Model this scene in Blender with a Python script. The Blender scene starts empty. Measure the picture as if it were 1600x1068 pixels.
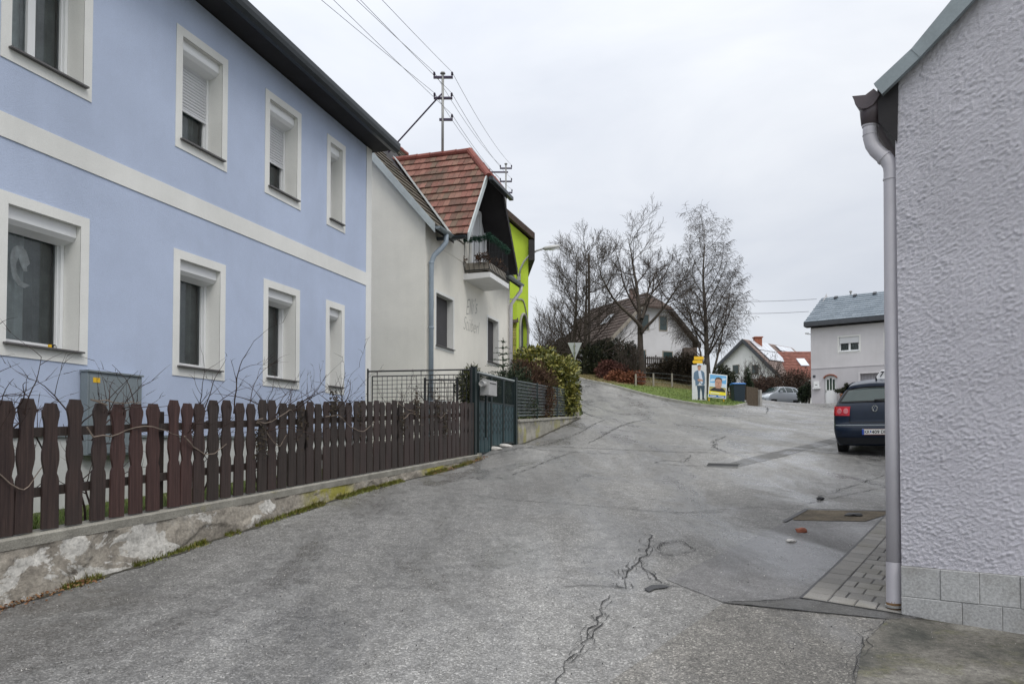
import bpy, bmesh, math, random
import numpy as np
from mathutils import Vector, Matrix, noise
from mathutils.geometry import delaunay_2d_cdt

random.seed(7)
scene = bpy.context.scene
col = scene.collection
R = math.radians

# ------------------------------------------------------------------ camera
PITCH = R(1.7)
FPX = 1200.0                        # focal length in photo pixels (1600 wide)
CY = 690 - FPX * math.tan(PITCH)    # row of the optical axis
cam_d = bpy.data.cameras.new('camera')
cam = bpy.data.objects.new('camera', cam_d)
col.objects.link(cam)
cam_d.sensor_width = 36.0
cam_d.lens = 36.0 * FPX / 1600.0
cam_d.shift_y = (CY - 534.0) / 1600.0
cam_d.clip_start = 0.05
cam_d.clip_end = 3000
cam.location = (0, 0, 0)
cam.rotation_euler = (math.pi / 2 + PITCH, 0, 0)
scene.camera = cam

# ------------------------------------------------------------------ light
scene.view_settings.view_transform = 'Standard'
scene.view_settings.look = 'None'
scene.view_settings.gamma = 1
scene.view_settings.exposure = 0.36
SUN_EL, SUN_AZ = R(52), R(150)      # azimuth measured clockwise from +Y
w = bpy.data.worlds.new('World')
scene.world = w
w.use_nodes = True
nt = w.node_tree
nt.nodes.clear()
out = nt.nodes.new('ShaderNodeOutputWorld')
bg = nt.nodes.new('ShaderNodeBackground')
bg.inputs['Strength'].default_value = 0.1
nt.links.new(bg.outputs[0], out.inputs[0])
sky = nt.nodes.new('ShaderNodeTexSky')
sky.sky_type = 'NISHITA'
sky.sun_disc = False
sky.sun_elevation = SUN_EL
sky.sun_rotation = SUN_AZ
tc = nt.nodes.new('ShaderNodeTexCoord')
sep = nt.nodes.new('ShaderNodeSeparateXYZ')
nt.links.new(tc.outputs['Generated'], sep.inputs[0])
zr = nt.nodes.new('ShaderNodeValToRGB')     # overcast dome: zenith brighter than horizon
e = zr.color_ramp.elements
e[0].position, e[0].color = 0.0, (.52, .535, .565, 1)
e[1].position, e[1].color = 1.0, (1.22, 1.22, 1.22, 1)
el = zr.color_ramp.elements.new(.20); el.color = (.545, .562, .595, 1)
el = zr.color_ramp.elements.new(.45); el.color = (.67, .69, .725, 1)
nt.links.new(sep.outputs['Z'], zr.inputs[0])
mp = nt.nodes.new('ShaderNodeMapping')
mp.inputs['Scale'].default_value = (1.6, 1.6, 4.2)
nt.links.new(tc.outputs['Generated'], mp.inputs[0])
nz = nt.nodes.new('ShaderNodeTexNoise')
nz.inputs['Scale'].default_value = 1.7
nz.inputs['Detail'].default_value = 6
nz.inputs['Roughness'].default_value = .5
nz.inputs['Distortion'].default_value = .35
nt.links.new(mp.outputs[0], nz.inputs['Vector'])
nr = nt.nodes.new('ShaderNodeValToRGB')
nr.color_ramp.elements[0].position, nr.color_ramp.elements[0].color = .30, (.85, .865, .90, 1)
nr.color_ramp.elements[1].position, nr.color_ramp.elements[1].color = .66, (1.07, 1.065, 1.055, 1)
nt.links.new(nz.outputs['Fac'], nr.inputs[0])
mul = nt.nodes.new('ShaderNodeMix'); mul.data_type = 'RGBA'; mul.blend_type = 'MULTIPLY'
mul.inputs['Factor'].default_value = 1
nt.links.new(zr.outputs[0], mul.inputs['A']); nt.links.new(nr.outputs[0], mul.inputs['B'])
# brighter cloud towards the left, heavier towards the lower right
mr = nt.nodes.new('ShaderNodeMapRange')
mr.inputs['From Min'].default_value = -.7; mr.inputs['From Max'].default_value = .7
mr.inputs['To Min'].default_value = 13.2; mr.inputs['To Max'].default_value = 10.6
nt.links.new(sep.outputs['X'], mr.inputs['Value'])
sc_ = nt.nodes.new('ShaderNodeVectorMath'); sc_.operation = 'SCALE'
nt.links.new(mul.outputs['Result'], sc_.inputs[0]); nt.links.new(mr.outputs[0], sc_.inputs['Scale'])
mix = nt.nodes.new('ShaderNodeMix'); mix.data_type = 'RGBA'
mix.inputs['Factor'].default_value = .90
nt.links.new(sky.outputs[0], mix.inputs['A']); nt.links.new(sc_.outputs[0], mix.inputs['B'])
nt.links.new(mix.outputs['Result'], bg.inputs['Color'])

sun_d = bpy.data.lights.new('sun', 'SUN')
sun_d.energy = 1.1
sun_d.angle = R(25)
sun_d.color = (1, .97, .92)
sun = bpy.data.objects.new('sun', sun_d)
col.objects.link(sun)
sv = Vector((math.sin(SUN_AZ) * math.cos(SUN_EL), math.cos(SUN_AZ) * math.cos(SUN_EL), math.sin(SUN_EL)))
sun.rotation_euler = (-sv).to_track_quat('-Z', 'Y').to_euler()

# ------------------------------------------------------------------ measuring helpers
_ca, _sa = math.cos(PITCH), math.sin(PITCH)

def ray(px, py):
    u = (px - 800) / FPX
    v = (CY - py) / FPX
    return Vector((u, _ca - v * _sa, _sa + v * _ca))

def at(px, py, Y):
    d = ray(px, py)
    return d * (Y / d.y)

# ------------------------------------------------------------------ terrain
_tp = [at(*t) for t in [
    (800, 1068, 4.5), (0, 945, 6.16), (1410, 960, 6.0), (1600, 987, 5.6), (300, 849, 8.22), (479, 791, 10.26),
    (557, 766, 11.52), (683, 735, 14.33), (740, 717, 16.2), (775, 699, 17.4), (810, 694, 18.9), (860, 671, 22),
    (905, 653, 25), (1310, 704, 16.7), (1000, 735, 14.4), (1000, 690, 19), (1200, 691, 19), (1000, 662, 25.3),
    (1000, 642, 31), (930, 600, 42), (1000, 616, 40), (1060, 629, 37.5), (1130, 637, 35.5), (1165, 634, 37.5),
    (905, 597, 43), (1250, 631.5, 50), (1320, 628, 55), (1380, 628, 54), (1200, 631, 45), (1088, 627, 38.6),
    (1000, 603, 43.5), (1000, 590, 48), (1095, 612, 45), (930, 593, 46), (945, 577, 60), (1045, 580, 60), (1216, 635, 49), (1216, 636, 58), (1185, 634.5, 44), (1225, 634.5, 66), (1262, 632, 58)]]
_tp += [Vector(p) for p in [(0, 0, -1.75), (-6, 0, -1.78), (6, 0, -1.75), (0, -6, -2.15), (-7, -6, -2.15), (7, -6, -2.15),
    (22, 62, 2.86), (27, 76, 2.8), (33, 100, 2.9), (18, 64, 2.9), (-10, 10, -.75), (-10, 20, .0), (-12, 32, 1.6), (-10, 46, 3.9),
    (-22, 0, -1.6), (-2, 18.5, -.12), (-1, 24.5, .65), (-25, 40, 3), (11, 6, -1.3), (12, 16, -.2), (22, 16, -.1), (22, 30, 1.3),
    (32, 42, 2.3), (40, 0, -1.2), (45, 62, 3), (0, 90, 6.5), (-30, 90, 7), (60, 100, 3.4), (-60, 30, 3), (-60, -30, -2),
    (60, -30, -2), (0, -40, -3), (80, 40, 2), (0, 140, 7), (-80, 140, 8), (90, 140, 5)]]
_tp = np.array([[p.x, p.y, p.z] for p in _tp])

def _phi(r2):
    return np.where(r2 > 1e-12, r2 * np.log(np.sqrt(r2) + 1e-12), 0.0)

_n = len(_tp)
_d2 = ((_tp[:, None, :2] - _tp[None, :, :2]) ** 2).sum(-1)
_A = np.zeros((_n + 3, _n + 3))
_A[:_n, :_n] = _phi(_d2) + np.eye(_n) * 0.4
_A[:_n, _n] = 1; _A[:_n, _n + 1:] = _tp[:, :2]
_A[_n, :_n] = 1; _A[_n + 1:, :_n] = _tp[:, :2].T
_b = np.zeros(_n + 3); _b[:_n] = _tp[:, 2]
_w = np.linalg.solve(_A, _b)

def HV(xy):
    xy = np.asarray(xy, float)
    d2 = ((xy[:, None, :] - _tp[None, :, :2]) ** 2).sum(-1)
    return _phi(d2) @ _w[:_n] + _w[_n] + xy @ _w[_n + 1:]

def H(x, y):
    return float(HV([[x, y]])[0])

def G(px, py, off=0.0):
    """first hit of the pixel's ray with the terrain"""
    d = ray(px, py); d = d / d.y
    Y = np.arange(2.0, 140, .05)
    f = d.z * Y - HV(np.stack([d.x * Y, Y], 1))
    k = np.argmax(f < 0)
    lo, hi = (Y[k - 1], Y[k]) if k > 0 else (60., 60.1)
    for _ in range(20):
        m = (lo + hi) / 2
        if d.z * m - H(d.x * m, m) < 0: hi = m
        else: lo = m
    p = d * hi
    return Vector((p.x, p.y, H(p.x, p.y) + off))

# ------------------------------------------------------------------ mesh builder
class MB:
    def __init__(s):
        s.v = []; s.f = []; s.m = []; s.mi = 0; s.uv = {}
    def add(s, p):
        s.v.append(Vector(p)); return len(s.v) - 1
    def face(s, ids):
        s.f.append(tuple(ids)); s.m.append(s.mi)
    def poly(s, pts):
        s.face([s.add(p) for p in pts])
    def obox(s, o, a, b, c):
        o, a, b, c = Vector(o), Vector(a), Vector(b), Vector(c)
        if a.cross(b).dot(c) < 0: a, b = b, a
        i = [s.add(p) for p in (o, o + a, o + a + b, o + b, o + c, o + a + c, o + a + b + c, o + b + c)]
        for q in ((0, 3, 2, 1), (4, 5, 6, 7), (0, 1, 5, 4), (1, 2, 6, 5), (2, 3, 7, 6), (3, 0, 4, 7)):
            s.face([i[k] for k in q])
    def box(s, x0, x1, y0, y1, z0, z1):
        s.obox((x0, y0, z0), (x1 - x0, 0, 0), (0, y1 - y0, 0), (0, 0, z1 - z0))
    def prism(s, pts, ext):
        """closed prism: polygon pts (3D) swept by ext"""
        pts = [Vector(p) for p in pts]; ext = Vector(ext)
        nrm = Vector((0, 0, 0))
        for k in range(len(pts)):
            nrm += pts[k].cross(pts[(k + 1) % len(pts)])
        if nrm.dot(ext) > 0: pts = pts[::-1]
        a = [s.add(p) for p in pts]; b = [s.add(p + ext) for p in pts]
        s.face(a); s.face(b[::-1]); n = len(a)
        for k in range(n):
            j = (k + 1) % n
            s.face((a[j], a[k], b[k], b[j]))
    def tube(s, path, radii, n=6, cap=True):
        path = [Vector(p) for p in path]
        if not hasattr(radii, '__len__'): radii = [radii] * len(path)
        t0 = (path[1] - path[0]).normalized()
        up = Vector((0, 0, 1)) if abs(t0.z) < .9 else Vector((1, 0, 0))
        x = t0.cross(up).normalized()
        rings = []
        for k, p in enumerate(path):
            a = path[max(k - 1, 0)]; b = path[min(k + 1, len(path) - 1)]
            t = (b - a)
            if t.length < 1e-9: t = t0
            t = t.normalized()
            x = x - t * x.dot(t)
            x = x.normalized() if x.length > 1e-6 else t.orthogonal().normalized()
            y = t.cross(x)
            rings.append([s.add(p + (x * math.cos(2 * math.pi * i / n) + y * math.sin(2 * math.pi * i / n)) * radii[k]) for i in range(n)])
        for k in range(len(rings) - 1):
            for i in range(n):
                j = (i + 1) % n
                s.face((rings[k][i], rings[k][j], rings[k + 1][j], rings[k + 1][i]))
        if cap:
            s.face(rings[0][::-1]); s.face(rings[-1])
    def lathe(s, c, prof, n=12, axis=(0, 0, 1)):
        ax = Vector(axis).normalized()
        x = ax.orthogonal().normalized(); y = ax.cross(x)
        rings = []
        for r, h in prof:
            rings.append([s.add(Vector(c) + ax * h + (x * math.cos(2 * math.pi * i / n) + y * math.sin(2 * math.pi * i / n)) * max(r, 1e-4)) for i in range(n)])
        for k in range(len(rings) - 1):
            for i in range(n):
                j = (i + 1) % n
                s.face((rings[k][i], rings[k][j], rings[k + 1][j], rings[k + 1][i]))
        s.face(rings[0][::-1]); s.face(rings[-1])
    def grid(s, P, nu, nv):
        base = len(s.v)
        for j in range(nv + 1):
            for i in range(nu + 1):
                s.v.append(Vector(P(i / nu, j / nv)))
        for j in range(nv):
            for i in range(nu):
                a = base + j * (nu + 1) + i
                s.face((a, a + 1, a + nu + 2, a + nu + 1))
    def build(s, name, mats, parent=None, smooth=False, label=None, bevel=0.0, kind=None):
        me = bpy.data.meshes.new(name)
        me.from_pydata([tuple(p) for p in s.v], [], s.f)
        if not isinstance(mats, (list, tuple)): mats = [mats]
        for m in mats: me.materials.append(m)
        if len(mats) > 1: me.polygons.foreach_set('material_index', s.m)
        if smooth: me.polygons.foreach_set('use_smooth', [True] * len(me.polygons))
        me.update()
        o = bpy.data.objects.new(name, me)
        col.objects.link(o)
        if bevel > 0:
            md = o.modifiers.new('bevel', 'BEVEL'); md.width = bevel; md.segments = 2; md.limit_method = 'ANGLE'; md.angle_limit = R(40)
        if parent is not None:
            o.parent = parent
            if parent.type == 'EMPTY' and not parent.get('local_space'):
                o.matrix_parent_inverse = Matrix.Translation(-Vector(parent.location))
        if label: o['label'] = label
        if kind: o['kind'] = kind
        return o

def thing(name, label, cat, loc=(0, 0, 0), group=None):
    o = bpy.data.objects.new(name, None)
    o.empty_display_size = .2
    col.objects.link(o); o.location = loc
    o['label'] = label; o['category'] = cat
    if group: o['group'] = group
    return o

def tag(o, label, cat, group=None):
    o['label'] = label; o['category'] = cat
    if group: o['group'] = group
    return o

def struct(o):
    o['kind'] = 'structure'; return o

class Frame:
    """vertical plane: O plan point, d unit direction along, n unit outward"""
    def __init__(s, O, d, flip=False):
        s.O = Vector((O[0], O[1])); s.d = Vector((d[0], d[1])).normalized()
        s.n = Vector((s.d.y, -s.d.x))
        if flip: s.n = -s.n
    def p(s, u, z, o=0.0):
        q = s.O + s.d * u + s.n * o
        return Vector((q.x, q.y, z))
    def uY(s, Y): return (Y - s.O.y) / s.d.y
    def uz(s, px, py, o=0.0):
        r = ray(px, py); O = s.O + s.n * o
        t = (O.x * s.n.x + O.y * s.n.y) / (r.x * s.n.x + r.y * s.n.y)
        P = r * t
        return (P.x - O.x) * s.d.x + (P.y - O.y) * s.d.y, P.z

def fbox(mb, fr, u0, u1, z0, z1, o0, o1):
    a = fr.p(u0, z0, o0)
    mb.obox(a, fr.p(u1, z0, o0) - a, fr.p(u0, z0, o1) - a, Vector((0, 0, z1 - z0)))

def wall_grid(mb, fr, u0, u1, z0, ztop, holes, o=0.0):
    us = sorted({u0, u1, *[h[0] for h in holes], *[h[1] for h in holes]})
    zs = sorted({z0, *[h[2] for h in holes], *[h[3] for h in holes]})
    zt = ztop if callable(ztop) else (lambda u: ztop)
    for a, b in zip(us[:-1], us[1:]):
        zz = zs + [None]
        for c, d in zip(zz[:-1], zz[1:]):
            uc = (a + b) / 2
            if d is not None:
                zc = (c + d) / 2
                if any(h[0] < uc < h[1] and h[2] < zc < h[3] for h in holes): continue
            mb.poly([fr.p(a, c, o), fr.p(b, c, o), fr.p(b, d if d is not None else zt(b), o), fr.p(a, d if d is not None else zt(a), o)])

def inside(poly, x, y):
    c = False; n = len(poly); j = n - 1
    for i in range(n):
        xi, yi = poly[i]; xj, yj = poly[j]
        if (yi > y) != (yj > y) and x < (xj - xi) * (y - yi) / (yj - yi) + xi: c = not c
        j = i
    return c

def patch(name, poly, off, mat_, step, zf=None):
    """sheet over the terrain, bounded by a plan polygon"""
    P = []
    n = len(poly)
    for i in range(n):
        a = Vector(poly[i][:2]); b = Vector(poly[(i + 1) % n][:2])
        k = max(1, int((b - a).length / step))
        for q in range(k): P.append(a + (b - a) * q / k)
    nb = len(P)
    edges = [(i, (i + 1) % nb) for i in range(nb)]
    pl = [(p.x, p.y) for p in P]
    x0, x1 = min(p[0] for p in pl), max(p[0] for p in pl)
    y0, y1 = min(p[1] for p in pl), max(p[1] for p in pl)
    y = y0 + step / 2; row = 0
    while y < y1:
        x = x0 + (step / 2 if row % 2 else 0)
        while x < x1:
            if inside(pl, x, y): P.append(Vector((x, y)))
            x += step
        y += step * .87; row += 1
    vo, eo, fo, *_r = delaunay_2d_cdt(P, edges, [], 1, 1e-4)
    xy = np.array([[v.x, v.y] for v in vo])
    z = HV(xy) + off if zf is None else np.array([zf(a, b) for a, b in xy])
    mb = MB()
    mb.v = [Vector((xy[i, 0], xy[i, 1], z[i])) for i in range(len(xy))]
    for f in fo:
        a, b, c = [mb.v[k] for k in f[:3]]
        mb.face(f if (b - a).cross(c - a).z > 0 else f[::-1])
    return mb.build(name, mat_, smooth=True)

def strip_on_ground(mb, pts, widths, off, step=.25):
    """ribbon lying on the terrain along plan points"""
    pts = [Vector((p[0], p[1])) for p in pts]
    L = []; Wd = []
    for i in range(len(pts) - 1):
        k = max(1, int((pts[i + 1] - pts[i]).length / step))
        for q in range(k):
            t = q / k
            L.append(pts[i].lerp(pts[i + 1], t)); Wd.append(widths[i] * (1 - t) + widths[i + 1] * t)
    L.append(pts[-1]); Wd.append(widths[-1])
    prev = None
    for i, p in enumerate(L):
        t = (L[min(i + 1, len(L) - 1)] - L[max(i - 1, 0)]).normalized()
        nn = Vector((-t.y, t.x)) * Wd[i] / 2
        a, b = p + nn, p - nn
        ia = mb.add((a.x, a.y, H(a.x, a.y) + off)); ib = mb.add((b.x, b.y, H(b.x, b.y) + off))
        if prev: mb.face((prev[1], ib, ia, prev[0]))
        prev = (ia, ib)

# ------------------------------------------------------------------ materials
class Nodes:
    def __init__(s, name):
        s.m = bpy.data.materials.new(name); s.m.use_nodes = True
        s.t = s.m.node_tree; s.b = s.t.nodes['Principled BSDF']
        s.tc = s.t.nodes.new('ShaderNodeTexCoord')
        s.co = s.tc.outputs['Object']
    def n(s, t, **k):
        x = s.t.nodes.new(t)
        for a, b in k.items():
            if a in x.inputs: x.inputs[a].default_value = b
            else: setattr(x, a, b)
        return x
    def l(s, a, b): s.t.links.new(a, b)
    def map(s, scale=(1, 1, 1), rot=(0, 0, 0), src=None):
        m = s.n('ShaderNodeMapping'); m.inputs['Scale'].default_value = scale; m.inputs['Rotation'].default_value = rot
        s.l(src or s.co, m.inputs[0]); return m.outputs[0]
    def noise(s, scale, detail=4, rough=.55, vec=None, dist=0.0):
        x = s.n('ShaderNodeTexNoise'); x.inputs['Scale'].default_value = scale; x.inputs['Detail'].default_value = detail
        x.inputs['Roughness'].default_value = rough; x.inputs['Distortion'].default_value = dist
        s.l(vec or s.co, x.inputs['Vector']); return x.outputs['Fac']
    def vor(s, scale, vec=None, out='Color', feature='F1', rnd=1.0):
        x = s.n('ShaderNodeTexVoronoi', feature=feature); x.inputs['Scale'].default_value = scale
        x.inputs['Randomness'].default_value = rnd
        s.l(vec or s.co, x.inputs['Vector']); return x.outputs[out]
    def ramp(s, fac, stops, interp='LINEAR'):
        r = s.n('ShaderNodeValToRGB'); r.color_ramp.interpolation = interp
        el = r.color_ramp.elements
        while len(el) < len(stops): el.new(.5)
        for q, (p, c) in zip(el, stops):
            q.position = p
            if not hasattr(c, '__len__'): c = (c, c, c)
            q.color = (c[0], c[1], c[2], 1)
        s.l(fac, r.inputs[0]); return r.outputs[0]
    def mix(s, a, b, fac, blend='MIX'):
        x = s.n('ShaderNodeMix', data_type='RGBA', blend_type=blend)
        for key, val in (('A', a), ('B', b)):
            if hasattr(val, 'is_output'): s.l(val, x.inputs[key])
            else: x.inputs[key].default_value = (*val, 1)
        if hasattr(fac, 'is_output'): s.l(fac, x.inputs['Factor'])
        else: x.inputs['Factor'].default_value = fac
        return x.outputs['Result']
    def math(s, op, a, b=0.0):
        x = s.n('ShaderNodeMath', operation=op)
        for k, v in ((0, a), (1, b)):
            if hasattr(v, 'is_output'): s.l(v, x.inputs[k])
            else: x.inputs[k].default_value = v
        return x.outputs[0]
    def base(s, c):
        if hasattr(c, 'is_output'): s.l(c, s.b.inputs['Base Color'])
        else: s.b.inputs['Base Color'].default_value = (*c, 1)
    def rough(s, c):
        if hasattr(c, 'is_output'): s.l(c, s.b.inputs['Roughness'])
        else: s.b.inputs['Roughness'].default_value = c
    def bump(s, h, dist=.01, strength=1.0):
        x = s.n('ShaderNodeBump'); x.inputs['Distance'].default_value = dist; x.inputs['Strength'].default_value = strength
        s.l(h, x.inputs['Height']); s.l(x.outputs[0], s.b.inputs['Normal'])

def plain(name, c, rough=.6, metal=0.0, var=.12, vscale=3.0, spec=.4, bump=0.0, bscale=60.0, fine=.06):
    """one colour with gentle large and small mottling"""
    N = Nodes(name)
    lo = tuple(x * (1 - var) for x in c); hi = tuple(min(1, x * (1 + var)) for x in c)
    k = N.ramp(N.noise(vscale, 5), [(.3, lo), (.7, hi)])
    if fine > 0:
        g = N.ramp(N.noise(bscale, 3), [(.3, 1 - fine), (.7, 1 + fine)])
        k = N.mix(k, g, 1.0, 'MULTIPLY')
    N.base(k); N.rough(rough)
    N.b.inputs['Metallic'].default_value = metal
    N.b.inputs['Specular IOR Level'].default_value = spec
    if bump: N.bump(N.noise(bscale, 4), bump)
    return N.m

def leafy(name, c1, c2, c3=None, rough=.55):
    """foliage: every leaf island gets its own shade"""
    N = Nodes(name)
    g = N.n('ShaderNodeNewGeometry')
    st = [(0, c1), (.6, c2)] + ([(1, c3)] if c3 else [])
    N.base(N.ramp(g.outputs['Random Per Island'], st)); N.rough(rough)
    N.b.inputs['Specular IOR Level'].default_value = .35
    return N.m

def islands(name, stops, rough=.8, stain=None, bump=0.0, bscale=50, spec=.3):
    """roof tiles, blocks: one shade per piece plus lichen mottling"""
    N = Nodes(name)
    g = N.n('ShaderNodeNewGeometry')
    k = N.ramp(g.outputs['Random Per Island'], stops)
    k = N.mix(k, N.ramp(N.noise(bscale, 5), [(.3, .75), (.7, 1.2)]), 1.0, 'MULTIPLY')
    if stain: k = N.mix(k, stain, N.ramp(N.noise(2.2, 6), [(.47, 0.0), (.70, .75)]))
    N.base(k); N.rough(rough); N.b.inputs['Specular IOR Level'].default_value = spec
    if bump: N.bump(N.noise(bscale, 4), bump)
    return N.m

def glass(name, tint=(.72, .76, .76), refl=.9):
    m = bpy.data.materials.new(name); m.use_nodes = True
    t = m.node_tree; t.nodes.clear()
    o = t.nodes.new('ShaderNodeOutputMaterial'); mx = t.nodes.new('ShaderNodeMixShader')
    tr = t.nodes.new('ShaderNodeBsdfTransparent'); tr.inputs[0].default_value = (*tint, 1)
    gl = t.nodes.new('ShaderNodeBsdfGlossy'); gl.inputs['Roughness'].default_value = .03
    gl.inputs['Color'].default_value = (refl, refl, refl, 1)
    fr = t.nodes.new('ShaderNodeFresnel'); fr.inputs[0].default_value = 1.6
    t.links.new(fr.outputs[0], mx.inputs[0]); t.links.new(tr.outputs[0], mx.inputs[1]); t.links.new(gl.outputs[0], mx.inputs[2])
    t.links.new(mx.outputs[0], o.inputs[0])
    return m

MT = {}
ROAD_ROT = R(17.05)      # street runs 17 deg right of the view axis

def make_materials():
    # --- asphalt: pale worn grey, chippings, wheel tracks, damp patches
    def asphalt(name, dark=1.0, damp=0.0, chips=1.0, tint=(1.0, 1, .988)):
        N = Nodes(name)
        rotm = (0, 0, ROAD_ROT)
        track = N.noise(1.0, 5, .6, N.map((.9, .10, 1), rotm))
        big = N.noise(.45, 6, .65, dist=.6)
        k = N.ramp(track, [(.30, (.146 * dark, .143 * dark, .138 * dark)), (.52, (.206 * dark, .202 * dark, .195 * dark)), (.72, (.285 * dark, .281 * dark, .274 * dark))])
        k = N.mix(k, N.ramp(big, [(.35, .88), (.65, 1.10)]), 1.0, 'MULTIPLY')
        mid = N.noise(7, 7, .72)
        k = N.mix(k, N.ramp(mid, [(.34, .72), (.50, 1.0), (.66, 1.24)]), 1.0, 'MULTIPLY')
        fin = N.noise(58, 5, .75)
        k = N.mix(k, N.ramp(fin, [(.34, .68), (.50, 1.0), (.68, 1.32)]), 1.0, 'MULTIPLY')
        v1 = N.vor(84, out='Color'); v2 = N.vor(170, out='Color')
        sx = N.n('ShaderNodeSeparateColor'); N.l(v1, sx.inputs[0])
        sy = N.n('ShaderNodeSeparateColor'); N.l(v2, sy.inputs[0])
        chip = N.ramp(sx.outputs[0], [(0, .45), (.5, .92), (.84, 1.15), (1, 2.3)])
        chip2 = N.ramp(sy.outputs[1], [(0, .6), (.6, 1.0), (1, 1.7)])
        k = N.mix(k, chip, .70 * chips, 'MULTIPLY'); k = N.mix(k, chip2, .60 * chips, 'MULTIPLY')
        k = N.mix(k, tint, 1.0, 'MULTIPLY')
        wet = N.ramp(N.noise(.8, 7, .66, N.map((1, .34, 1), rotm), .9), [(.43, 0.0), (.58, 1.0)])
        k = N.mix(k, N.mix(k, (.66, .66, .68), 1.0, 'MULTIPLY'), N.math('MULTIPLY', wet, .60 + damp))
        N.base(k)
        r = N.math('SUBTRACT', N.math('ADD', .58, N.math('MULTIPLY', mid, .3)), N.math('MULTIPLY', wet, .48 + damp * .2))
        N.rough(r)
        N.b.inputs['Specular IOR Level'].default_value = .6
        hgt = N.math('ADD', N.math('MULTIPLY', sx.outputs[0], .7), N.math('MULTIPLY', fin, .9))
        bp = N.n('ShaderNodeBump'); bp.inputs['Distance'].default_value = .011
        N.l(N.math('SUBTRACT', .85, N.math('MULTIPLY', wet, .60)), bp.inputs['Strength']); N.l(hgt, bp.inputs['Height']); N.l(bp.outputs[0], N.b.inputs['Normal'])
        return N.m
    MT['asphalt'] = asphalt('asphalt')
    MT['asphalt_smooth'] = asphalt('asphalt_smooth', .82, .1, .6, (1, 1, 1.03))
    MT['asphalt_rough'] = asphalt('asphalt_rough', .84, -.1, 1.3, (1.03, 1, .94))
    MT['asphalt_dark'] = asphalt('asphalt_dark', .45, .25, .5)
    MT['tar'] = plain('tar', (.035, .035, .037), .55, var=.3, vscale=12, bump=.004)
    MT['crack'] = plain('crack', (.03, .03, .03), .9, var=.4, vscale=9)
    # mossy concrete in front of the right-hand gable
    N = Nodes('mossy_concrete')
    k = N.ramp(N.noise(1.6, 7, .65), [(.32, (.040, .042, .034)), (.5, (.115, .108, .092)), (.70, (.23, .22, .195))])
    k = N.mix(k, (.10, .10, .035), N.ramp(N.noise(3.1, 6, .6, dist=.5), [(.52, 0.0), (.75, .75)]))
    k = N.mix(k, N.ramp(N.noise(95, 4), [(.3, .65), (.7, 1.4)]), .8, 'MULTIPLY')
    k = N.mix(k, N.ramp(N.noise(24, 6, .7), [(.32, .55), (.5, 1.0), (.68, 1.45)]), 1.0, 'MULTIPLY')
    N.base(k); N.rough(.7); N.bump(N.noise(45, 6, .7), .012); MT['mossy_concrete'] = N.m
    # --- ground
    N = Nodes('grass_ground')
    k = N.ramp(N.noise(1.2, 6, .6), [(.3, (.055, .07, .02)), (.5, (.085, .115, .026)), (.7, (.15, .15, .05))])
    k = N.mix(k, N.ramp(N.noise(40, 5), [(.3, .5), (.7, 1.5)]), 1.0, 'MULTIPLY')
    N.base(k); N.rough(.9); N.bump(N.noise(60, 4), .03); MT['grass_ground'] = N.m
    N = Nodes('bank_grass')
    sp = N.n('ShaderNodeSeparateXYZ'); N.l(N.co, sp.inputs[0])
    line = N.math('SUBTRACT', sp.outputs['Y'], N.math('MULTIPLY', sp.outputs['X'], .45))
    line = N.math('ADD', line, N.math('MULTIPLY', N.math('SUBTRACT', N.noise(1.4, 4), .5), 1.2))
    mr_ = N.n('ShaderNodeMapRange'); mr_.inputs['From Min'].default_value = 39.3; mr_.inputs['From Max'].default_value = 39.9; N.l(line, mr_.inputs['Value'])
    k = N.mix(N.ramp(N.noise(1.8, 6, .6), [(.3, (.085, .125, .022)), (.7, (.14, .19, .035))]), N.ramp(N.noise(2, 6, .6), [(.3, (.105, .075, .035)), (.55, (.16, .125, .055)), (.75, (.13, .135, .045))]), mr_.outputs[0])
    k = N.mix(k, N.ramp(N.noise(30, 5), [(.3, .6), (.7, 1.4)]), 1.0, 'MULTIPLY')
    N.base(k); N.rough(.95); N.bump(N.noise(40, 4), .03); MT['bank_grass'] = N.m
    N = Nodes('soil')
    k = N.ramp(N.noise(3, 6, .6), [(.3, (.06, .05, .035)), (.7, (.16, .13, .09))])
    k = N.mix(k, N.ramp(N.noise(60, 5), [(.3, .6), (.7, 1.4)]), 1.0, 'MULTIPLY')
    N.base(k); N.rough(.95); N.bump(N.noise(60, 4), .02); MT['soil'] = N.m
    MT['grass'] = leafy('grass_blades', (.06, .10, .02), (.12, .19, .03), (.22, .24, .07))
    MT['dry_grass'] = leafy('dry_grass_blades', (.20, .15, .06), (.14, .15, .04), (.28, .22, .10))
    MT['moss'] = leafy('moss_tufts', (.10, .11, .02), (.17, .20, .03), (.20, .14, .04))
    MT['dead_leaf'] = leafy('dead_leaves', (.09, .04, .02), (.20, .09, .035), (.26, .16, .07))
    # --- renders and walls
    def render(name, c, var=.05, streak=.06, bump=.003, bs=130, dirt=None):
        N = Nodes(name)
        lo = tuple(x * (1 - var) for x in c); hi = tuple(min(.95, x * (1 + var)) for x in c)
        k = N.ramp(N.noise(.9, 6, .6), [(.3, lo), (.7, hi)])
        k = N.mix(k, N.ramp(N.noise(.42, 7, .7, dist=.4), [(.32, .93), (.6, 1.03)]), 1.0, 'MULTIPLY')
        s_ = N.noise(2.2, 5, .6, N.map((3, 3, .22)))
        k = N.mix(k, N.ramp(s_, [(.3, 1 - streak), (.7, 1 + streak * .6)]), 1.0, 'MULTIPLY')
        k = N.mix(k, N.ramp(N.noise(bs, 3), [(.3, .94), (.7, 1.05)]), 1.0, 'MULTIPLY')
        N.base(k); N.rough(.9); N.b.inputs['Specular IOR Level'].default_value = .15
        N.bump(N.noise(bs, 4), bump)
        return N.m
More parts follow.
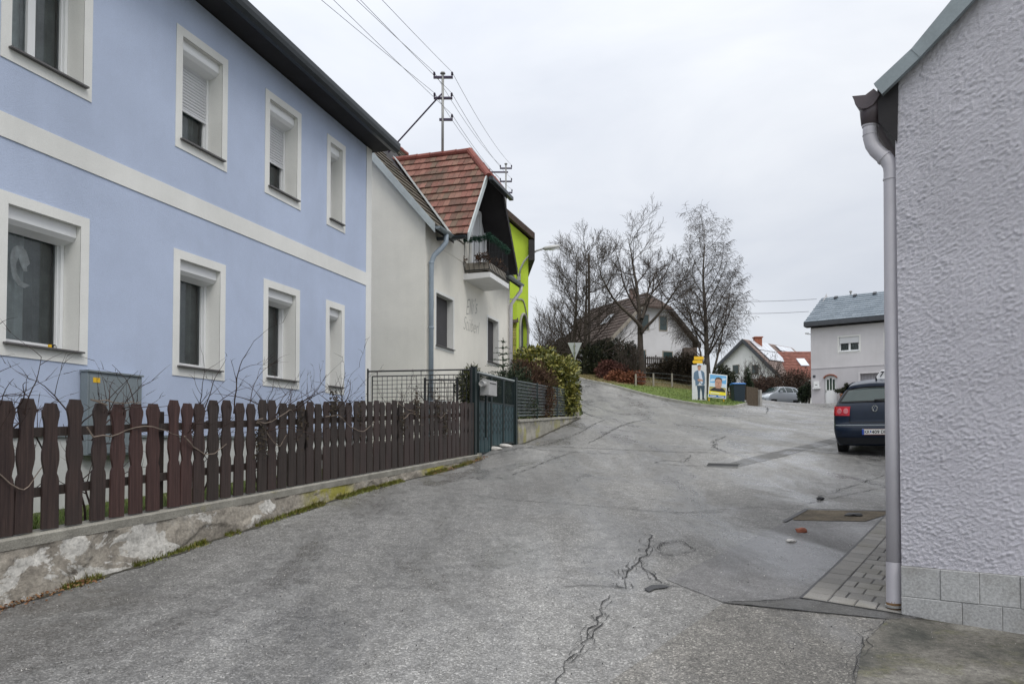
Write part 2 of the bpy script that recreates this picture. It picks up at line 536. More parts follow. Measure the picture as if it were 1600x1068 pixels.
    MT['blue'] = render('blue_render', (.475, .545, .705), streak=.015, bump=.005, bs=110)
    MT['trim'] = render('white_trim_render', (.76, .76, .735), bump=.002, streak=.02)
    MT['grey_plinth'] = render('pale_grey_plinth', (.62, .63, .62), var=.08)
    MT['cream'] = render('cream_render', (.78, .755, .685), var=.05, streak=.025)
    MT['lime'] = render('lime_green_render', (.455, .60, .062), var=.03, streak=.03)
    MT['yellow'] = render('pale_yellow_render', (.75, .62, .24), var=.06)
    MT['white_wall'] = render('white_render', (.74, .74, .74), var=.05, streak=.03)
    MT['lilac'] = render('lilac_grey_render', (.60, .585, .60), var=.03, streak=.02)
    MT['lilac_dark'] = render('lilac_grey_lower_render', (.52, .505, .525), var=.03, streak=.02)
    MT['roughcast'] = render('roughcast_render', (.535, .525, .575), var=.08, streak=.04, bump=.009, bs=150)
    N = Nodes('crumbling_plaster')
    n1 = N.noise(2.1, 9, .66, N.map((1, 1, 1.6)), .5)
    sp = N.n('ShaderNodeSeparateXYZ'); N.l(N.co, sp.inputs[0])
    near = N.n('ShaderNodeMapRange'); near.inputs['From Min'].default_value = 7.3; near.inputs['From Max'].default_value = 10.5; near.inputs['To Min'].default_value = .09; near.inputs['To Max'].default_value = -.06
    N.l(sp.outputs['Y'], near.inputs['Value'])
    n2 = N.math('ADD', n1, near.outputs[0])
    k = N.ramp(N.noise(3.3, 7, .62), [(.32, (.15, .135, .115)), (.45, (.25, .225, .19)), (.58, (.33, .30, .255)), (.72, (.27, .255, .23))])
    k = N.mix(k, N.ramp(N.noise(5, 6, .6), [(.3, (.36, .345, .315)), (.7, (.60, .585, .55))]), N.ramp(n2, [(.565, 0.0), (.59, 1.0)]))
    k = N.mix(k, N.ramp(N.noise(26, 6, .65), [(.3, .68), (.7, 1.22)]), 1.0, 'MULTIPLY')
    def band(y0, y1):
        m1 = N.n('ShaderNodeMapRange', interpolation_type='SMOOTHSTEP'); m1.inputs['From Min'].default_value = y0; m1.inputs['From Max'].default_value = y0 + .4
        m2 = N.n('ShaderNodeMapRange', interpolation_type='SMOOTHSTEP'); m2.inputs['From Min'].default_value = y1; m2.inputs['From Max'].default_value = y1 + .4; m2.inputs['To Min'].default_value = 1; m2.inputs['To Max'].default_value = 0
        N.l(sp.outputs['Y'], m1.inputs['Value']); N.l(sp.outputs['Y'], m2.inputs['Value'])
        return N.math('MULTIPLY', m1.outputs[0], m2.outputs[0])
    lich = N.math('MULTIPLY', N.math('ADD', band(9.9, 11.0), band(13.3, 14.4)), N.ramp(N.noise(3.5, 6, .65), [(.36, 0.0), (.52, .9)]))
    k = N.mix(k, (.27, .25, .03), lich)
    N.base(k); N.rough(.95); N.bump(N.noise(35, 6), .012); MT['crumble'] = N.m
    N = Nodes('concrete_coping')
    k = N.ramp(N.noise(4, 6, .6), [(.3, (.20, .19, .165)), (.7, (.36, .345, .30))])
    k = N.mix(k, (.30, .28, .05), N.ramp(N.noise(2.4, 6, .65), [(.58, 0.0), (.74, .6)]))
    k = N.mix(k, N.ramp(N.noise(90, 4), [(.3, .8), (.7, 1.2)]), 1.0, 'MULTIPLY')
    N.base(k); N.rough(.9); N.bump(N.noise(60, 5), .008); MT['coping'] = N.m
    N = Nodes('lichen_concrete')
    k = N.ramp(N.noise(3, 6, .6), [(.3, (.20, .19, .16)), (.7, (.40, .38, .33))])
    k = N.mix(k, (.30, .28, .025), N.ramp(N.noise(1.7, 6, .6, dist=.5), [(.52, 0.0), (.66, .65)]))
    k = N.mix(k, N.ramp(N.noise(60, 4), [(.3, .7), (.7, 1.25)]), 1.0, 'MULTIPLY')
    N.base(k); N.rough(.95); N.bump(N.noise(50, 5), .01); MT['lichen'] = N.m
    MT['block'] = islands('plinth_block', [(0, (.37, .372, .372)), (1, (.43, .433, .433))], .85, (.20, .19, .17), .003, 60)
    MT['mortar'] = plain('mortar', (.30, .30, .29), .95, bump=.004)
    MT['paver'] = islands('paver', [(0, (.17, .163, .152)), (.5, (.215, .207, .193)), (1, (.27, .26, .243))], .7, (.17, .16, .13), .002, 120)
    MT['kerb'] = plain('kerbstone', (.30, .29, .27), .85, var=.25, vscale=2.5, bump=.006)
    # --- wood
    def wood(name, stops, rough=.55, grey=None):
        N = Nodes(name)
        g = N.n('ShaderNodeNewGeometry')
        grain = N.noise(3.0, 6, .65, N.map((14, 14, .7)))
        k = N.ramp(grain, stops)
        k = N.mix(k, N.ramp(g.outputs['Random Per Island'], [(0, .72), (1, 1.25)]), 1.0, 'MULTIPLY')
        if grey: k = N.mix(k, grey, N.ramp(N.noise(1.3, 5, .6), [(.42, 0.0), (.68, .75)]))
        N.base(k); N.rough(rough); N.bump(grain, .004); N.b.inputs['Specular IOR Level'].default_value = .3
        return N.m
    MT['picket'] = wood('stained_picket_wood', [(.3, (.024, .016, .016)), (.55, (.050, .033, .029)), (.75, (.082, .054, .047))], .5, (.042, .033, .030))
    MT['picket_red'] = wood('reddish_picket_wood', [(.3, (.034, .019, .018)), (.55, (.066, .036, .032)), (.75, (.10, .055, .048))], .5)
    MT['picket_dark'] = wood('weathered_picket_wood', [(.3, (.022, .017, .015)), (.55, (.042, .032, .028)), (.75, (.066, .051, .045))], .55)
    MT['dark_wood'] = wood('dark_wood', [(.3, (.022, .017, .014)), (.7, (.05, .038, .03))], .6)
    MT['grey_wood'] = wood('grey_wood', [(.3, (.20, .18, .15)), (.7, (.34, .31, .27))], .8)
    MT['bark'] = plain('bark', (.070, .058, .047), .95, var=.35, vscale=5, bump=.02, bscale=14)
    MT['twig'] = plain('twig', (.058, .046, .038), .9, var=.3, vscale=1.5)
    MT['birch'] = plain('birch_bark', (.10, .085, .075), .9, var=.4, vscale=3, bump=.02, bscale=14)
    MT['vine'] = plain('vine_wood', (.045, .028, .024), .85, var=.35, vscale=6)
    MT['vine_pale'] = plain('pale_vine_wood', (.20, .16, .13), .85, var=.35, vscale=6)
    # --- metals, paint, plastics
    MT['gutter_dark'] = plain('dark_brown_gutter', (.030, .036, .042), .42, var=.2)
    MT['soffit'] = plain('dark_soffit_boards', (.024, .022, .024), .8, var=.25)
    MT['zinc'] = plain('zinc_sheet', (.24, .275, .29), .45, metal=.35, var=.12)
    MT['zinc_pale'] = plain('pale_flashing', (.46, .50, .50), .45, metal=.3, var=.12)
    MT['pvc_grey'] = plain('grey_plastic_pipe', (.50, .485, .52), .38, var=.05, fine=.02)
    MT['pvc_brown'] = plain('brown_plastic_gutter', (.085, .068, .075), .42, var=.12)
    MT['rust'] = plain('rusty_iron', (.13, .075, .035), .85, var=.4, vscale=14)
    MT['pipe_steel'] = plain('galvanised_pipe', (.30, .30, .29), .5, metal=.3, var=.15)
    MT['iron'] = plain('black_iron', (.014, .016, .018), .5, var=.2)
    MT['purple_iron'] = plain('dark_violet_iron', (.05, .035, .07), .5, var=.2)
    MT['gate'] = plain('dark_teal_paint', (.016, .048, .055), .42, var=.18)
    MT['gate_dark'] = plain('dark_green_steel', (.010, .020, .020), .45, var=.2)
    MT['box_grey'] = plain('grey_cabinet_paint', (.20, .235, .255), .5, var=.06)
    MT['mail_grey'] = plain('light_grey_steel', (.42, .42, .41), .45, metal=.2, var=.08)
    MT['white_pvc'] = plain('white_window_plastic', (.78, .79, .80), .4, var=.02, fine=.01)
    MT['shutter_slat'] = plain('white_roller_slats', (.62, .63, .65), .45, var=.02, fine=.01)
    MT['sill'] = plain('dark_grey_sill', (.11, .105, .105), .5, var=.15)
    MT['curtain'] = plain('curtain_cloth', (.74, .78, .78), .95, var=.2, vscale=5)
    MT['dark_room'] = plain('dim_room_cloth', (.36, .38, .38), .95, var=.3, vscale=3)
    MT['brown_frame'] = plain('brown_window_wood', (.035, .028, .026), .5, var=.2)
    MT['screen'] = plain('dark_insect_screen', (.055, .053, .056), .8, var=.12)
    MT['glass'] = glass('window_glass')
    MT['yellow_paint'] = plain('yellow_paint', (.78, .47, .02), .45, var=.06)
    MT['white_paint'] = plain('white_paint', (.72, .73, .74), .45, var=.05)
    MT['sign_back'] = plain('grey_sign_back', (.42, .44, .44), .4, metal=.4, var=.08)
    MT['black'] = plain('black_rubber', (.012, .012, .013), .75, var=.2)
    MT['ink'] = plain('faded_lettering', (.39, .38, .35), .9, var=.12, fine=.0)
    MT['black_ink'] = plain('black_lettering', (.02, .02, .022), .6, var=.1, fine=0)
    MT['brick'] = plain('red_brick', (.28, .10, .06), .9, var=.3, vscale=12, bump=.005)
    MT['terracotta'] = plain('terracotta', (.40, .21, .14), .8, var=.15)
    MT['stone_pale'] = plain('pale_stone', (.55, .53, .50), .9, var=.2, vscale=14, bump=.006)
    # --- roofs
    MT['red_tile'] = islands('red_roof_tile', [(0, (.13, .078, .060)), (.22, (.185, .088, .068)), (.45, (.235, .105, .082)), (.65, (.265, .135, .105)), (.82, (.205, .125, .090)), (1, (.155, .110, .082))], .8, (.085, .075, .055), .004, 25)
    MT['ridge_tile'] = islands('red_ridge_tile', [(0, (.17, .052, .042)), (1, (.25, .078, .06))], .6)
    MT['old_tile'] = islands('grey_brown_roof_tile', [(0, (.075, .066, .055)), (.5, (.12, .10, .08)), (1, (.16, .145, .115))], .85, (.09, .09, .06), .004, 25)
    MT['brown_roof'] = islands('brown_roof_tile', [(0, (.055, .040, .034)), (1, (.085, .062, .052))], .85, None, .003, 12)
    MT['far_red_roof'] = islands('far_red_roof_tile', [(0, (.16, .062, .046)), (1, (.24, .10, .075))], .8, None, .003, 8)
    MT['far_grey_tile'] = islands('faded_roof_tile', [(0, (.17, .125, .11)), (1, (.25, .19, .17))], .75, None, .003, 8)
    MT['slate'] = islands('blue_grey_slate', [(0, (.13, .165, .20)), (1, (.20, .24, .28))], .5, None, .002, 10, .5)
    MT['solar'] = plain('solar_glass', (.60, .63, .68), .22, var=.1, vscale=1.0, spec=.8, fine=.02)
    # --- foliage
    MT['laurel'] = leafy('laurel_leaf', (.045, .058, .015), (.155, .160, .034), (.37, .33, .09), .4)
    MT['conifer'] = leafy('dark_conifer', (.012, .022, .012), (.024, .040, .018), (.045, .060, .025), .7)
    MT['topiary'] = leafy('olive_conifer', (.030, .038, .014), (.060, .068, .024), (.12, .12, .045), .7)
    MT['brown_conifer'] = leafy('browned_conifer', (.040, .022, .015), (.085, .045, .028), (.13, .08, .05), .85)
    MT['beech'] = leafy('russet_beech', (.10, .035, .018), (.17, .060, .030), (.24, .10, .05), .8)
    MT['dark_hedge'] = leafy('dark_brown_hedge', (.022, .018, .012), (.045, .034, .022), (.075, .055, .035), .85)
    MT['bush'] = leafy('dark_evergreen_bush', (.012, .018, .010), (.028, .034, .016), (.055, .055, .026), .75)
    MT['spruce'] = leafy('spruce_needle', (.015, .035, .022), (.035, .060, .035), (.07, .095, .05), .7)
    MT['garland'] = leafy('garland_needle', (.010, .045, .028), (.018, .07, .045), (.03, .09, .05), .6)
    # --- cars
    N = Nodes('navy_car_paint'); N.base((.004, .012, .030)); N.rough(.28); N.b.inputs['Specular IOR Level'].default_value = .3; N.b.inputs['Coat Weight'].default_value = .2; N.b.inputs['Coat Roughness'].default_value = .04; MT['navy'] = N.m
    N = Nodes('silver_car_paint'); N.base((.50, .54, .58)); N.rough(.3); N.b.inputs['Coat Weight'].default_value = .6; N.b.inputs['Metallic'].default_value = .45; MT['silver'] = N.m
    N = Nodes('red_lamp'); N.base((.55, .008, .02)); N.rough(.15); N.b.inputs['Coat Weight'].default_value = .8; MT['red_lamp'] = N.m
    MT['car_glass'] = plain('car_window_glass', (.030, .050, .050), .07, var=.1, spec=.55, fine=0)
    MT['chrome'] = plain('chrome', (.65, .66, .68), .18, metal=.9, var=.03, fine=0)
    MT['wheel_rim'] = plain('wheel_rim', (.35, .36, .37), .4, metal=.6)
    MT['plate_white'] = plain('plate_white', (.75, .76, .74), .4, var=.02, fine=0)
    MT['plate_blue'] = plain('plate_blue', (.03, .08, .40), .4, var=.02, fine=0)
    MT['plate_red'] = plain('plate_red', (.5, .03, .03), .4, var=.02, fine=0)
    MT['bin_blue'] = plain('blue_bin_lid', (.03, .16, .45), .45, var=.05)
    MT['bin_dark'] = plain('navy_bin', (.010, .022, .035), .45, var=.1)
    # --- poster inks
    for k, c in dict(p_paper=(.66, .67, .70), p_jacket=(.13, .20, .29), p_shirt=(.62, .68, .80), p_jeans=(.045, .075, .11), p_skin=(.52, .30, .22),
                     p_hair=(.10, .07, .055), p_shoe=(.03, .03, .035), p_sky=(.16, .42, .72), p_cloud=(.58, .70, .82), p_field=(.42, .36, .12), p_yellow=(.85, .72, .04),
                     p_blue=(.03, .14, .42), p_black=(.028, .028, .03), p_white=(.8, .8, .8), p_shade=(.36, .19, .14)).items():
        MT[k] = plain(k.replace('p_', 'printed_'), c, .5, var=.06, vscale=8, fine=.02)

make_materials()
# ================================================================== setting: ground, road
FB = Frame((-7.35, 0), (368, 1200))          # facade plane of the blue and the cream house
FF = Frame((-6.15, 0), (398, 1200))          # fence line
D = FB.d; NN = FB.n

def ground_sheet():
    mb = MB()
    xs = [-700, -350, -180] + list(np.arange(-100, 101, 2.5)) + [180, 350, 700]
    ys = [-300, -120] + list(np.arange(-60, 151, 2.5)) + [220, 400, 900]
    pts = [(x, y) for y in ys for x in xs]
    cl = np.array([(min(max(x, -80), 90), min(max(y, -40), 140)) for x, y in pts])
    z = HV(cl) - .16
    mb.v = [Vector((p[0], p[1], q)) for p, q in zip(pts, z)]
    nx = len(xs)
    for j in range(len(ys) - 1):
        for i in range(nx - 1):
            a = j * nx + i
            mb.face((a, a + 1, a + nx + 1, a + nx))
    struct(mb.build('ground', MT['grass_ground'], smooth=True))
ground_sheet()

kerb_px = [(926, 598, 0), (960, 605, 0), (1000, 616, 0), (1030, 623, 0), (1060, 629, 0), (1095, 634.5, 0), (1130, 637, 0), (1152, 637, 0), (1164, 634, 0)]
kerb_pts = [G(a, b).xy for a, b, _ in kerb_px]
kerb_pts = [Vector((kerb_pts[0].x - .9, kerb_pts[0].y + 4))] + kerb_pts + [Vector((kerb_pts[-1].x + .8, kerb_pts[-1].y + 2.2)), Vector((kerb_pts[-1].x + 3.2, kerb_pts[-1].y + 12))]
fl = lambda Y, o=0.0: FF.p(FF.uY(Y), 0, o).xy
road_poly = [fl(-5, -.15), fl(16.2, -.15), fl(25.2, -.1), Vector((2.6, 28)), Vector((2.95, 33)), Vector((3.0, 44)), Vector((1.5, 54)), Vector((3.2, 54.5))]
road_poly += [k for k in kerb_pts] + [Vector((16.5, 60)), Vector((17.5, 74)), Vector((34, 76)), Vector((40, 50)), Vector((34, 10)), Vector((30, -5))]
struct(patch('road', road_poly, 0.0, MT['asphalt'], .55))

# kerb: real step, 0.12 m
def kerb():
    mb = MB(); prev = None
    dens = []
    for i in range(len(kerb_pts) - 1):
        for q in range(6): dens.append(kerb_pts[i].lerp(kerb_pts[i + 1], q / 6))
    dens.append(kerb_pts[-1])
    for i, p in enumerate(dens):
        t = (dens[min(i + 1, len(dens) - 1)] - dens[max(i - 1, 0)]).normalized()
        nn = Vector((-t.y, t.x))           # towards the lawn
        h = H(p.x, p.y)
        ring = [mb.add((q.x, q.y, z)) for q, z in ((p, h - .1), (p + nn * .015, h + .125), (p + nn * .16, h + .13), (p + nn * .17, h - .1))]
        if prev:
            for k in range(3): mb.face((prev[k], ring[k], ring[k + 1], prev[k + 1]))
        prev = ring
    struct(mb.build('kerb', MT['kerb']))
kerb()
lawn_in = [p + Vector((-.02, .12)) for p in kerb_pts]
lawn_poly = lawn_in + [Vector((14.5, 60)), Vector((-2, 60)), Vector((.8, 54))]
struct(patch('lawn', lawn_poly, .11, MT['bank_grass'], .8))

# garden strip between fence wall and houses
def garden_z(x, y):
    zf_ = -.82 + .051 * (min(y, 16.5) - 6.16)
    return zf_ if y < 15.5 else max(zf_, H(x, y) + .12)
gp = [fl(-4, -.2), fl(16.2, -.2), fl(25, -.12), FB.p(FB.uY(25), 0, -.05).xy, FB.p(FB.uY(-4), 0, -.05).xy]
struct(patch('garden_soil', gp, 0, MT['grass_ground'], .6, garden_z))

# repairs, patches and seams of the road surface (sheets 4 mm apart)
def px_poly(pts): return [G(a, b).xy for a, b in pts]
struct(patch('asphalt_repair_strip', px_poly([(1128, 940), (1252, 936), (1389, 800), (1262, 797), (1040, 905), (800, 1100), (860, 1100)][:5]), .004, MT['asphalt_smooth'], .3))
struct(patch('asphalt_footing', px_poly([(1128, 942), (1252, 937), (1412, 950), (1470, 966), (1390, 968)]), .0085, MT['asphalt_dark'], .2))
struct(patch('asphalt_rough_patch', px_poly([(1128, 943), (1388, 968), (1345, 1005), (1330, 1090), (1640, 1160), (880, 1160), (960, 1060)]), .004, MT['asphalt_rough'], .3))
struct(patch('concrete_apron', px_poly([(1388, 968.5), (1412, 966), (1620, 991), (1900, 1030), (1900, 1140), (1332, 1100), (1348, 1006)]), .009, MT['mossy_concrete'], .25))
struct(patch('asphalt_wet_patch', px_poly([(1130, 727), (1160, 717), (1210, 706), (1262, 694), (1312, 681), (1316, 690), (1270, 700), (1225, 713), (1180, 723), (1150, 730)]), .004, MT['asphalt_dark'], .4))

def seams():
    mb = MB()
    def seam(px, wds, wob=.02, off=.009):
        P = [G(a, b).xy for a, b in px]
        Q = []
        for i in range(len(P) - 1):
            L_ = (P[i + 1] - P[i]).length; k = max(2, int(L_ / .05))
            for q in range(k):
                p = P[i].lerp(P[i + 1], q / k)
                n_ = noise.noise_vector(Vector((p.x * 4, p.y * 4, 2.2))) + .55 * noise.noise_vector(Vector((p.x * 15, p.y * 15, 5.2)))
                Q.append(p + Vector((n_.x, n_.y)) * wob)
        Q.append(P[-1])
        extra = [(0, 1.0)] if wds < .02 else [(0, 1.0), (.035, .5), (-.045, .4)]
        for so, sw in extra:
          strand(Q, wds * sw, so, off)
    def strand(Q, wds, so, off):
        if so:
            Q = [q + Vector((noise.noise(Vector((q.x * 5, q.y * 5, so * 90))), noise.noise(Vector((q.y * 5, q.x * 5, so * 50))))) * abs(so) * 2.2 + Vector((so, 0)) for q in Q]
            Q = Q[len(Q) // 8: -max(1, len(Q) // 6)]
            if len(Q) < 3: return
        ws = [wds * .62 * (.25 + 1.5 * abs(noise.noise(Vector((q.x * 6, q.y * 6, 7))))) for q in Q]
        strip_on_ground(mb, Q, ws, off, 9)
    # main branching crack in the foreground
    seam([(1018, 836), (1012, 858), (1000, 876), (985, 893), (972, 905)], .035, .05)
    seam([(1000, 876), (1010, 892), (1022, 903), (1035, 912)], .03, .05)
    seam([(972, 905), (975, 918), (958, 915), (920, 914), (880, 917)], .03, .05)
    seam([(985, 893), (970, 890), (972, 905)], .022, .05)
    seam([(955, 930), (938, 952), (930, 975), (905, 1010), (880, 1045), (868, 1068)], .026, .06)
    seam([(940, 955), (945, 965), (930, 985), (918, 1000)], .018, .06)
    seam([(1035, 912), (1052, 916), (1075, 918)], .02, .03)
    seam([(1018, 836), (1000, 833), (980, 831)], .014, .03)
    # ring shaped crack round an old manhole
    for rr in (0, 1):
        ring = []
        for a in range(0, 361, 20):
            ring.append((1056 + 27 * math.cos(R(a)) * (1 - .12 * rr), 857 + 11.5 * math.sin(R(a)) * (1 - .12 * rr)))
        seam(ring if not rr else ring[9:], .020, .07)
    # long joints across the street
    seam([(735, 772), (800, 781), (880, 787), (960, 793), (1050, 801), (1130, 800)], .022, .03)
    seam([(745, 702), (880, 698), (960, 702), (1060, 706), (1105, 707), (1180, 707), (1220, 706)], .045, .03)
    seam([(805, 697), (850, 703), (930, 708), (1012, 709)], .03, .03)
    seam([(1022, 723), (1060, 727), (1100, 728)], .035, .02)
    seam([(1022, 723), (1040, 719), (1070, 722), (1078, 711)], .03, .04)
    seam([(745, 716), (800, 703), (850, 695), (905, 676), (945, 656)], .035, .03)
    seam([(800, 742), (850, 722), (900, 705)], .028, .03)
    seam([(920, 692), (950, 676), (990, 659), (1010, 655)], .05, .04)
    seam([(1135, 681), (1115, 690), (1118, 700), (1136, 706)], .05, .06)
    seam([(905, 640), (925, 650), (940, 653)], .07, .06)
    seam([(1196, 634), (1200, 640), (1197, 646)], .06, .04)
    seam([(1006, 637), (1040, 635)], .05, .04)
    seam([(1182, 708), (1240, 706), (1310, 702)], .03, .04)
    seam([(1330, 930), (1130, 941)], .02, .03)
    seam([(1130, 942), (1250, 955), (1385, 969)], .022, .02, .013)
    seam([(1345, 990), (1352, 1010), (1340, 1030), (1335, 1060)], .022, .04, .013)
    seam([(1388, 968), (1365, 985), (1345, 990)], .018, .04, .013)
    seam([(1080, 800), (1180, 792), (1262, 797)], .02, .04)
    seam([(1245, 790), (1330, 772), (1384, 760)], .02, .05)
    seam([(1270, 778), (1384, 742)], .02, .06)
    struct(mb.build('road_cracks', MT['crack']))
seams()

# broken hole in the surface: dark rim with a pale sliver
struct(patch('pothole', px_poly([(1006, 921), (1018, 915), (1034, 914.5), (1048, 917.5), (1036, 920), (1024, 921), (1014, 926)]), .012, MT['tar'], .1))
struct(patch('soil_trench', px_poly([(1238, 808), (1262, 797), (1389, 799), (1389, 803), (1352, 815), (1240, 813)]), .010, MT['soil'], .15))
def trench_edge():
    mb = MB()
    strip_on_ground(mb, [p for p in px_poly([(1225, 816), (1261, 796), (1320, 797.5), (1390, 799)])], [.05, .06, .05, .05], .016, .15)
    struct(mb.build('trench_edge', MT['tar']))
trench_edge()

# dirt line at the wall and building foot, darkened as painted contact shade too
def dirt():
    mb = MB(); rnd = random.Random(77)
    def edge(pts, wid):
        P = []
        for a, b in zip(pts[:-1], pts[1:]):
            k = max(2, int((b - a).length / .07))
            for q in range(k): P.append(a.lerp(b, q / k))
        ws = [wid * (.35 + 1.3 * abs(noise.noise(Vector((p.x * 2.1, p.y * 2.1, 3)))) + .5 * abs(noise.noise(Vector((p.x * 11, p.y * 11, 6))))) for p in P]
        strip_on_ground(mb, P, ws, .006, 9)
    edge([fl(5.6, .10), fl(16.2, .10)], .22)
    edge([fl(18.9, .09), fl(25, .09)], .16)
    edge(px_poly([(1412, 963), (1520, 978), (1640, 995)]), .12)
    struct(mb.build('dirt_contact_strip', MT['dirt_contact_strip']))
MT['dirt_contact_strip'] = plain('dirt_contact_shade', (.060, .055, .042), .9, var=.4, vscale=9, bump=.01)
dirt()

# drain grate
def drain():
    a, b = G(1100, 729), G(1152, 731)
    u = (b - a); u.z = 0; L = u.length; u.normalize(); v = Vector((-u.y, u.x, 0))
    def P(s, t, h): q = a + u * s + v * t; return Vector((q.x, q.y, H(q.x, q.y) + h))
    root = thing('drain_grate', 'dark iron drain grate set in the road at the end of the wet strip', 'drain', a)
    mb = MB()
    for t0, t1 in ((0, .05), (.45, .5)):
        mb.obox(P(0, t0, -.03), u * L, v * (t1 - t0), Vector((0, 0, .045)))
    for s in (0, L - .05): mb.obox(P(s, .05, -.03), u * .05, v * .4, Vector((0, 0, .045)))
    mb.build('grate_frame', MT['pipe_steel'], root)
    mb = MB(); n = int(L / .07)
    for k in range(1, n): mb.obox(P(k * L / n - .015, .05, -.03), u * .03, v * .4, Vector((0, 0, .043)))
    mb.build('grate_bars', MT['iron'], root)
    mb = MB(); mb.poly([P(.02, .02, .006), P(L - .02, .02, .006), P(L - .02, .48, .006), P(.02, .48, .006)]); mb.build('sump', MT['black'], root)
drain()

# paver strip along the right-hand building
def pavers():
    a = G(1253, 935); b = G(1389, 801)
    du = (b - a); Lp = du.xy.length; du = Vector((du.x, du.y, 0)).normalized(); dv = Vector((du.y, -du.x, 0))
    mb = MB()
    def P(s, t, h): q = a + du * s + dv * t; return Vector((q.x, q.y, H(q.x, q.y) + h))
    s = 0.0; row = 0
    rnd = random.Random(3)
    while s < 6.5:
        h = .195
        t = 0.0 if row % 2 else -.0
        first = True
        while t < 1.6:
            wl = .20 if first else ((.10 if row % 2 else .20) if t < .21 else rnd.choice([.16, .2, .2, .24]))
            g = .0045; dz = rnd.uniform(-.002, .003) + .02
            o0 = rnd.uniform(-.004, .004)
            q = [P(s + g, t + g, dz), P(s + h - g, t + g + o0, dz), P(s + h - g, t + wl - g, dz + rnd.uniform(-.002, .002)), P(s + g, t + wl - g, dz)]
            c = sum(q, Vector()) / 4
            top = [mb.add(x.lerp(c, .06)) for x in q]; mid = [mb.add(x - Vector((0, 0, .007))) for x in q]; lo = [mb.add(x - Vector((0, 0, .04))) for x in q]
            mb.face(top[::-1])
            for k in range(4):
                j = (k + 1) % 4
                mb.face((top[k], top[j], mid[j], mid[k])); mb.face((mid[k], mid[j], lo[j], lo[k]))
            t += wl; first = False
        s += h; row += 1
    struct(mb.build('paving', MT['paver']))
    struct(patch('paving_bed', [P(-.01, -.02, 0).xy, P(6.5, -.02, 0).xy, P(6.5, 1.6, 0).xy, P(-.01, 1.6, 0).xy], .0125, MT['tar'], .3))
pavers()

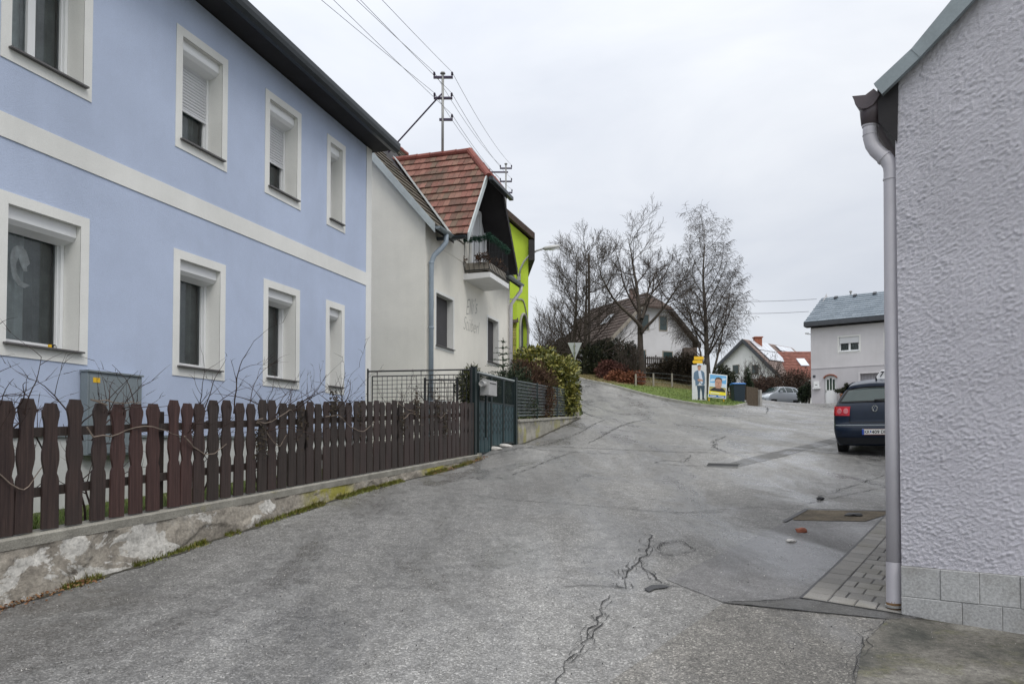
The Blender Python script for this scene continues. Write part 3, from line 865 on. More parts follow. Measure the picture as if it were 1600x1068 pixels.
# ================================================================== generic window
def window(root, fr, u0, u1, z0, z1, depth=.25, sur=.12, label=None, box=False, shutter=0.0, mull=False,
           sill=True, frame_mat='white_pvc', sur_mat='trim', pane_mat='glass', back='curtain', fw=.065, sill_out=.05, transom=0, sill_mat='sill'):
    mb = MB()
    fbox(mb, fr, u0, u0 + fw, z0, z1, -depth - .05, -depth)
    fbox(mb, fr, u1 - fw, u1, z0, z1, -depth - .05, -depth)
    fbox(mb, fr, u0 + fw, u1 - fw, z0, z0 + fw * 1.4, -depth - .05, -depth)
    fbox(mb, fr, u0 + fw, u1 - fw, z1 - fw * 1.3, z1, -depth - .05, -depth)
    if mull: fbox(mb, fr, (u0 + u1) / 2 - fw * .7, (u0 + u1) / 2 + fw * .7, z0 + fw * 1.4, z1 - fw * 1.3, -depth - .05, -depth + .004)
    if transom: fbox(mb, fr, u0 + fw, u1 - fw, z0 + transom, z0 + transom + fw, -depth - .05, -depth + .002)
    win = mb.build('window', MT[frame_mat], root, label=label)
    mb = MB()
    mb.poly([fr.p(u0, z0, -depth - .03), fr.p(u1, z0, -depth - .03), fr.p(u1, z1, -depth - .03), fr.p(u0, z1, -depth - .03)])
    mb.build('pane', MT[pane_mat], win)
    if back:
        mb = MB(); nf = 26; bd = -depth - .12
        pts = [(u0 + (u1 - u0) * k / nf, bd - .02 * (1 + math.sin(k * 1.9 + u0 * 5))) for k in range(nf + 1)]
        split = u0 + (u1 - u0) * .55
        for k in range(nf):
            mb.mi = 0 if (pts[k][0] < split and back == 'curtain') else 1
            mb.poly([fr.p(pts[k][0], z0, pts[k][1]), fr.p(pts[k + 1][0], z0, pts[k + 1][1]), fr.p(pts[k + 1][0], z1, pts[k + 1][1]), fr.p(pts[k][0], z1, pts[k][1])])
        mb.build('curtain', [MT['curtain'], MT['dark_room']], win)
    # surround: plaster trim and reveal
    mb = MB(); o1 = .010; o0 = -.02
    if sur > 0:
        for q in ((u0 - sur, u0, z0 - sur, z1 + sur), (u1, u1 + sur, z0 - sur, z1 + sur), (u0, u1, z1, z1 + sur), (u0, u1, z0 - sur, z0)):
            fbox(mb, fr, *q, .001, o1)
    e = o1 if sur > 0 else 0.0
    for (ua, za), (ub, zb) in (((u0, z0), (u0, z1)), ((u0, z1), (u1, z1)), ((u1, z1), (u1, z0)), ((u1, z0), (u0, z0))):
        mb.poly([fr.p(ua, za, e), fr.p(ub, zb, e), fr.p(ub, zb, -depth - .15), fr.p(ua, za, -depth - .15)])
    mb.build('surround', MT[sur_mat], win)
    if sill:
        mb = MB()
        mb.prism([fr.p(u0 - .03, z0 + .002, sill_out), fr.p(u0 - .03, z0 + .002 + .03, -depth + .02), fr.p(u0 - .03, z0 + .03 + .024, -depth + .02), fr.p(u0 - .03, z0 + .026, sill_out)],
                 fr.p(u1 + .03, 0) - fr.p(u0 - .03, 0)) if False else None
        a0, a1 = u0 + .004, u1 - .004
        fbox(mb, fr, a0, a1, z0 + .003, z0 + .020, -depth + .002, o1)
        fbox(mb, fr, u0 - .035, u1 + .035, z0 + .001, z0 + .020, o1 + .001, o1 + sill_out)
        mb.build('sill', MT[sill_mat], win)
    if box:
        mb = MB()
        h = .20; f0 = -.055
        prof = [(f0, z1 - .002), (f0, z1 - .125), (f0 - .045, z1 - .17), (-depth + .005, z1 - .21), (-depth + .005, z1 - .002)]
        mb.prism([fr.p(u0 + .003, z, o) for o, z in prof], fr.p(u1 - .003, 0) - fr.p(u0 + .003, 0))
        mb.build('shutter_box', MT['white_pvc'], win)
        mb = MB()
        for ua in (u0 + .004, u1 - .044):
            mb = MB(); fbox(mb, fr, ua, ua + .04, z0 + .03, z1 - .20, -depth + .004, -depth + .03)
            mb.build('shutter_rail', MT['white_pvc'], win)
    if shutter > 0:
        mb = MB(); zt = z1 - .20; zb = zt - (zt - z0) * shutter
        n = int((zt - zb) / .042)
        for k in range(n):
            za = zb + (zt - zb) * k / n; zc = zb + (zt - zb) * (k + 1) / n; zm = (za + zc) / 2
            mb.prism([fr.p(u0 + .046, za + .004, -depth + .012), fr.p(u0 + .046, zm, -depth + .022), fr.p(u0 + .046, zc - .002, -depth + .012), fr.p(u0 + .046, zc - .002, -depth + .006), fr.p(u0 + .046, za + .004, -depth + .006)],
                     fr.p(u1 - .046, 0) - fr.p(u0 + .046, 0))
        fbox(mb, fr, u0 + .046, u1 - .046, zb - .03, zb + .003, -depth + .004, -depth + .026)
        mb.build('roller_shutter', MT['shutter_slat'], win)
    return win

# ================================================================== blue house
def blue_house():
    fr = FB
    uA = fr.uY(1.0); uE = fr.uz(579, 420)[0]
    root = thing('blue_house', 'two-storey pale blue rendered house with white window surrounds behind the brown picket fence', 'house', fr.p(uE, garden_z(-3, 14)))
    (ua_, za_), (ub_, zb_) = fr.uz(304, 0), fr.uz(580, 235)
    zt = lambda u: za_ + (zb_ - za_) * (u - ua_) / (ub_ - ua_)
    zl0 = (fr.uz(269.7, 585)[1] + fr.uz(136, 571)[1]) / 2; zl1 = (fr.uz(270, 387)[1] + fr.uz(411, 434)[1]) / 2
    zu0 = (fr.uz(271, 226)[1] + fr.uz(411, 300)[1]) / 2; zu1 = (fr.uz(274, 33)[1] + fr.uz(413, 138)[1]) / 2
    spans = [(-8, 137), (270, 351.5), (411.3, 468), (509, 538)]
    S = .115
    holes = []; wins = []
    for k, (a, b) in enumerate(spans):
        u0 = fr.uz(a, 480)[0] + S; u1 = fr.uz(b, 480)[0] - S
        for up in (0, 1):
            z0, z1 = (zu0, zu1) if up else (zl0, zl1)
            holes.append((u0, u1, z0 + S, z1 - S)); wins.append((k, up))
    zp = fr.uz(60, 679)[1]
    mb = MB()
    wall_grid(mb, fr, uA, uE, zp, zt, holes)
    dep = 9.0
    mb.poly([fr.p(uE, zp), fr.p(uE, zp, -dep), fr.p(uE, zt(uE), -dep), fr.p(uE, zt(uE) + dep / 2 * .9, -dep / 2), fr.p(uE, zt(uE))])
    mb.poly([fr.p(uA, zp, -dep), fr.p(uA, zp), fr.p(uA, zt(uA)), fr.p(uA, zt(uA) + dep / 2 * .9, -dep / 2), fr.p(uA, zt(uA), -dep)])
    mb.poly([fr.p(uE, zp, -dep), fr.p(uA, zp, -dep), fr.p(uA, zt(uA), -dep), fr.p(uE, zt(uE), -dep)])
    mb.build('wall', MT['blue'], root)
    mb = MB(); fbox(mb, fr, uA, uE, -2.2, zp - .02, -dep, -.0); mb.build('plinth', MT['grey_plinth'], root)
    mb = MB(); fbox(mb, fr, uA, uE, zp - .02, zp + .012, -.05, .03); mb.build('plinth_flashing', MT['zinc'], root)
    ub0, zb0 = fr.uz(0, 173); zb1 = fr.uz(0, 212)[1]
    uc = fr.uz(571.5, 430)[0]
    mb = MB(); fbox(mb, fr, uA, uc, zb1, zb0, .001, .012); mb.build('string_course', MT['trim'], root)
    mb = MB(); mb.prism([fr.p(uc, zp + .012, .012), fr.p(uE + .012, zp + .012, .012), fr.p(uE + .012, zt(uE), .012), fr.p(uc, zt(uc), .012)], -NN.to_3d() * .011)
    mb.prism([fr.p(uE + .001, zp + .012, .0), fr.p(uE + .001, zp + .012, -.28), fr.p(uE + .001, zt(uE) - .0, -.28), fr.p(uE + .001, zt(uE), .0)], D.to_3d() * .011)
    mb.build('corner_trim', MT['trim'], root)
    labs = ['partly visible lower window with a hanging moon ornament behind the pane', 'lower window with open shutter', 'lower window with open shutter', 'narrow lower window near the corner',
            'upper window at the edge without lowered shutter', 'upper window with roller shutter half down', 'upper window with roller shutter half down', 'narrow upper window near the corner']
    for (k, up), h in zip(wins, holes):
        window(root, fr, *h, depth=.25, sur=S, box=True, shutter=(.52 if up and k in (1, 2) else 0), label=labs[k + 4 * up],
               back='curtain' if (k != 2) else 'dark', mull=(up and k == 0))
    # eaves: soffit boards, gutter, roof
    ov = .47
    uR = uE + .16
    def edge(u, o, dz=0): return fr.p(u, zt(u) + dz, o)
    zo = fr.uz(612, 230, ov)[1] - zt(uE)
    mb = MB()
    mb.prism([edge(uA, -.15, .02), edge(uA, ov, .02), edge(uA, ov, .06), edge(uA, -.15, .06)], edge(uR, 0) - edge(uA, 0))
    mb.build('soffit', MT['soffit'], root)
    mb = MB()
    # box gutter with rounded front
    prof = [(ov - .09, -.015), (ov + .0, -.035), (ov + .055, .0), (ov + .075, .06), (ov + .078, .135), (ov + .06, .14), (ov - .09, .10)]
    mb.prism([edge(uA, o, z) for o, z in prof], edge(uR + .02, 0) - edge(uA, 0))
    prof = [(ov - .24, .062), (ov - .092, .022), (ov - .092, .12), (ov - .24, .14)]
    mb.prism([edge(uA, o, z) for o, z in prof], edge(uR, 0) - edge(uA, 0))
    mb.build('gutter', MT['gutter_dark'], root)
    mb = MB()
    rz = dep / 2 * .9
    P = [(ov - .02, .15 - .0), (-dep / 2, .15 + rz + ov * .9), (-dep - ov, .15), (-dep - ov, .05), (-dep / 2, .05 + rz + ov * .9 - .03), (ov - .22, .155)]
    mb.prism([edge(uA - .1, o, z) for o, z in P], edge(uR, 0) - edge(uA - .1, 0))
    mb.build('roof', MT['brown_roof'], root)
    # red ridge stub seen over the eave end
    return root, holes
BLUE, BLUE_HOLES = blue_house()

# things on / in the blue house
def moon_ornament():
    fr = FB
    mb = MB()
    pts = []
    src = [(18, 388), (26, 383), (34, 385), (40, 392), (43, 400), (46, 412), (41, 417), (42, 424), (36, 424), (31, 412), (28, 402), (24, 414), (26, 428), (33, 440), (46, 446), (38, 450), (28, 446), (20, 436), (16, 420), (15, 402)]
    o = -.25 - .045
    q = [fr.uz(a, b, o) for a, b in src]
    mb.prism([fr.p(u, z, o) for u, z in q], NN.to_3d() * .008)
    o_ = mb.build('moon_ornament', MT['curtain_white'])
    tag(o_, 'white crescent moon ornament hanging inside the lower window at the left edge', 'ornament')
MT['curtain_white'] = plain('pale_ornament_card', (.86, .84, .82), .8, var=.25, vscale=14)
moon_ornament()

def sill_clock():
    fr = FB; h = BLUE_HOLES[0]
    u = h[1] - .22; z = h[2] + .021
    root = thing('toy_figure', 'tiny yellow and black figure standing on the sill of the moon window', 'ornament', fr.p(u, z, -.1))
    mb = MB(); mb.lathe(fr.p(u, z + .028, -.1), [(.001, -.012), (.028, -.008), (.028, .008), (.001, .012)], 14, NN.to_3d()); mb.build('ring', MT['black'], root)
    mb = MB(); mb.lathe(fr.p(u, z + .028, -.1), [(.001, .013), (.016, .014), (.001, .016)], 12, NN.to_3d()); mb.build('face', MT['stone_pale'], root)
    mb = MB(); fbox(mb, fr, u - .062, u - .034, z, z + .05, -.12, -.09); mb.build('stand', MT['yellow_paint'], root, bevel=.004)
sill_clock()

def cabinet():
    fr = FB
    u0, z1 = fr.uz(137.5, 580, .12); u1 = fr.uz(222, 588, .12)[0]; z0 = z1 - .92
    root = thing('meter_cabinet', 'grey metal utility cabinet with a yellow warning sticker on the blue wall', 'cabinet', fr.p(u0, z0, 0))
    mb = MB(); fbox(mb, fr, u0, u1, z0, z1, .013, .12); mb.build('body', MT['box_grey'], root, bevel=.006)
    mb = MB(); fbox(mb, fr, u0 + .02, u1 - .02, z0 + .02, z1 - .035, .121, .130); mb.build('door', MT['box_grey'], root, bevel=.003)
    mb = MB(); fbox(mb, fr, u0 - .01, u1 + .01, z1 + .001, z1 + .02, .0125, .14); mb.build('cover', MT['zinc'], root)
    mb = MB(); a = u0 + .06; fbox(mb, fr, a, a + .095, z1 - .115, z1 - .06, .131, .133); mb.build('warning_sticker', MT['yellow_paint'], root)
cabinet()

# ================================================================== picket fence on its wall
def fence_wall():
    fr = FF
    root = thing('garden_wall', 'low crumbling plaster wall with patches of white paint under the picket fence', 'wall', fr.p(fr.uY(8), -1))
    uA = fr.uY(1.0); uE = fr.uY(16.25)
    ztop = lambda u: -.775 + .0512 * (u * fr.d.y - 6.16)
    mb = MB()
    nu, nv = 420, 26
    def P(a, b):
        u = uA + (uE - uA) * a
        q = fr.p(u, 0, .085)
        zb = H(q.x, q.y) - .12; zt = ztop(u) - .085
        z = zb + (zt - zb) * b
        nzv = noise.fractal(Vector((u * 2.2, z * 2.6, 1.7)), 1.0, 2.1, 5)
        st = .018 if noise.noise(Vector((u * 1.7, z * 2.2, 9))) > .05 else 0
        hgt = max(zt - zb, .05)
        lean = .05 * (1 - b) * min(1, hgt / .4)
        return fr.p(u, z, .075 + lean + nzv * .022 + st + .012 * noise.noise(Vector((u * 14, z * 14, 3))))
    mb.grid(P, nu, nv)
    mb.build('plaster_face', MT['crumble'], root, smooth=True)
    mb = MB(); 
    for k in range(60):
        ua = uA + (uE - uA) * k / 60; ub = uA + (uE - uA) * (k + 1) / 60
        mb.prism([fr.p(ua, ztop(ua) - .09, .085), fr.p(ua, ztop(ua) - .012, .095), fr.p(ua, ztop(ua), .08), fr.p(ua, ztop(ua), -.17), fr.p(ua, ztop(ua) - .8, -.17), fr.p(ua, ztop(ua) - .8, .03), fr.p(ua, ztop(ua) - .09, .03)],
                 fr.p(ub, ztop(ub)) - fr.p(ua, ztop(ua)))
    mb.build('coping', MT['coping'], root)
    q = fr.p(uE, 0); mb = MB(); fbox(mb, fr, uE - .02, uE + .06, H(q.x, q.y) - .2, ztop(uE) + .02, -.17, .11); mb.build('end_block', MT['coping'], root, bevel=.01)
    return ztop
FZT = fence_wall()

def picket_fence():
    fr = FF
    uA = fr.uY(4.6); uE = fr.uY(16.15)
    root = thing('picket_fence', 'long dark red-brown picket fence with wavy pickets along the road', 'fence', fr.p(fr.uY(10), -.6))
    zb = lambda u: FZT(u) + .012
    prof = [(0, .62), (.03, .76), (.065, 1.0), (.10, 1.0), (.14, .85), (.18, .76), (.24, .75), (.30, .76), (.345, .88), (.39, 1.0), (.45, 1.02), (.49, .93), (.525, .80), (.56, .72), (.575, .82), (.59, .92), (.62, .99), (.68, 1.0), (.8, 1.0), (1, 1.0)]
    px = [5.6, 36, 79, 115, 152, 182, 211, 239, 271, 290, 310, 331.6, 352, 372, 391, 408]
    Ys = [7380 / (1198 - x) for x in px]
    y = Ys[0]
    pre = [y - .235 * k for k in range(6, 0, -1)]
    Ys = pre + Ys
    while Ys[-1] < 16.0: Ys.append(Ys[-1] + random.uniform(.187, .212))
    rnd = random.Random(11)
    for k, Y in enumerate(Ys):
        u = fr.uY(Y)
        hw = .083 * rnd.uniform(.94, 1.03); Ht = 1.09 * rnd.uniform(.972, 1.022)
        if Y > 9.5: hw *= 1.05
        if 9 < Y < 16 and rnd.random() < .08: Ht *= 1.04
        lean = rnd.uniform(-.022, .022); oz = rnd.uniform(-.004, .006)
        left = []; right = []
        for t, wd in prof:
            z = zb(u) + Ht * (1 - t); s = lean * (1 - t)
            left.append(fr.p(u + s - hw * wd, z, oz)); right.append(fr.p(u + s + hw * wd, z, oz))
        pts = right + left[::-1]
        mb = MB(); mb.prism(pts, NN.to_3d() * .022)
        mt = 'picket'
        if 7.2 < Y < 8.2: mt = 'picket_red'
        elif Y > 9.2: mt = 'picket_dark' if rnd.random() < .6 else 'picket'
        elif rnd.random() < .25: mt = 'picket_dark'
        mb.build('picket', MT[mt], root)
    for t, name in ((.24, 'rail'), (.705, 'rail')):
        mb = MB()
        for a, b in ((uA, fr.uY(8.4)), (fr.uY(8.4) + .003, fr.uY(12.2)), (fr.uY(12.2) + .003, uE)):
            za, zc = zb(a) + 1.09 * (1 - t), zb(b) + 1.09 * (1 - t)
            mb.prism([fr.p(a, za + .04, -.006), fr.p(a, za - .04, -.006), fr.p(a, za - .04, -.05), fr.p(a, za + .04, -.05)], fr.p(b, zc) - fr.p(a, za))
        mb.build(name, MT['picket_dark'], root)
    for Y in (5.3, 7.85, 10.35, 13.0, 15.9):
        mb = MB(); u = fr.uY(Y); fbox(mb, fr, u - .05, u + .05, FZT(u) - .02, FZT(u) + 1.0, -.16, -.055); mb.build('post', MT['picket_dark'], root, bevel=.006)
picket_fence()

# ================================================================== bare vines over the fence
def vine(mb, p, d, L, r, depth, rnd, droop=.25):
    n = max(4, int(L / .07)); pts = [p.copy()]; rs = [r]
    kids = []
    for k in range(n):
        d = (d + Vector((rnd.uniform(-1, 1), rnd.uniform(-1, 1) * .7, rnd.uniform(-1, 1))) * .20 + Vector((0, 0, -droop * k / n * .35))).normalized()
        p = p + d * (L / n); pts.append(p.copy()); rs.append(r * (1 - .8 * (k + 1) / n))
        if depth > 0 and k > 1 and rnd.random() < .42: kids.append((p.copy(), d.copy(), rs[-1]))
    mb.tube(pts, rs, 5)
    for q, dd, rr in kids:
        ax = Vector((rnd.uniform(-1, 1), rnd.uniform(-1, 1), rnd.uniform(-.3, 1))).normalized()
        vine(mb, q, (dd * .6 + ax * .8).normalized(), L * rnd.uniform(.22, .5), max(rr * .7, .0028), depth - 1, rnd, droop)

def vines():
    rnd = random.Random(5)
    fr = FF
    labels = [('bare thorny vine arching over the first pickets at the left edge', 6.3, 1.0), ('bare dark vine sticking up in front of the grey cabinet', 7.35, .6),
              ('thin bare vine between the cabinet and the second lower window', 8.5, .5), ('dense tangle of bare vine below the third lower window', 9.6, 1.1),
              ('bare vine with long looping stems below the narrow lower window', 11.3, 1.0), ('bare vine with clumps in front of the wire mesh panel', 13.3, 1.0), ('bare vine tangle near the gate end of the fence', 14.7, .7)]
    for k, (lab, Y, sz) in enumerate(labels):
        u = fr.uY(Y)
        root = thing('bare_vine', lab, 'vine', fr.p(u, FZT(u) - .05, -.3), 'bare vines along the fence')
        mb = MB(); mb2 = MB()
        for j in range(int(7 + 8 * sz)):
            b = fr.p(u + rnd.uniform(-.5, .5) * sz, FZT(u) + rnd.uniform(.55, .95), -rnd.uniform(.1, .3))
            d = Vector((rnd.uniform(-.5, 1) * .5, rnd.uniform(-1, 1) * 1.1, rnd.uniform(.12, .75))).normalized()
            vine(mb, b, d, rnd.uniform(.5, .95) * (.65 + .45 * sz), rnd.uniform(.006, .011), 2, rnd)
        for j in range(1 + (k % 2)):     # pale stems lying along the top rail, outside
            b = fr.p(u - rnd.uniform(.2, .8), FZT(u) + rnd.uniform(.7, 1.08), .045 + rnd.uniform(0, .03))
            pts = [b]; dz = rnd.uniform(-.25, .1)
            Ls = rnd.uniform(.6, 1.3); sg_ = rnd.uniform(-.12, .12)
            for q in range(1, 13):
                t = q / 12
                pts.append(fr.p(u - .5 + Ls * t + rnd.uniform(-.01, .01), b.z + dz * math.sin(t * 2.6) + sg_ * math.sin(t * 6 + k) + rnd.uniform(-.012, .012), .04 + .02 * math.sin(q)))
            mb2.tube(pts, [.008 * (1 - .5 * q / 12) for q in range(13)], 5)
        for j in range(3):                   # stems behind the pickets
            b = fr.p(u + rnd.uniform(-.6, .6) * sz, FZT(u) - .05, -.25)
            vine(mb, b, Vector((0, rnd.uniform(-.2, .2), 1)), 1.0, .012, 2, rnd, 0)
        mb.build('stems', MT['vine'], root); mb2.build('pale_stems', MT['vine_pale'], root)
        if k in (3, 4, 5, 6):                # dead clumps caught on the pickets
            mbc = MB()
            for j in range(2):
                c = fr.p(u + rnd.uniform(-.7, .7), FZT(u) + rnd.uniform(.55, 1.05), .01)
                for q in range(160):
                    v = Vector((rnd.gauss(0, .03), rnd.gauss(0, .09), rnd.gauss(0, .12)))
                    s_ = rnd.uniform(.012, .03); a = Vector((rnd.uniform(-1, 1), rnd.uniform(-1, 1), rnd.uniform(-1, 1))).normalized(); b_ = a.orthogonal().normalized()
                    mbc.poly([c + v + a * s_, c + v + b_ * s_ * .6, c + v - a * s_, c + v - b_ * s_ * .6])
            mbc.build('dead_leaves', MT['dark_hedge'], root)
vines()
# ================================================================== plant helpers
def leaves(mb, blobs, n, size, asp=.5, shell=.45, seed=1, rough=.28, up=0.0, wild=.6, zmin=None):
    """leaf-sized faces spread through uneven ellipsoid clumps"""
    rnd = random.Random(seed)
    vols = [b[1][0] * b[1][1] * b[1][2] for b in blobs]
    for _ in range(n):
        c, r = rnd.choices(blobs, vols)[0]
        d = Vector((rnd.gauss(0, 1), rnd.gauss(0, 1), rnd.gauss(0, 1))).normalized()
        k = shell + (1 - shell) * rnd.random() ** .6
        k *= 1 + rough * noise.noise(d * 2.6 + Vector(c)) + rough * .5 * noise.noise(d * 7 + Vector(c))
        p = Vector(c) + Vector((d.x * r[0], d.y * r[1], d.z * r[2])) * k
        if zmin is not None and p.z < zmin: continue
        a = (d + Vector((rnd.gauss(0, wild), rnd.gauss(0, wild), rnd.gauss(0, wild) + up))).normalized()
        s = size * rnd.uniform(.6, 1.35)
        b = a.cross(Vector((rnd.gauss(0, 1), rnd.gauss(0, 1), rnd.gauss(0, 1)))).normalized()
        mb.poly([p - a * s, p + b * s * asp, p + a * s, p - b * s * asp])

def grow(mb, p, d, L, r, lvl, cfg, rnd):
    n = max(3, int(L / cfg['seg'])) if lvl < cfg['levels'] else 3
    n = min(n, 9 if lvl else 16)
    pts = [p.copy()]; rs = [r]; dirs = [d.copy()]
    for k in range(n):
        wob = cfg['wob'] * (1 if lvl else cfg.get('w0', .6))
        up = cfg['up'][min(lvl, len(cfg['up']) - 1)]
        d = (d + Vector((rnd.gauss(0, wob), rnd.gauss(0, wob), rnd.gauss(0, wob))) + Vector((0, 0, up / n))).normalized()
        p = p + d * (L / n); pts.append(p.copy()); dirs.append(d.copy())
        rs.append(max(cfg['rmin'], r * (1 - (.8 if lvl else .94) * ((k + 1) / n) ** (1 if lvl else .8))))
    mb.tube(pts, rs, 7 if lvl == 0 else (5 if lvl == 1 else 3), cap=False)
    if lvl >= cfg['levels']: return
    nk = cfg['n'][lvl]
    t0 = cfg['t0'][lvl]
    az = rnd.uniform(0, 6.28)
    for j in range(nk):
        t = t0 + (1 - t0) * (j + rnd.random()) / nk
        f = t * n; i = min(int(f), n - 1); q = pts[i].lerp(pts[i + 1], f - i); dd = dirs[i + 1]
        az += 2.4 + rnd.uniform(-.5, .5)
        ang = R(cfg['ang'][lvl]) * rnd.uniform(.7, 1.25)
        x = dd.orthogonal().normalized(); y = dd.cross(x)
        nd = (dd * math.cos(ang) + (x * math.cos(az) + y * math.sin(az)) * math.sin(ang)).normalized()
        if nd.z < cfg.get('minz', -.4): nd.z = cfg.get('minz', -.4); nd.normalize()
        ll = L * cfg['len'][lvl] * (1 - cfg['taper'][lvl] * t) * rnd.uniform(.7, 1.2)
        grow(cfg['mb'], q, nd, ll, max(cfg['rmin'], rs[i] * cfg['rr'] * rnd.uniform(.7, 1)), lvl + 1, cfg, rnd)

def bare_tree(name, label, base, stems, cfg, seed, bark='bark', twig='twig', cat='tree', group=None):
    rnd = random.Random(seed)
    root = thing(name, label, cat, base, group)
    tm = MB(); cm = MB(); cfg = dict(cfg); cfg['mb'] = cm
    for off, d, L, r in stems:
        grow(tm, Vector(base) + Vector(off) - Vector((0, 0, .25)), Vector(d).normalized(), L, r, 0, cfg, rnd)
    tm.build('trunk', MT[bark], root, smooth=True); cm.build('crown', MT[twig], root)
    return root

def gpt(px, py, Y):
    p = at(px, py, Y); return Vector((p.x, p.y, H(p.x, p.y)))

def text_mesh(s, size, shear=0.0, bold=0.0):
    cu = bpy.data.curves.new('lettering', 'FONT'); cu.body = s; cu.size = size; cu.shear = shear; cu.offset = bold; cu.resolution_u = 3
    o = bpy.data.objects.new('lettering', cu); col.objects.link(o)
    dg = bpy.context.evaluated_depsgraph_get(); dg.update()
    me = bpy.data.meshes.new_from_object(o.evaluated_get(dg))
    V = [v.co.copy() for v in me.vertices]; F = [tuple(p.vertices) for p in me.polygons]
    bpy.data.objects.remove(o); bpy.data.curves.remove(cu); bpy.data.meshes.remove(me)
    return V, F

def add_text(mb, s, size, P, shear=0.0, bold=0.0, width=None):
    """P(x, y) -> point; scaled to width when given"""
    V, F = text_mesh(s, size, shear, bold)
    x0 = min(v.x for v in V); x1 = max(v.x for v in V)
    k = 1 if width is None else width / (x1 - x0)
    b = len(mb.v)
    for v in V: mb.v.append(Vector(P((v.x - x0) * k, v.y)))
    for f in F: mb.face([b + i for i in f])

# ================================================================== gate, mesh panels, mailbox, low wall
def gate():
    fr = FF
    u0 = fr.uz(746.5, 640)[0]; u1 = fr.uz(803, 640)[0]
    zt = (fr.uz(746, 583)[1] + fr.uz(804, 595)[1]) / 2
    zb = lambda u: (lambda q: H(q.x, q.y) + .07)(fr.p(u, 0))
    root = thing('garden_gate', 'dark teal metal gate with slotted lower panels between the picket fence and the low wall', 'gate', fr.p(u0, zb(u0) - .07))
    for u in (fr.uz(740.5, 640)[0], u1 + .08):
        mb = MB(); fbox(mb, fr, u - .06, u + .06, zb(u) - .3, zt + .09, -.07, .05); fbox(mb, fr, u - .068, u + .068, zt + .09, zt + .105, -.078, .058)
        mb.build('post', MT['gate_dark'], root)
    zm = fr.uz(748, 627)[1]
    n = 3
    for k in range(n):
        a = u0 + (u1 - u0) * k / n + .012; b = u0 + (u1 - u0) * (k + 1) / n - .012
        mb = MB()
        nsl = 6
        for q in range(nsl):
            s0 = a + .04 + (b - a - .08) * q / nsl; s1 = a + .04 + (b - a - .08) * (q + 1) / nsl - .012
            fbox(mb, fr, s0, s1, zb(a) + .04, zm, -.006, .006 + .004 * (q % 2))
        fbox(mb, fr, a + .04, b - .04, zb(a) + .04, zm, -.016, -.0065)
        pn = mb.build('lower_panel', MT['gate'], root)
        mb = MB()
        for q in range(nsl):
            sc0 = a + .04 + (b - a - .08) * (q + .5) / nsl - .006
            for r_ in range(4):
                z = zb(a) + .30 + r_ * .165 + (.06 if q % 2 else 0)
                fbox(mb, fr, sc0 - .02, sc0 + .02, z, z + .075, .0105, .0125)
        mb.build('slots', MT['iron'], pn)
        mb = MB()
        for q in range(13):
            s = a + .04 + (b - a - .08) * q / 12
            fbox(mb, fr, s - .005, s + .005, zm, zt - .03, -.005, .005)
        mb.build('bar_infill', MT['gate_dark'], root)
        mb = MB()
        fbox(mb, fr, a, a + .04, zb(a), zt, -.02, .02); fbox(mb, fr, b - .04, b, zb(a), zt, -.02, .02)
        fbox(mb, fr, a + .04, b - .04, zt - .03, zt, -.02, .02); fbox(mb, fr, a + .04, b - .04, zm - .0, zm + .03, -.018, .018); fbox(mb, fr, a + .04, b - .04, zb(a), zb(a) + .04, -.02, .02)
        mb.build('gate_frame', MT['gate_dark'], root)
    mb = MB(); mb.prism([fr.p(u0, zt + .002, -.025), fr.p(u0, zt + .002, .025), fr.p(u0, zt + .03, .025), fr.p(u0, zt + .03, -.025)], fr.p(u1, zt) - fr.p(u0, zt))
    mb.build('top_rail', MT['zinc_pale'], root)
    # white stones at the foot of the gate
    for px, py, s in ((770, 702, .16), (789, 698, .15), (752, 705, .12)):
        g = G(px, py)
        mb = MB(); rnd = random.Random(px)
        bm = bmesh.new(); bmesh.ops.create_icosphere(bm, subdivisions=2, radius=s)
        for v in bm.verts:
            q = v.co * (1 + .35 * noise.noise(v.co * 9 + Vector((px, 0, 0)))); mb.v.append(Vector((g.x + q.x * 1.2, g.y + q.y * .8, g.z + .02 + q.z * .38)))
        for f in bm.faces: mb.face([v.index for v in f.verts])
        bm.free()
        tag(mb.build('stone', MT['stone_pale'], smooth=True), {770: 'pale stone lying under the middle of the green gate', 789: 'pale stone lying under the right part of the green gate', 752: 'flat pale stone beside the left gate post'}[px], 'stone', 'stones under the gate')
    # mailbox with newspaper tube, hung in front of the gate
    um, z1 = fr.uz(760, 590, .18); z0 = fr.uz(760, 617, .18)[1]
    u2 = fr.uz(772.5, 600, .18)[0]
    mr = thing('mailbox', 'light grey steel mailbox with a newspaper tube on the green gate', 'mailbox', fr.p(um, z0, .1))
    mb = MB()
    mb.prism([fr.p(um, z0, .03), fr.p(um, z1 - .05, .03), fr.p(um, z1 - .02, .10), fr.p(um, z1 - .05, .24), fr.p(um, z0, .24)], fr.p(u2, 0) - fr.p(um, 0))
    mb.build('box', MT['mail_grey'], mr, bevel=.006)
    mb = MB(); fbox(mb, fr, um + .05, u2 - .05, z1 - .12, z1 - .10, .241, .244); mb.build('letter_slot', MT['iron'], mr)
    c = fr.p(um - .20, (z0 + z1) / 2 + .05, .14)
    mb = MB(); ax = D.to_3d()
    mb.lathe(c, [(.045, .02), (.052, 0), (.06, 0), (.06, .36), (.0, .36)], 16, ax); mb.build('newspaper_tube', MT['mail_grey'], mr, smooth=False)
    mb = MB(); mb.lathe(c, [(.0001, .03), (.047, .03), (.047, .031), (.0001, .031)], 16, ax); mb.build('tube_opening', MT['black'], mr)
    mb = MB(); fbox(mb, fr, um + .12, um + .17, z0 - .9, z0 - .001, .10, .14); mb.build('post', MT['gate_dark'], mr)
gate()

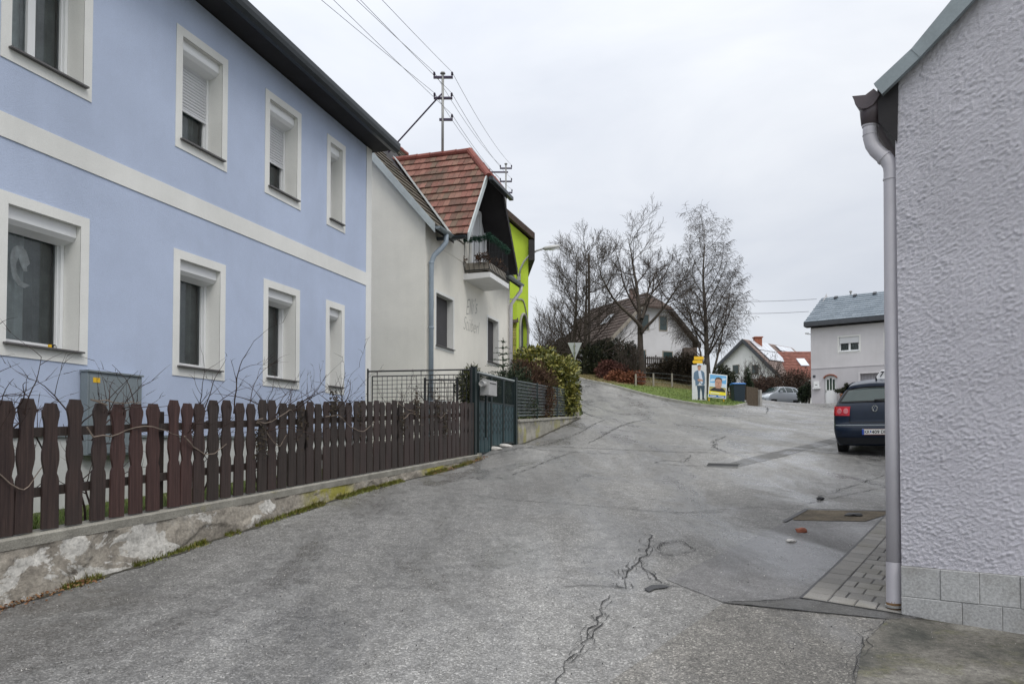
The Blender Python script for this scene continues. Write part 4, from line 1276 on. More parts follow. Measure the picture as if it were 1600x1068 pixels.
def wire_panel(name, label, A, B, zlo, top, nv, nh, rad=.005, posts=True, inner=.10, mat_='iron', cat='fence'):
    A, B = Vector(A), Vector(B)
    d = (B - A); d.z = 0; L = d.length; d.normalize()
    root = thing(name, label, cat, (A.x, A.y, zlo))
    z_top = lambda s: A.z + (B.z - A.z) * s / L
    P = lambda s, z: Vector((A.x + d.x * s, A.y + d.y * s, z))
    if posts:
        for s in (0, L):
            mb = MB(); mb.tube([P(s, zlo - .2), P(s, z_top(s) + .05)], .026, 8); mb.build('post', MT[mat_], root)
    mb = MB(); mb.tube([P(0, A.z), P(L, B.z)], .018, 6); mb.build('top_rail', MT[mat_], root)
    mb = MB(); i = inner
    mb.tube([P(i, z_top(i) - i), P(L - i, z_top(L - i) - i), P(L - i, zlo), P(i, zlo), P(i, z_top(i) - i)], .013, 5)
    for s in (i * 2, L * .5, L - i * 2): mb.tube([P(s, z_top(s)), P(s, z_top(s) - i)], .008, 5)
    mb.build('panel_frame', MT[mat_], root)
    mb = MB()
    for k in range(1, nv): s = i + (L - 2 * i) * k / nv; mb.tube([P(s, z_top(s) - i), P(s, zlo)], rad, 4, False)
    for k in range(1, nh):
        f = k / nh
        mb.tube([P(i, (z_top(0) - i) * (1 - f) + zlo * f), P(L - i, (z_top(L) - i) * (1 - f) + zlo * f)], rad, 4, False)
    mb.build('wire_mesh', MT[mat_], root)
    return root

def panels():
    a = at(574, 580, 14.82); b = at(736, 577, 15.95)
    wire_panel('wire_mesh_fence', 'black wire mesh panel fence between the blue house corner and the green gate', a, b, -.35, 0, 20, 20)
    a = at(664, 593.5, 16.6); b = at(714.5, 593.5, 16.75)
    wire_panel('small_wire_gate', 'small black wire gate behind the wire mesh panel fence', a, b, -.3, 0, 8, 16, posts=True, inner=.07, cat='gate')
panels()

def low_wall():
    fr = FF
    ua = fr.uz(807, 680)[0]; ub = fr.uz(904, 652)[0]
    za = fr.uz(807, 659)[1]; zb_ = fr.uz(890, 651.5)[1] + .03
    root = thing('low_wall', 'low concrete wall with yellow lichen under the wire fence and hedge', 'wall', fr.p(ua, -.1))
    mb = MB()
    def P(a, b):
        u = ua + (ub - ua) * a; q = fr.p(u, 0); lo = H(q.x, q.y) - .2; hi = za + (zb_ - za) * a
        z = lo + (hi - lo) * b
        return fr.p(u, z, .06 + .02 * noise.fractal(Vector((u * 3, z * 3, 2)), 1, 2, 4))
    mb.grid(P, 60, 12)
    def Pe(a, b): q = P(0, b); return q + (-NN.to_3d()) * .3 * (1 - a) if True else q
    mb.grid(lambda a, b: P(0, b) - NN.to_3d() * .3 * (1 - a), 4, 12)
    mb.grid(lambda a, b: P(1, b) - NN.to_3d() * .3 * a, 4, 12)
    mb.build('wall_face', MT['lichen'], root, smooth=False)
    mb = MB(); mb.prism([fr.p(ua - .02, za, -.26), fr.p(ua - .02, za, .09), fr.p(ua - .02, za + .05, .085), fr.p(ua - .02, za + .055, -.26)], fr.p(ub + .02, zb_) - fr.p(ua - .02, za))
    mb.build('coping', MT['coping'], root)
    # fence on top
    A = fr.p(ua + .1, fr.uz(812, 594)[1], -.12); B = fr.p(ub - .15, fr.uz(899, 610)[1], -.12)
    f = thing('wire_fence', 'dark wire fence with many horizontal wires on the lichen covered wall', 'fence', fr.p(ua, za, -.12))
    d = B - A; L = d.xy.length
    for k in range(4):
        t = k / 3; q = A + d * t; zl = za + .05 + (zb_ - za) * t
        mb = MB(); mb.tube([Vector((q.x, q.y, zl - .1)), q + Vector((0, 0, .05))], .025, 7); mb.build('post', MT['gate_dark'], f)
    mb = MB()
    for k in range(11):
        t = k / 10
        p0 = Vector((A.x, A.y, A.z * (1 - t) + (za + .16) * t)); p1 = Vector((B.x, B.y, B.z * (1 - t) + (zb_ + .10) * t))
        mb.tube([p0, p1], .009 if k in (0, 10) else .0055, 4, False)
    for k in range(1, 60):
        t = k / 60; q = A + d * t
        mb.tube([q, Vector((q.x, q.y, za + .12 + (zb_ - za) * t))], .004, 3, False)
    mb.build('wires', MT['zinc'], f)
    # concrete end post with ivy
    q = fr.p(ub + .02, 0, -.05); z0 = H(q.x, q.y)
    r = thing('boundary_post', 'grey boundary post overgrown with dark ivy at the end of the low wall', 'post', (q.x, q.y, z0))
    mb = MB(); mb.box(q.x - .06, q.x + .06, q.y - .06, q.y + .06, z0 - .2, z0 + 1.0); mb.build('shaft', MT['coping'], r, bevel=.01)
    mb = MB(); leaves(mb, [((q.x - .1, q.y, z0 + .95), (.28, .25, .22)), ((q.x - .2, q.y, z0 + .55), (.2, .2, .5))], 500, .05, .6, .3, 3); mb.build('ivy', MT['bush'], r)
low_wall()

# shrubs of the front garden behind the low wall
def garden_plants():
    fr = FF
    def gz(u, o): q = fr.p(u, 0, o); return H(q.x, q.y) + .1
    # laurel
    blobs = []
    for px, py, Y, rx, rz in ((880, 600, 24.3, .55, .85), (866, 578, 24.6, .6, .6), (845, 562, 25.4, .6, .5), (826, 556, 26, .5, .35), (888, 628, 24.3, .42, .55), (862, 625, 24.3, .6, .65), (893, 575, 24.9, .28, .35), (850, 590, 24.6, .5, .5)):
        c = at(px, py, Y); blobs.append((tuple(c), (rx, .55, rz)))
    g = gpt(870, 600, 24.6)
    r = thing('laurel_shrub', 'tall yellow-green laurel shrub with broad leaves at the corner of the front garden', 'shrub', g)
    mb = MB(); leaves(mb, blobs, 7500, .075, .42, .35, 21, .35); mb.build('foliage', MT['laurel'], r)
    mb = MB()
    for b in blobs: mb.tube([g, g.lerp(Vector(b[0]), .5) + Vector((.1, 0, -.1)), Vector(b[0])], [.04, .025, .012], 5)
    mb.build('stems', MT['bark'], r)
    # browned conifer
    blobs = [(tuple(at(px, py, Y)), rr) for px, py, Y, rr in ((834, 588, 22.0, (.45, .4, .5)), (848, 605, 22.2, (.45, .4, .6)), (822, 605, 21.6, (.45, .4, .6)), (838, 630, 22, (.6, .45, .6)), (815, 580, 22, (.25, .3, .3)), (806, 592, 21.6, (.3, .35, .4)), (812, 572, 22.2, (.3, .35, .25)))]
    g = gpt(835, 600, 22)
    r = thing('browned_conifer', 'bushy conifer with brown dying needles in front of the laurel', 'shrub', g)
    mb = MB(); leaves(mb, blobs, 9000, .062, .16, .2, 22, .4, up=.8); mb.build('foliage', MT['brown_conifer'], r)
    mb = MB(); mb.tube([g, g + Vector((0, 0, 1.6))], [.06, .03], 6); mb.build('trunk', MT['bark'], r)
    # dark low conifers behind the gate
    for k, (lab, bl, g_) in enumerate((
        ('dark spreading conifer directly behind the green gate', [((790, 608), 20.6, (.6, .45, .55)), ((806, 600), 21, (.5, .4, .6)), ((775, 620), 19.8, (.5, .4, .5)), ((800, 635), 20.4, (.7, .4, .6))], (795, 600, 20.5)),)):
        g = gpt(*g_)
        r = thing('dark_conifer', lab, 'shrub', g)
        mb = MB(); leaves(mb, [(tuple(at(*p, Y)), rr) for p, Y, rr in bl], 6500, .065, .18, .2, 30 + k, .4, up=.6); mb.build('foliage', MT['conifer'], r)
        mb = MB(); mb.tube([g, g + Vector((0, 0, 1.2))], [.06, .03], 6); mb.build('trunk', MT['bark'], r)
    # clipped olive conifer by the gate post
    g = gpt(731, 620, 17.0)
    r = thing('topiary_conifer', 'rounded pointed dark conifer behind the left gate post', 'shrub', g)
    bl = [(tuple(at(731, 605, 17.0)), (.30, .3, .42)), (tuple(at(735, 588, 17.0)), (.2, .2, .28)), (tuple(at(741, 575, 17.0)), (.07, .07, .14)), (tuple(at(737, 630, 17)), (.3, .3, .5)), (tuple(at(744, 592, 17)), (.18, .2, .3))]
    mb = MB(); leaves(mb, bl, 5200, .042, .25, .3, 40, .2, up=.3); mb.build('foliage', MT['topiary'], r)
    mb = MB(); mb.tube([g, g + Vector((0, 0, 1.0))], [.05, .03], 6); mb.build('trunk', MT['bark'], r)
    # young spruce
    g = gpt(786, 590, 20.8)
    r = thing('young_spruce', 'young spruce with sparse dark branches in front of the cream house wall', 'tree', g)
    top = at(786, 527, 20.8)
    mb = MB(); mb.tube([g, top], [.04, .008], 6); mb.build('trunk', MT['bark'], r)
    mb = MB(); rnd = random.Random(4)
    z = top.z - .12
    L0 = .12
    while z > g.z + 1.0:
        for k in range(6):
            a = k * 1.047 + rnd.uniform(-.3, .3) + z * 3
            dd = Vector((math.cos(a), math.sin(a), rnd.uniform(.05, .35))).normalized()
            L_ = L0 * rnd.uniform(.7, 1.2); p0 = Vector((top.x, top.y, z))
            n = int(L_ / .018) + 3
            for q in range(n):
                p = p0 + dd * L_ * q / n - Vector((0, 0, .12 * (q / n) ** 2 * L_))
                for s_ in range(3):
                    v = (dd * .5 + Vector((rnd.gauss(0, 1), rnd.gauss(0, 1), rnd.gauss(0, .7)))).normalized() * .038
                    b = v.cross(dd).normalized() * .006
                    mb.poly([p, p + v * .5 + b, p + v, p + v * .5 - b])
        z -= .17; L0 = min(L0 + .075, .62)
    mb.build('foliage', MT['spruce'], r)
garden_plants()

# ================================================================== roof tiles
def tile_rows(mb, P, Lt, row, wt, lr, th=.03, seed=1, jit=.004):
    """P(s, t, h): s along the row, t up the slope, h above it"""
    rnd = random.Random(seed)
    n = max(1, int(round(Lt / row))); row = Lt / n
    for k in range(n):
        t0, t1 = k * row, (k + 1) * row + (.03 if k < n - 1 else 0)
        a0, b0 = lr(t0); a1, b1 = lr(t1)
        lo, hi = min(a0, a1), max(b0, b1)
        s = math.floor(lo / wt) * wt - (wt / 2 if k % 2 else 0)
        while s < hi:
            x0, x1 = s + .003, s + wt - .003
            q00, q10 = max(x0, a0), min(x1, b0); q01, q11 = max(x0, a1), min(x1, b1)
            if q10 - q00 > .02 or q11 - q01 > .02:
                q10 = max(q10, q00); q11 = max(q11, q01)
                h = th + rnd.uniform(-jit, jit)
                lo3 = [P(q00, t0, .004), P(q10, t0, .004)]
                A, B_, C_, E_ = P(q00, t0, h), P(q10, t0, h), P(q11, t1, .006), P(q01, t1, .006)
                i = [mb.add(x) for x in (A, B_, C_, E_, *lo3)]
                if q10 - q00 > 1e-4 and q11 - q01 > 1e-4: mb.face((i[0], i[1], i[2], i[3])); mb.face((i[4], i[5], i[1], i[0]))
                elif q10 - q00 > 1e-4: mb.face((i[0], i[1], i[2])); mb.face((i[4], i[5], i[1], i[0]))
                else: mb.face((i[0], i[2], i[3]))
            s += wt

# ================================================================== cream house
def cream_house():
    fr = FB
    uA = fr.uz(664, 560)[0]; uE = fr.uz(796.5, 520)[0]
    ze = fr.uz(664, 339)[1]
    root = thing('cream_house', 'cream rendered house with a red tiled cross gable, balcony and roof mast', 'house', fr.p(uA, -.2))
    dep = 7.2; sl = 1.15
    w1 = [(679.3, 709.3), (760.4, 779.5)]
    z1 = (fr.uz(679.3, 449.5)[1] + fr.uz(760.4, 492)[1]) / 2; z0 = (fr.uz(679.3, 542)[1] + fr.uz(709.3, 548)[1]) / 2
    S = .07; holes = []
    for a, b in w1: holes.append((fr.uz(a, 500)[0] + S, fr.uz(b, 500)[0] - S, z0 + .02, z1 - S))
    mb = MB()
    wall_grid(mb, fr, uA, uE, -1.2, ze, holes)
    for u, sg in ((uA, 1), (uE, -1)):
        q = [fr.p(u, -1.2, 0), fr.p(u, -1.2, -dep), fr.p(u, ze, -dep), fr.p(u, ze + sl * dep / 2, -dep / 2), fr.p(u, ze, 0)]
        mb.poly(q[::-1] if sg > 0 else q)
    mb.poly([fr.p(uE, -1.2, -dep), fr.p(uA, -1.2, -dep), fr.p(uA, ze, -dep), fr.p(uE, ze, -dep)])
    mb.build('wall', MT['cream'], root)
    mb = MB(); fbox(mb, fr, uA - .012, uE, -1.2, fr.uz(664, 597)[1] - .35, .001, .012); 
    mb.build('plinth', MT['grey_plinth'], root)
    for k, h in enumerate(holes):
        window(root, fr, *h, depth=.17, sur=S, label='brown window with dark insect screen' if k == 0 else 'brown window partly hidden by the young spruce', frame_mat='brown_frame', back='dark', mull=True, fw=.07, pane_mat='glass', sill_mat='sill')
        mb = MB()
        a = h[0] + (h[1] - h[0]) * .27
        fbox(mb, fr, a, h[1] - .02, h[2] + .05, h[3] - .05, -.166, -.15); mb.build('insect_screen', MT['screen'], root)
    # lettering
    mb = MB()
    def line(s, pa, pb, hgt):
        ua, za = fr.uz(*pa); ub, zb = fr.uz(*pb)
        add_text(mb, s, hgt, lambda x, y: fr.p(ua + x, za + (zb - za) * x / (ub - ua) + y, .004), .35, -.016 * hgt, ub - ua)
    line('Elli\u2019s', (728, 492), (746, 490), .62)
    line('St\u00fcberl', (724, 514), (749, 523), .52)
    mb.build('lettering', MT['ink'], root)
    mb = MB(); u, z = fr.uz(673, 474); fbox(mb, fr, u - .0, u + .16, z - .09, z + .09, .001, .012); mb.build('number_plate', MT['black_ink'], root)
    mb = MB(); u, z = fr.uz(671.5, 520); u2 = fr.uz(676, 520)[0]; fbox(mb, fr, u, u2, z - .0, z + .5, .001, .01); mb.build('notice', MT['yellow_notice'], root)
    # ---- main roof
    zr0 = ze + .10
    mz = lambda o: zr0 - sl * o        # main slope: height at outward offset o
    uc_a, z_a = fr.uz(731, 362, .75); uc_b, z_b = fr.uz(807, 425, .75)
    uc = (uc_a + uc_b) / 2; hb = (uc_b - uc_a) / 2; zb = (z_a + z_b) / 2
    fc = Frame(fr.p(uc, 0).xy, -fr.n)
    wr, zr = fc.uz(734, 238); 
    zt = fr.uz(763, 278, .75)[1]
    tanp = (zr - zb) / hb; ht = (zr - zt) / tanp
    ov = .30; vg = .14
    half = dep / 2
    mb = MB()
    nz = Vector((0, 0, -.13))
    for (ua, ub, oa) in ((uA - vg, uc - hb + .25, ov), (uc - hb + .25, uc + hb - .25, -.25), (uc + hb - .25, uE + vg, ov)):
        mb.prism([fr.p(ua, mz(oa), oa), fr.p(ub, mz(oa), oa), fr.p(ub, mz(-half), -half), fr.p(ua, mz(-half), -half)], nz)
    mb.prism([fr.p(uA - vg, mz(-half), -half), fr.p(uE + vg, mz(-half), -half), fr.p(uE + vg, mz(ov), -dep - ov), fr.p(uA - vg, mz(ov), -dep - ov)], nz)
    main = mb.build('roof', MT['soffit'], root)
    nrm = (Vector((fr.n.x, fr.n.y, 0)) * sl + Vector((0, 0, 1))).normalized()
    st = math.sqrt(1 + sl * sl)
    mb = MB()
    def Pm(s, t, h): o = ov - t / st; return fr.p(s, mz(o), o) + nrm * h
    tile_rows(mb, Pm, (half + ov) * st, .30, .22, lambda t: (uA - vg, uc - hb + .9 + 0 * t), .035, 3)
    mb.build('roof_tiles', MT['old_tile'], main); mb = MB()
    tile_rows(mb, Pm, (half + ov) * st, .30, .22, lambda t: (uc + hb - .2, uE + vg), .035, 4)
    mb.build('roof_tiles', MT['old_tile'], main)
    # verge board and flashing of the near gable
    mb = MB()
    q = [(ov, mz(ov) - .17), (ov, mz(ov) + .05), (-half, mz(-half) + .05), (-half, mz(-half) - .17)]
    mb.prism([fr.p(uA - vg - .001, z, o) for o, z in q], D.to_3d() * -.03)
    mb.build('verge_board', MT['zinc_pale'], main)
    # main gutter (runs into the cross gable)
    def gutter(pa, pb, r=.075, name='gutter', mt='zinc'):
        m_ = MB(); pa, pb = Vector(pa), Vector(pb); d = (pb - pa).normalized(); x = Vector((-d.y, d.x, 0)).normalized(); 
        ringA = []; ringB = []
        for k in range(9):
            a = math.pi + math.pi * k / 8
            v = x * math.cos(a) * r + Vector((0, 0, 1)) * math.sin(a) * r
            ringA.append(pa + v); ringB.append(pb + v)
        inn = [(p - (p - pa) * .12) for p in ringA][::-1]
        m_.prism(ringA + inn, pb - pa)
        m_.prism(ringA, d * .004); m_.prism(ringB, d * -.004)
        return m_.build(name, MT[mt], root)
    gutter(fr.p(uA - vg, mz(ov) - .02, ov + .06), fr.p(uc - hb + .15, mz(ov) - .02, ov + .06))
    # ---- cross gable roof
    o_f = .75
    def pt(du, o, z): return fr.p(uc + du, z, o)
    o_in = lambda z: (zr0 - z) / sl          # where the main slope has height z
    mats_ = 0
    for sg in (-1, 1):
        zl = zb
        pts = [pt(sg * hb, o_f, zb), pt(sg * ht, o_f, zt), pt(0, -wr, zr), pt(0, o_in(zr) - .05, zr), pt(sg * hb, o_in(zb) - .05, zb)]
        mb = MB(); mb.prism(pts, Vector((0, 0, -.11)))
        rf = mb.build('roof', MT['soffit'], root)
        tlen = math.hypot(hb, zr - zb)
        nn_ = (Vector((D.x, D.y, 0)) * sg * (zr - zb) + Vector((0, 0, hb))).normalized()
        mb = MB()
        def Pc(s, t, h, sg=sg, nn_=nn_):
            f = t / tlen; z = zb + (zr - zb) * f
            return pt(sg * hb * (1 - f), -s, z) + nn_ * h
        def lr(t):
            f = t / tlen; z = zb + (zr - zb) * f
            so = -o_f if z <= zt else -o_f + (o_f + wr) * (z - zt) / (zr - zt)
            return (so, -(o_in(z) - .02))
        if sg < 0: tile_rows(mb, Pc, tlen, .285, .155, lr, .045, 8, .006)
        else: tile_rows(mb, lambda s, t, h: Pc(-s, t, h), tlen, .285, .155, lambda t: tuple(-x for x in lr(t)[::-1]), .045, 9, .006)
        mb.build('roof_tiles', MT['red_tile'], rf)
        # verge boards
        mb = MB(); a = pt(sg * (hb + .02), o_f, zb - .02); b = pt(sg * ht, o_f, zt)
        mb.prism([a + Vector((0, 0, .06)), b + Vector((0, 0, .06)), b - Vector((0, 0, .15)), a - Vector((0, 0, .15))], NN.to_3d() * .035)
        mb.build('verge_board', MT['zinc_pale' if sg < 0 else 'soffit'], rf)
    # half hip
    mb = MB(); mb.prism([pt(-ht - .04, o_f + .12, zt - .1), pt(ht + .04, o_f + .12, zt - .1), pt(0, -wr, zr)], Vector((0, 0, -.09)))
    hip = mb.build('roof_hip', MT['soffit'], root)
    mb = MB(); mb.prism([pt(-ht - .1, o_f + .1, zt - .14), pt(-ht - .1, o_f + .21, zt - .14), pt(-ht - .1, o_f + .21, zt - .05), pt(-ht - .1, o_f + .1, zt - .05)], pt(ht + .35, 0, 0) - pt(-ht - .1, 0, 0)); mb.build('hip_gutter', MT['gutter_dark'], hip)
    hl = math.hypot(o_f + .12 + wr, zr - zt + .1)
    hn = (NN.to_3d() * (zr - zt) + Vector((0, 0, o_f + wr))).normalized()
    mb = MB()
    def Ph(s, t, h):
        f = t / hl; return pt(s, (o_f + .12) * (1 - f) - wr * f, (zt - .1) * (1 - f) + zr * f) + hn * h
    tile_rows(mb, Ph, hl, .285, .19, lambda t: (-(ht + .04) * (1 - t / hl), (ht + .04) * (1 - t / hl)), .045, 12)
    mb.build('roof_tiles', MT['red_tile'], hip)
    # ridge and hip cappings
    mb = MB()
    def caps(a, b, r=.085, L_=.36, up=.03):
        a, b = Vector(a), Vector(b); n = max(2, int((b - a).length / L_)); d = (b - a) / n
        for k in range(n):
            p = a + d * k + Vector((0, 0, up)); mb.tube([p - d * .04, p + d * .9, p + d * 1.02], [r * .92, r * 1.02, r * 1.10], 10)
    caps(pt(0, o_in(zr) - .1, zr), pt(0, -wr, zr)); caps(pt(-ht, o_f + .05, zt - .03), pt(0, -wr, zr), .09); caps(pt(ht, o_f + .05, zt - .03), pt(0, -wr, zr), .09)
    mb.build('ridge_cap', MT['ridge_tile'], root)
    mb = MB(); caps(fr.p(uA - vg, mz(-half), -half), fr.p(uE + vg, mz(-half), -half)); mb.build('ridge_cap', MT['ridge_tile'], main)
    # valley flashing on the near side
    mb = MB(); va, vb = pt(-hb, o_in(zb), zb), pt(0, o_in(zr), zr)
    off = (nrm * .06)
    mb.prism([va + off - D.to_3d() * .02, vb + off - D.to_3d() * .02, vb + off - D.to_3d() * .26, va + off - D.to_3d() * .26], nrm * .012)
    mb.build('valley_flashing', MT['zinc_pale'], main)
    # cross gable eave gutters (across the street direction)
    for sg in (-1, 1):
        gutter(pt(sg * (hb + .06), -.2, zb - .05), pt(sg * (hb + .06), o_f - .02, zb - .05), .07, 'gutter', 'gutter_dark')
    # gable face behind the balcony
    mb = MB(); k = .1
    mb.prism([pt(-hb + k, -.10, zb - .25), pt(hb - k, -.10, zb - .25), pt(hb - k, -.10, zb + .05), pt(ht * .9, -.10, zt - .2), pt(0, -.10, zr - .35), pt(-ht * .9, -.10, zt - .2), pt(-hb + k, -.10, zb + .05)][::1], NN.to_3d() * .112)
    mb.build('gable_wall', MT['cream'], root)
    # balcony
    ub0 = fr.uz(724, 437)[0]; zf = fr.uz(724, 437)[1]; ub1 = fr.uz(795, 450, .735)[0]
    mb = MB()
    mb.prism([fr.p(ub0, zf, .001), fr.p(ub0, zf + .03, .735), fr.p(ub0, zf + .16, .735), fr.p(ub0, zf + .16, .001)], fr.p(ub1, 0) - fr.p(ub0, 0))
    bal = mb.build('balcony', MT['white_wall'], root)
    mb = MB()
    zrl = zf + .16; zrt = zrl + .92
    P0 = [fr.p(ub0 + .03, 0, .02), fr.p(ub0 + .03, 0, .70), fr.p(ub1 - .03, 0, .70), fr.p(ub1 - .03, 0, .02)]
    for z in (zrl + .08, zrt): 
        for a, b in zip(P0[:-1], P0[1:]): mb.tube([a + Vector((0, 0, z)), b + Vector((0, 0, z))], .014, 5)
    for a, b in zip(P0[:-1], P0[1:]):
        n = int((b - a).length / .115)
        for q in range(n + 1):
            p = a.lerp(b, q / n)
            bul = (b - a).normalized(); ow = Vector((bul.y, -bul.x, 0)); ow = ow if ow.dot(p - fr.p((ub0 + ub1) / 2, 0, .2)) > 0 else -ow
            mb.tube([p + Vector((0, 0, zrl + .08)), p + ow * .05 + Vector((0, 0, zrl + .25)), p + ow * .015 + Vector((0, 0, zrl + .5)), p + Vector((0, 0, zrt))], .007, 4, False)
    mb.build('railing', MT['iron'], bal)
    mb = MB()
    for a, b in zip(P0[:2], P0[1:3]):
        d_ = (b - a).normalized(); ow = Vector((d_.y, -d_.x, 0)); ow = ow if ow.dot(a - fr.p((ub0 + ub1) / 2, 0, .2)) > 0 else -ow
        mb.obox(a + d_ * .03 + Vector((0, 0, zrl + .06)) - ow * .22, d_ * ((b - a).length - .09), ow * .2, Vector((0, 0, .22)))
    mb.build('planter', MT['grey_wood'], bal)
    mb = MB(); rnd = random.Random(2); bl = []
    for q in range(14):
        a, b = P0[0 if q < 5 else 1], P0[1 if q < 5 else 2]; c = a.lerp(b, rnd.random()); bl.append(((c.x - .05, c.y, zrl + .34 + rnd.uniform(0, .1)), (.10, .10, .14)))
    leaves(mb, bl, 900, .04, .3, .1, 5, .5); mb.build('planter_flowers', MT['brown_conifer'], bal)
    mb = MB(); bl = []
    for a, b in zip(P0[:2], P0[1:3]):
        n = int((b - a).length / .12)
        for q in range(n + 1): c = a.lerp(b, q / n); bl.append(((c.x, c.y, zrt + rnd.uniform(-.05, .03)), (.09, .09, .085)))
    leaves(mb, bl, 3600, .045, .12, .0, 6, .3); mb.build('garland', MT['garland'], bal)
    mb = MB()
    ud = fr.uz(733, 400)[0]; ue = fr.uz(757, 400)[0]
    for a, b in ((ud, ud + .12), (ue - .55, ue - .43), (ue - .12, ue)): fbox(mb, fr, a, b, zrl + .02, zrl + 1.95, .0125, .07)
    fbox(mb, fr, ud + .12, ue - .12, zrl + 1.86, zrl + 1.95, .013, .06)
    dr = mb.build('balcony_door', MT['white_pvc'], root)
    mb = MB(); fbox(mb, fr, ud + .12, ue - .55, zrl + .02, zrl + 1.86, .0126, .03); fbox(mb, fr, ue - .43, ue - .12, zrl + .02, zrl + 1.86, .0126, .03); mb.build('pane', MT['shutter_slat'], dr)
    # downpipes
    mb = MB(); u = fr.uz(668.5, 500)[0]
    zg = mz(ov) - .1
    mb.tube([fr.p(u + .22, zg + .02, ov + .06), fr.p(u + .22, zg - .16, ov + .06), fr.p(u + .16, zg - .30, ov - .02), fr.p(u + .03, zg - .50, .14), fr.p(u, zg - .66, .09), fr.p(u, zg - 1.0, .085), fr.p(u, -.6, .085)], .058, 10)
    for z in (.9, 2.6, 4.1): mb.lathe(fr.p(u, z, .085), [(.058, 0), (.066, .005), (.066, .045), (.058, .05)], 10)
    mb.build('downpipe', MT['pipe_blue'], root, smooth=True)
    mb = MB(); u = fr.uz(789.5, 520)[0]; a, b = fr.uz(800, 440, .5)
    mb.tube([fr.p(uE + .02, mz(ov) - .06, ov + .06), fr.p(uE + .02, mz(ov) - .24, ov + .05), fr.p(uE - .08, mz(ov) - .48, .2), fr.p(uE - .16, mz(ov) - .68, .09), fr.p(uE - .16, .3, .085)], .055, 10)
    mb.build('downpipe', MT['pvc_grey'], root, smooth=True)
    gutter(fr.p(uc + hb + .12, mz(ov) - .02, ov + .06), fr.p(uE + vg, mz(ov) - .02, ov + .06))
    return uc, zr, tanp, wr
MT['verge_dark'] = plain('dark_verge_boards', (.06, .065, .075), .7, var=.15)
MT['yellow_notice'] = plain('pale_yellow_notice', (.62, .63, .38), .7)
MT['pipe_blue'] = plain('blue_grey_downpipe', (.26, .31, .36), .5, var=.08)
UC, ZR, TANP, WR = cream_house()

# ================================================================== roof masts and wires
def mast(name, label, X, Y, z0, z1, arms, brace=None, wide=.26, sc=1.0, collar=True):
    root = thing(name, label, 'utility mast', (X, Y, z0))
    mb = MB(); mb.tube([(X, Y, z0), (X, Y, z1)], .036 * sc, 10)
    if collar: mb.lathe((X, Y, z0), [(.13, 0), (.12, .06), (.06, .16), (.05, .30), (.06, .31), (.036, .33)], 12)
    mb.lathe((X, Y, z1), [(.036 * sc, 0), (.075 * sc, .01), (.06 * sc, .05), (.001, .075)], 10)
    mb.build('pole', MT['pipe_steel'], root, smooth=True)
    for z, a, b in arms:
        mb = MB(); mb.box(X - a, X + b, Y - .03, Y + .03, z - .028, z + .028); ar = mb.build('crossarm', MT['purple_iron'], root)
        for s in ([-a + .02] if a > .1 else []) + ([b - .02] if b > .1 else []):
            mb = MB(); mb.lathe((X + s, Y, z + .028), [(.012, 0), (.012, .03), (.035, .035), (.022, .07), (.036, .08), (.02, .12), (.001, .13)], 9); mb.build('insulator', MT['purple_iron'], ar, smooth=True)
    if brace:
        mb = MB(); mb.tube(brace, .022, 7); mb.build('brace', MT['purple_iron'], root)
    return root

def masts():
    p = at(691.5, 253, 20.35); top = at(691.5, 116, 20.35)
    zs = [at(691, y, 20.35).z for y in (121, 153.5, 187)]
    b0 = at(685, 152, 20.3); b1 = at(607, 238, 20.9)
    m1 = mast('roof_mast', 'grey electricity mast with three crossarms and a diagonal brace on the red roof', p.x, p.y, p.z - .12, top.z,
              [(zs[0], .25, .27), (zs[1], .24, .26), (zs[2], .09, .27)], [Vector((p.x, p.y, zs[1] + .14)), b0, b1])
    Y2 = 34; q = at(790.5, 300, Y2); t2 = at(790.5, 257, Y2)
    zs2 = [at(790, y, Y2).z for y in (263, 283.5)]
    m2 = mast('roof_mast', 'farther electricity mast with crossarms rising behind the red roof', q.x, q.y, at(790, 372, Y2).z, t2.z,
              [(zs2[0], .27, .27), (zs2[1], .27, .27), (at(790, 301, Y2).z, .05, .29), (at(790, 269, Y2).z, .75, .1)], None, collar=False)
    P1 = [(p.x - .23, zs[0]), (p.x + .25, zs[0]), (p.x - .22, zs[1]), (p.x + .24, zs[1]), (p.x + .25, zs[2])]
    P2 = [(q.x - .25, zs2[0]), (q.x + .25, zs2[0]), (q.x - .25, zs2[1]), (q.x + .25, zs2[1]), (q.x + .27, at(790, 301, Y2).z)]
    labs = ['left wire of the top crossarm running to the farther mast', 'right wire of the top crossarm, uppermost of the overhead wires', 'left wire of the middle crossarm', 'right wire of the middle crossarm', 'lowest wire from the bottom crossarm']
    far = [(557, 14), (597, 14), (502, 14), (563, 14), (521, 14)]
    for k in range(5):
        a = Vector((P1[k][0], p.y, P1[k][1] + .14)); b = Vector((P2[k][0], q.y, P2[k][1] + .14))
        mb = MB()
        pts = [a.lerp(b, t / 12) - Vector((0, 0, .22 * 4 * (t / 12) * (1 - t / 12))) for t in range(13)]
        mb.tube(pts, .0065, 4, False)
        # towards the viewer, over the blue house
        r = ray(far[k][0], 0); zc = a.z + .0
        yy = 14.2; c = r * (yy / r.y)
        d = (c - a); d = d / d.y
        pts = [a] + [a + d * (-s) + Vector((0, 0, .0012 * s * (s - (a.y - yy)))) for s in (2, 4, a.y - yy, 10, 20, 34)]
        mb.tube(pts, .0065, 4, False)
        tag(mb.build('overhead_wire', MT['wire']), labs[k], 'wire', 'overhead wires')
MT['wire'] = plain('wire', (.16, .16, .18), .6, fine=0)
masts()

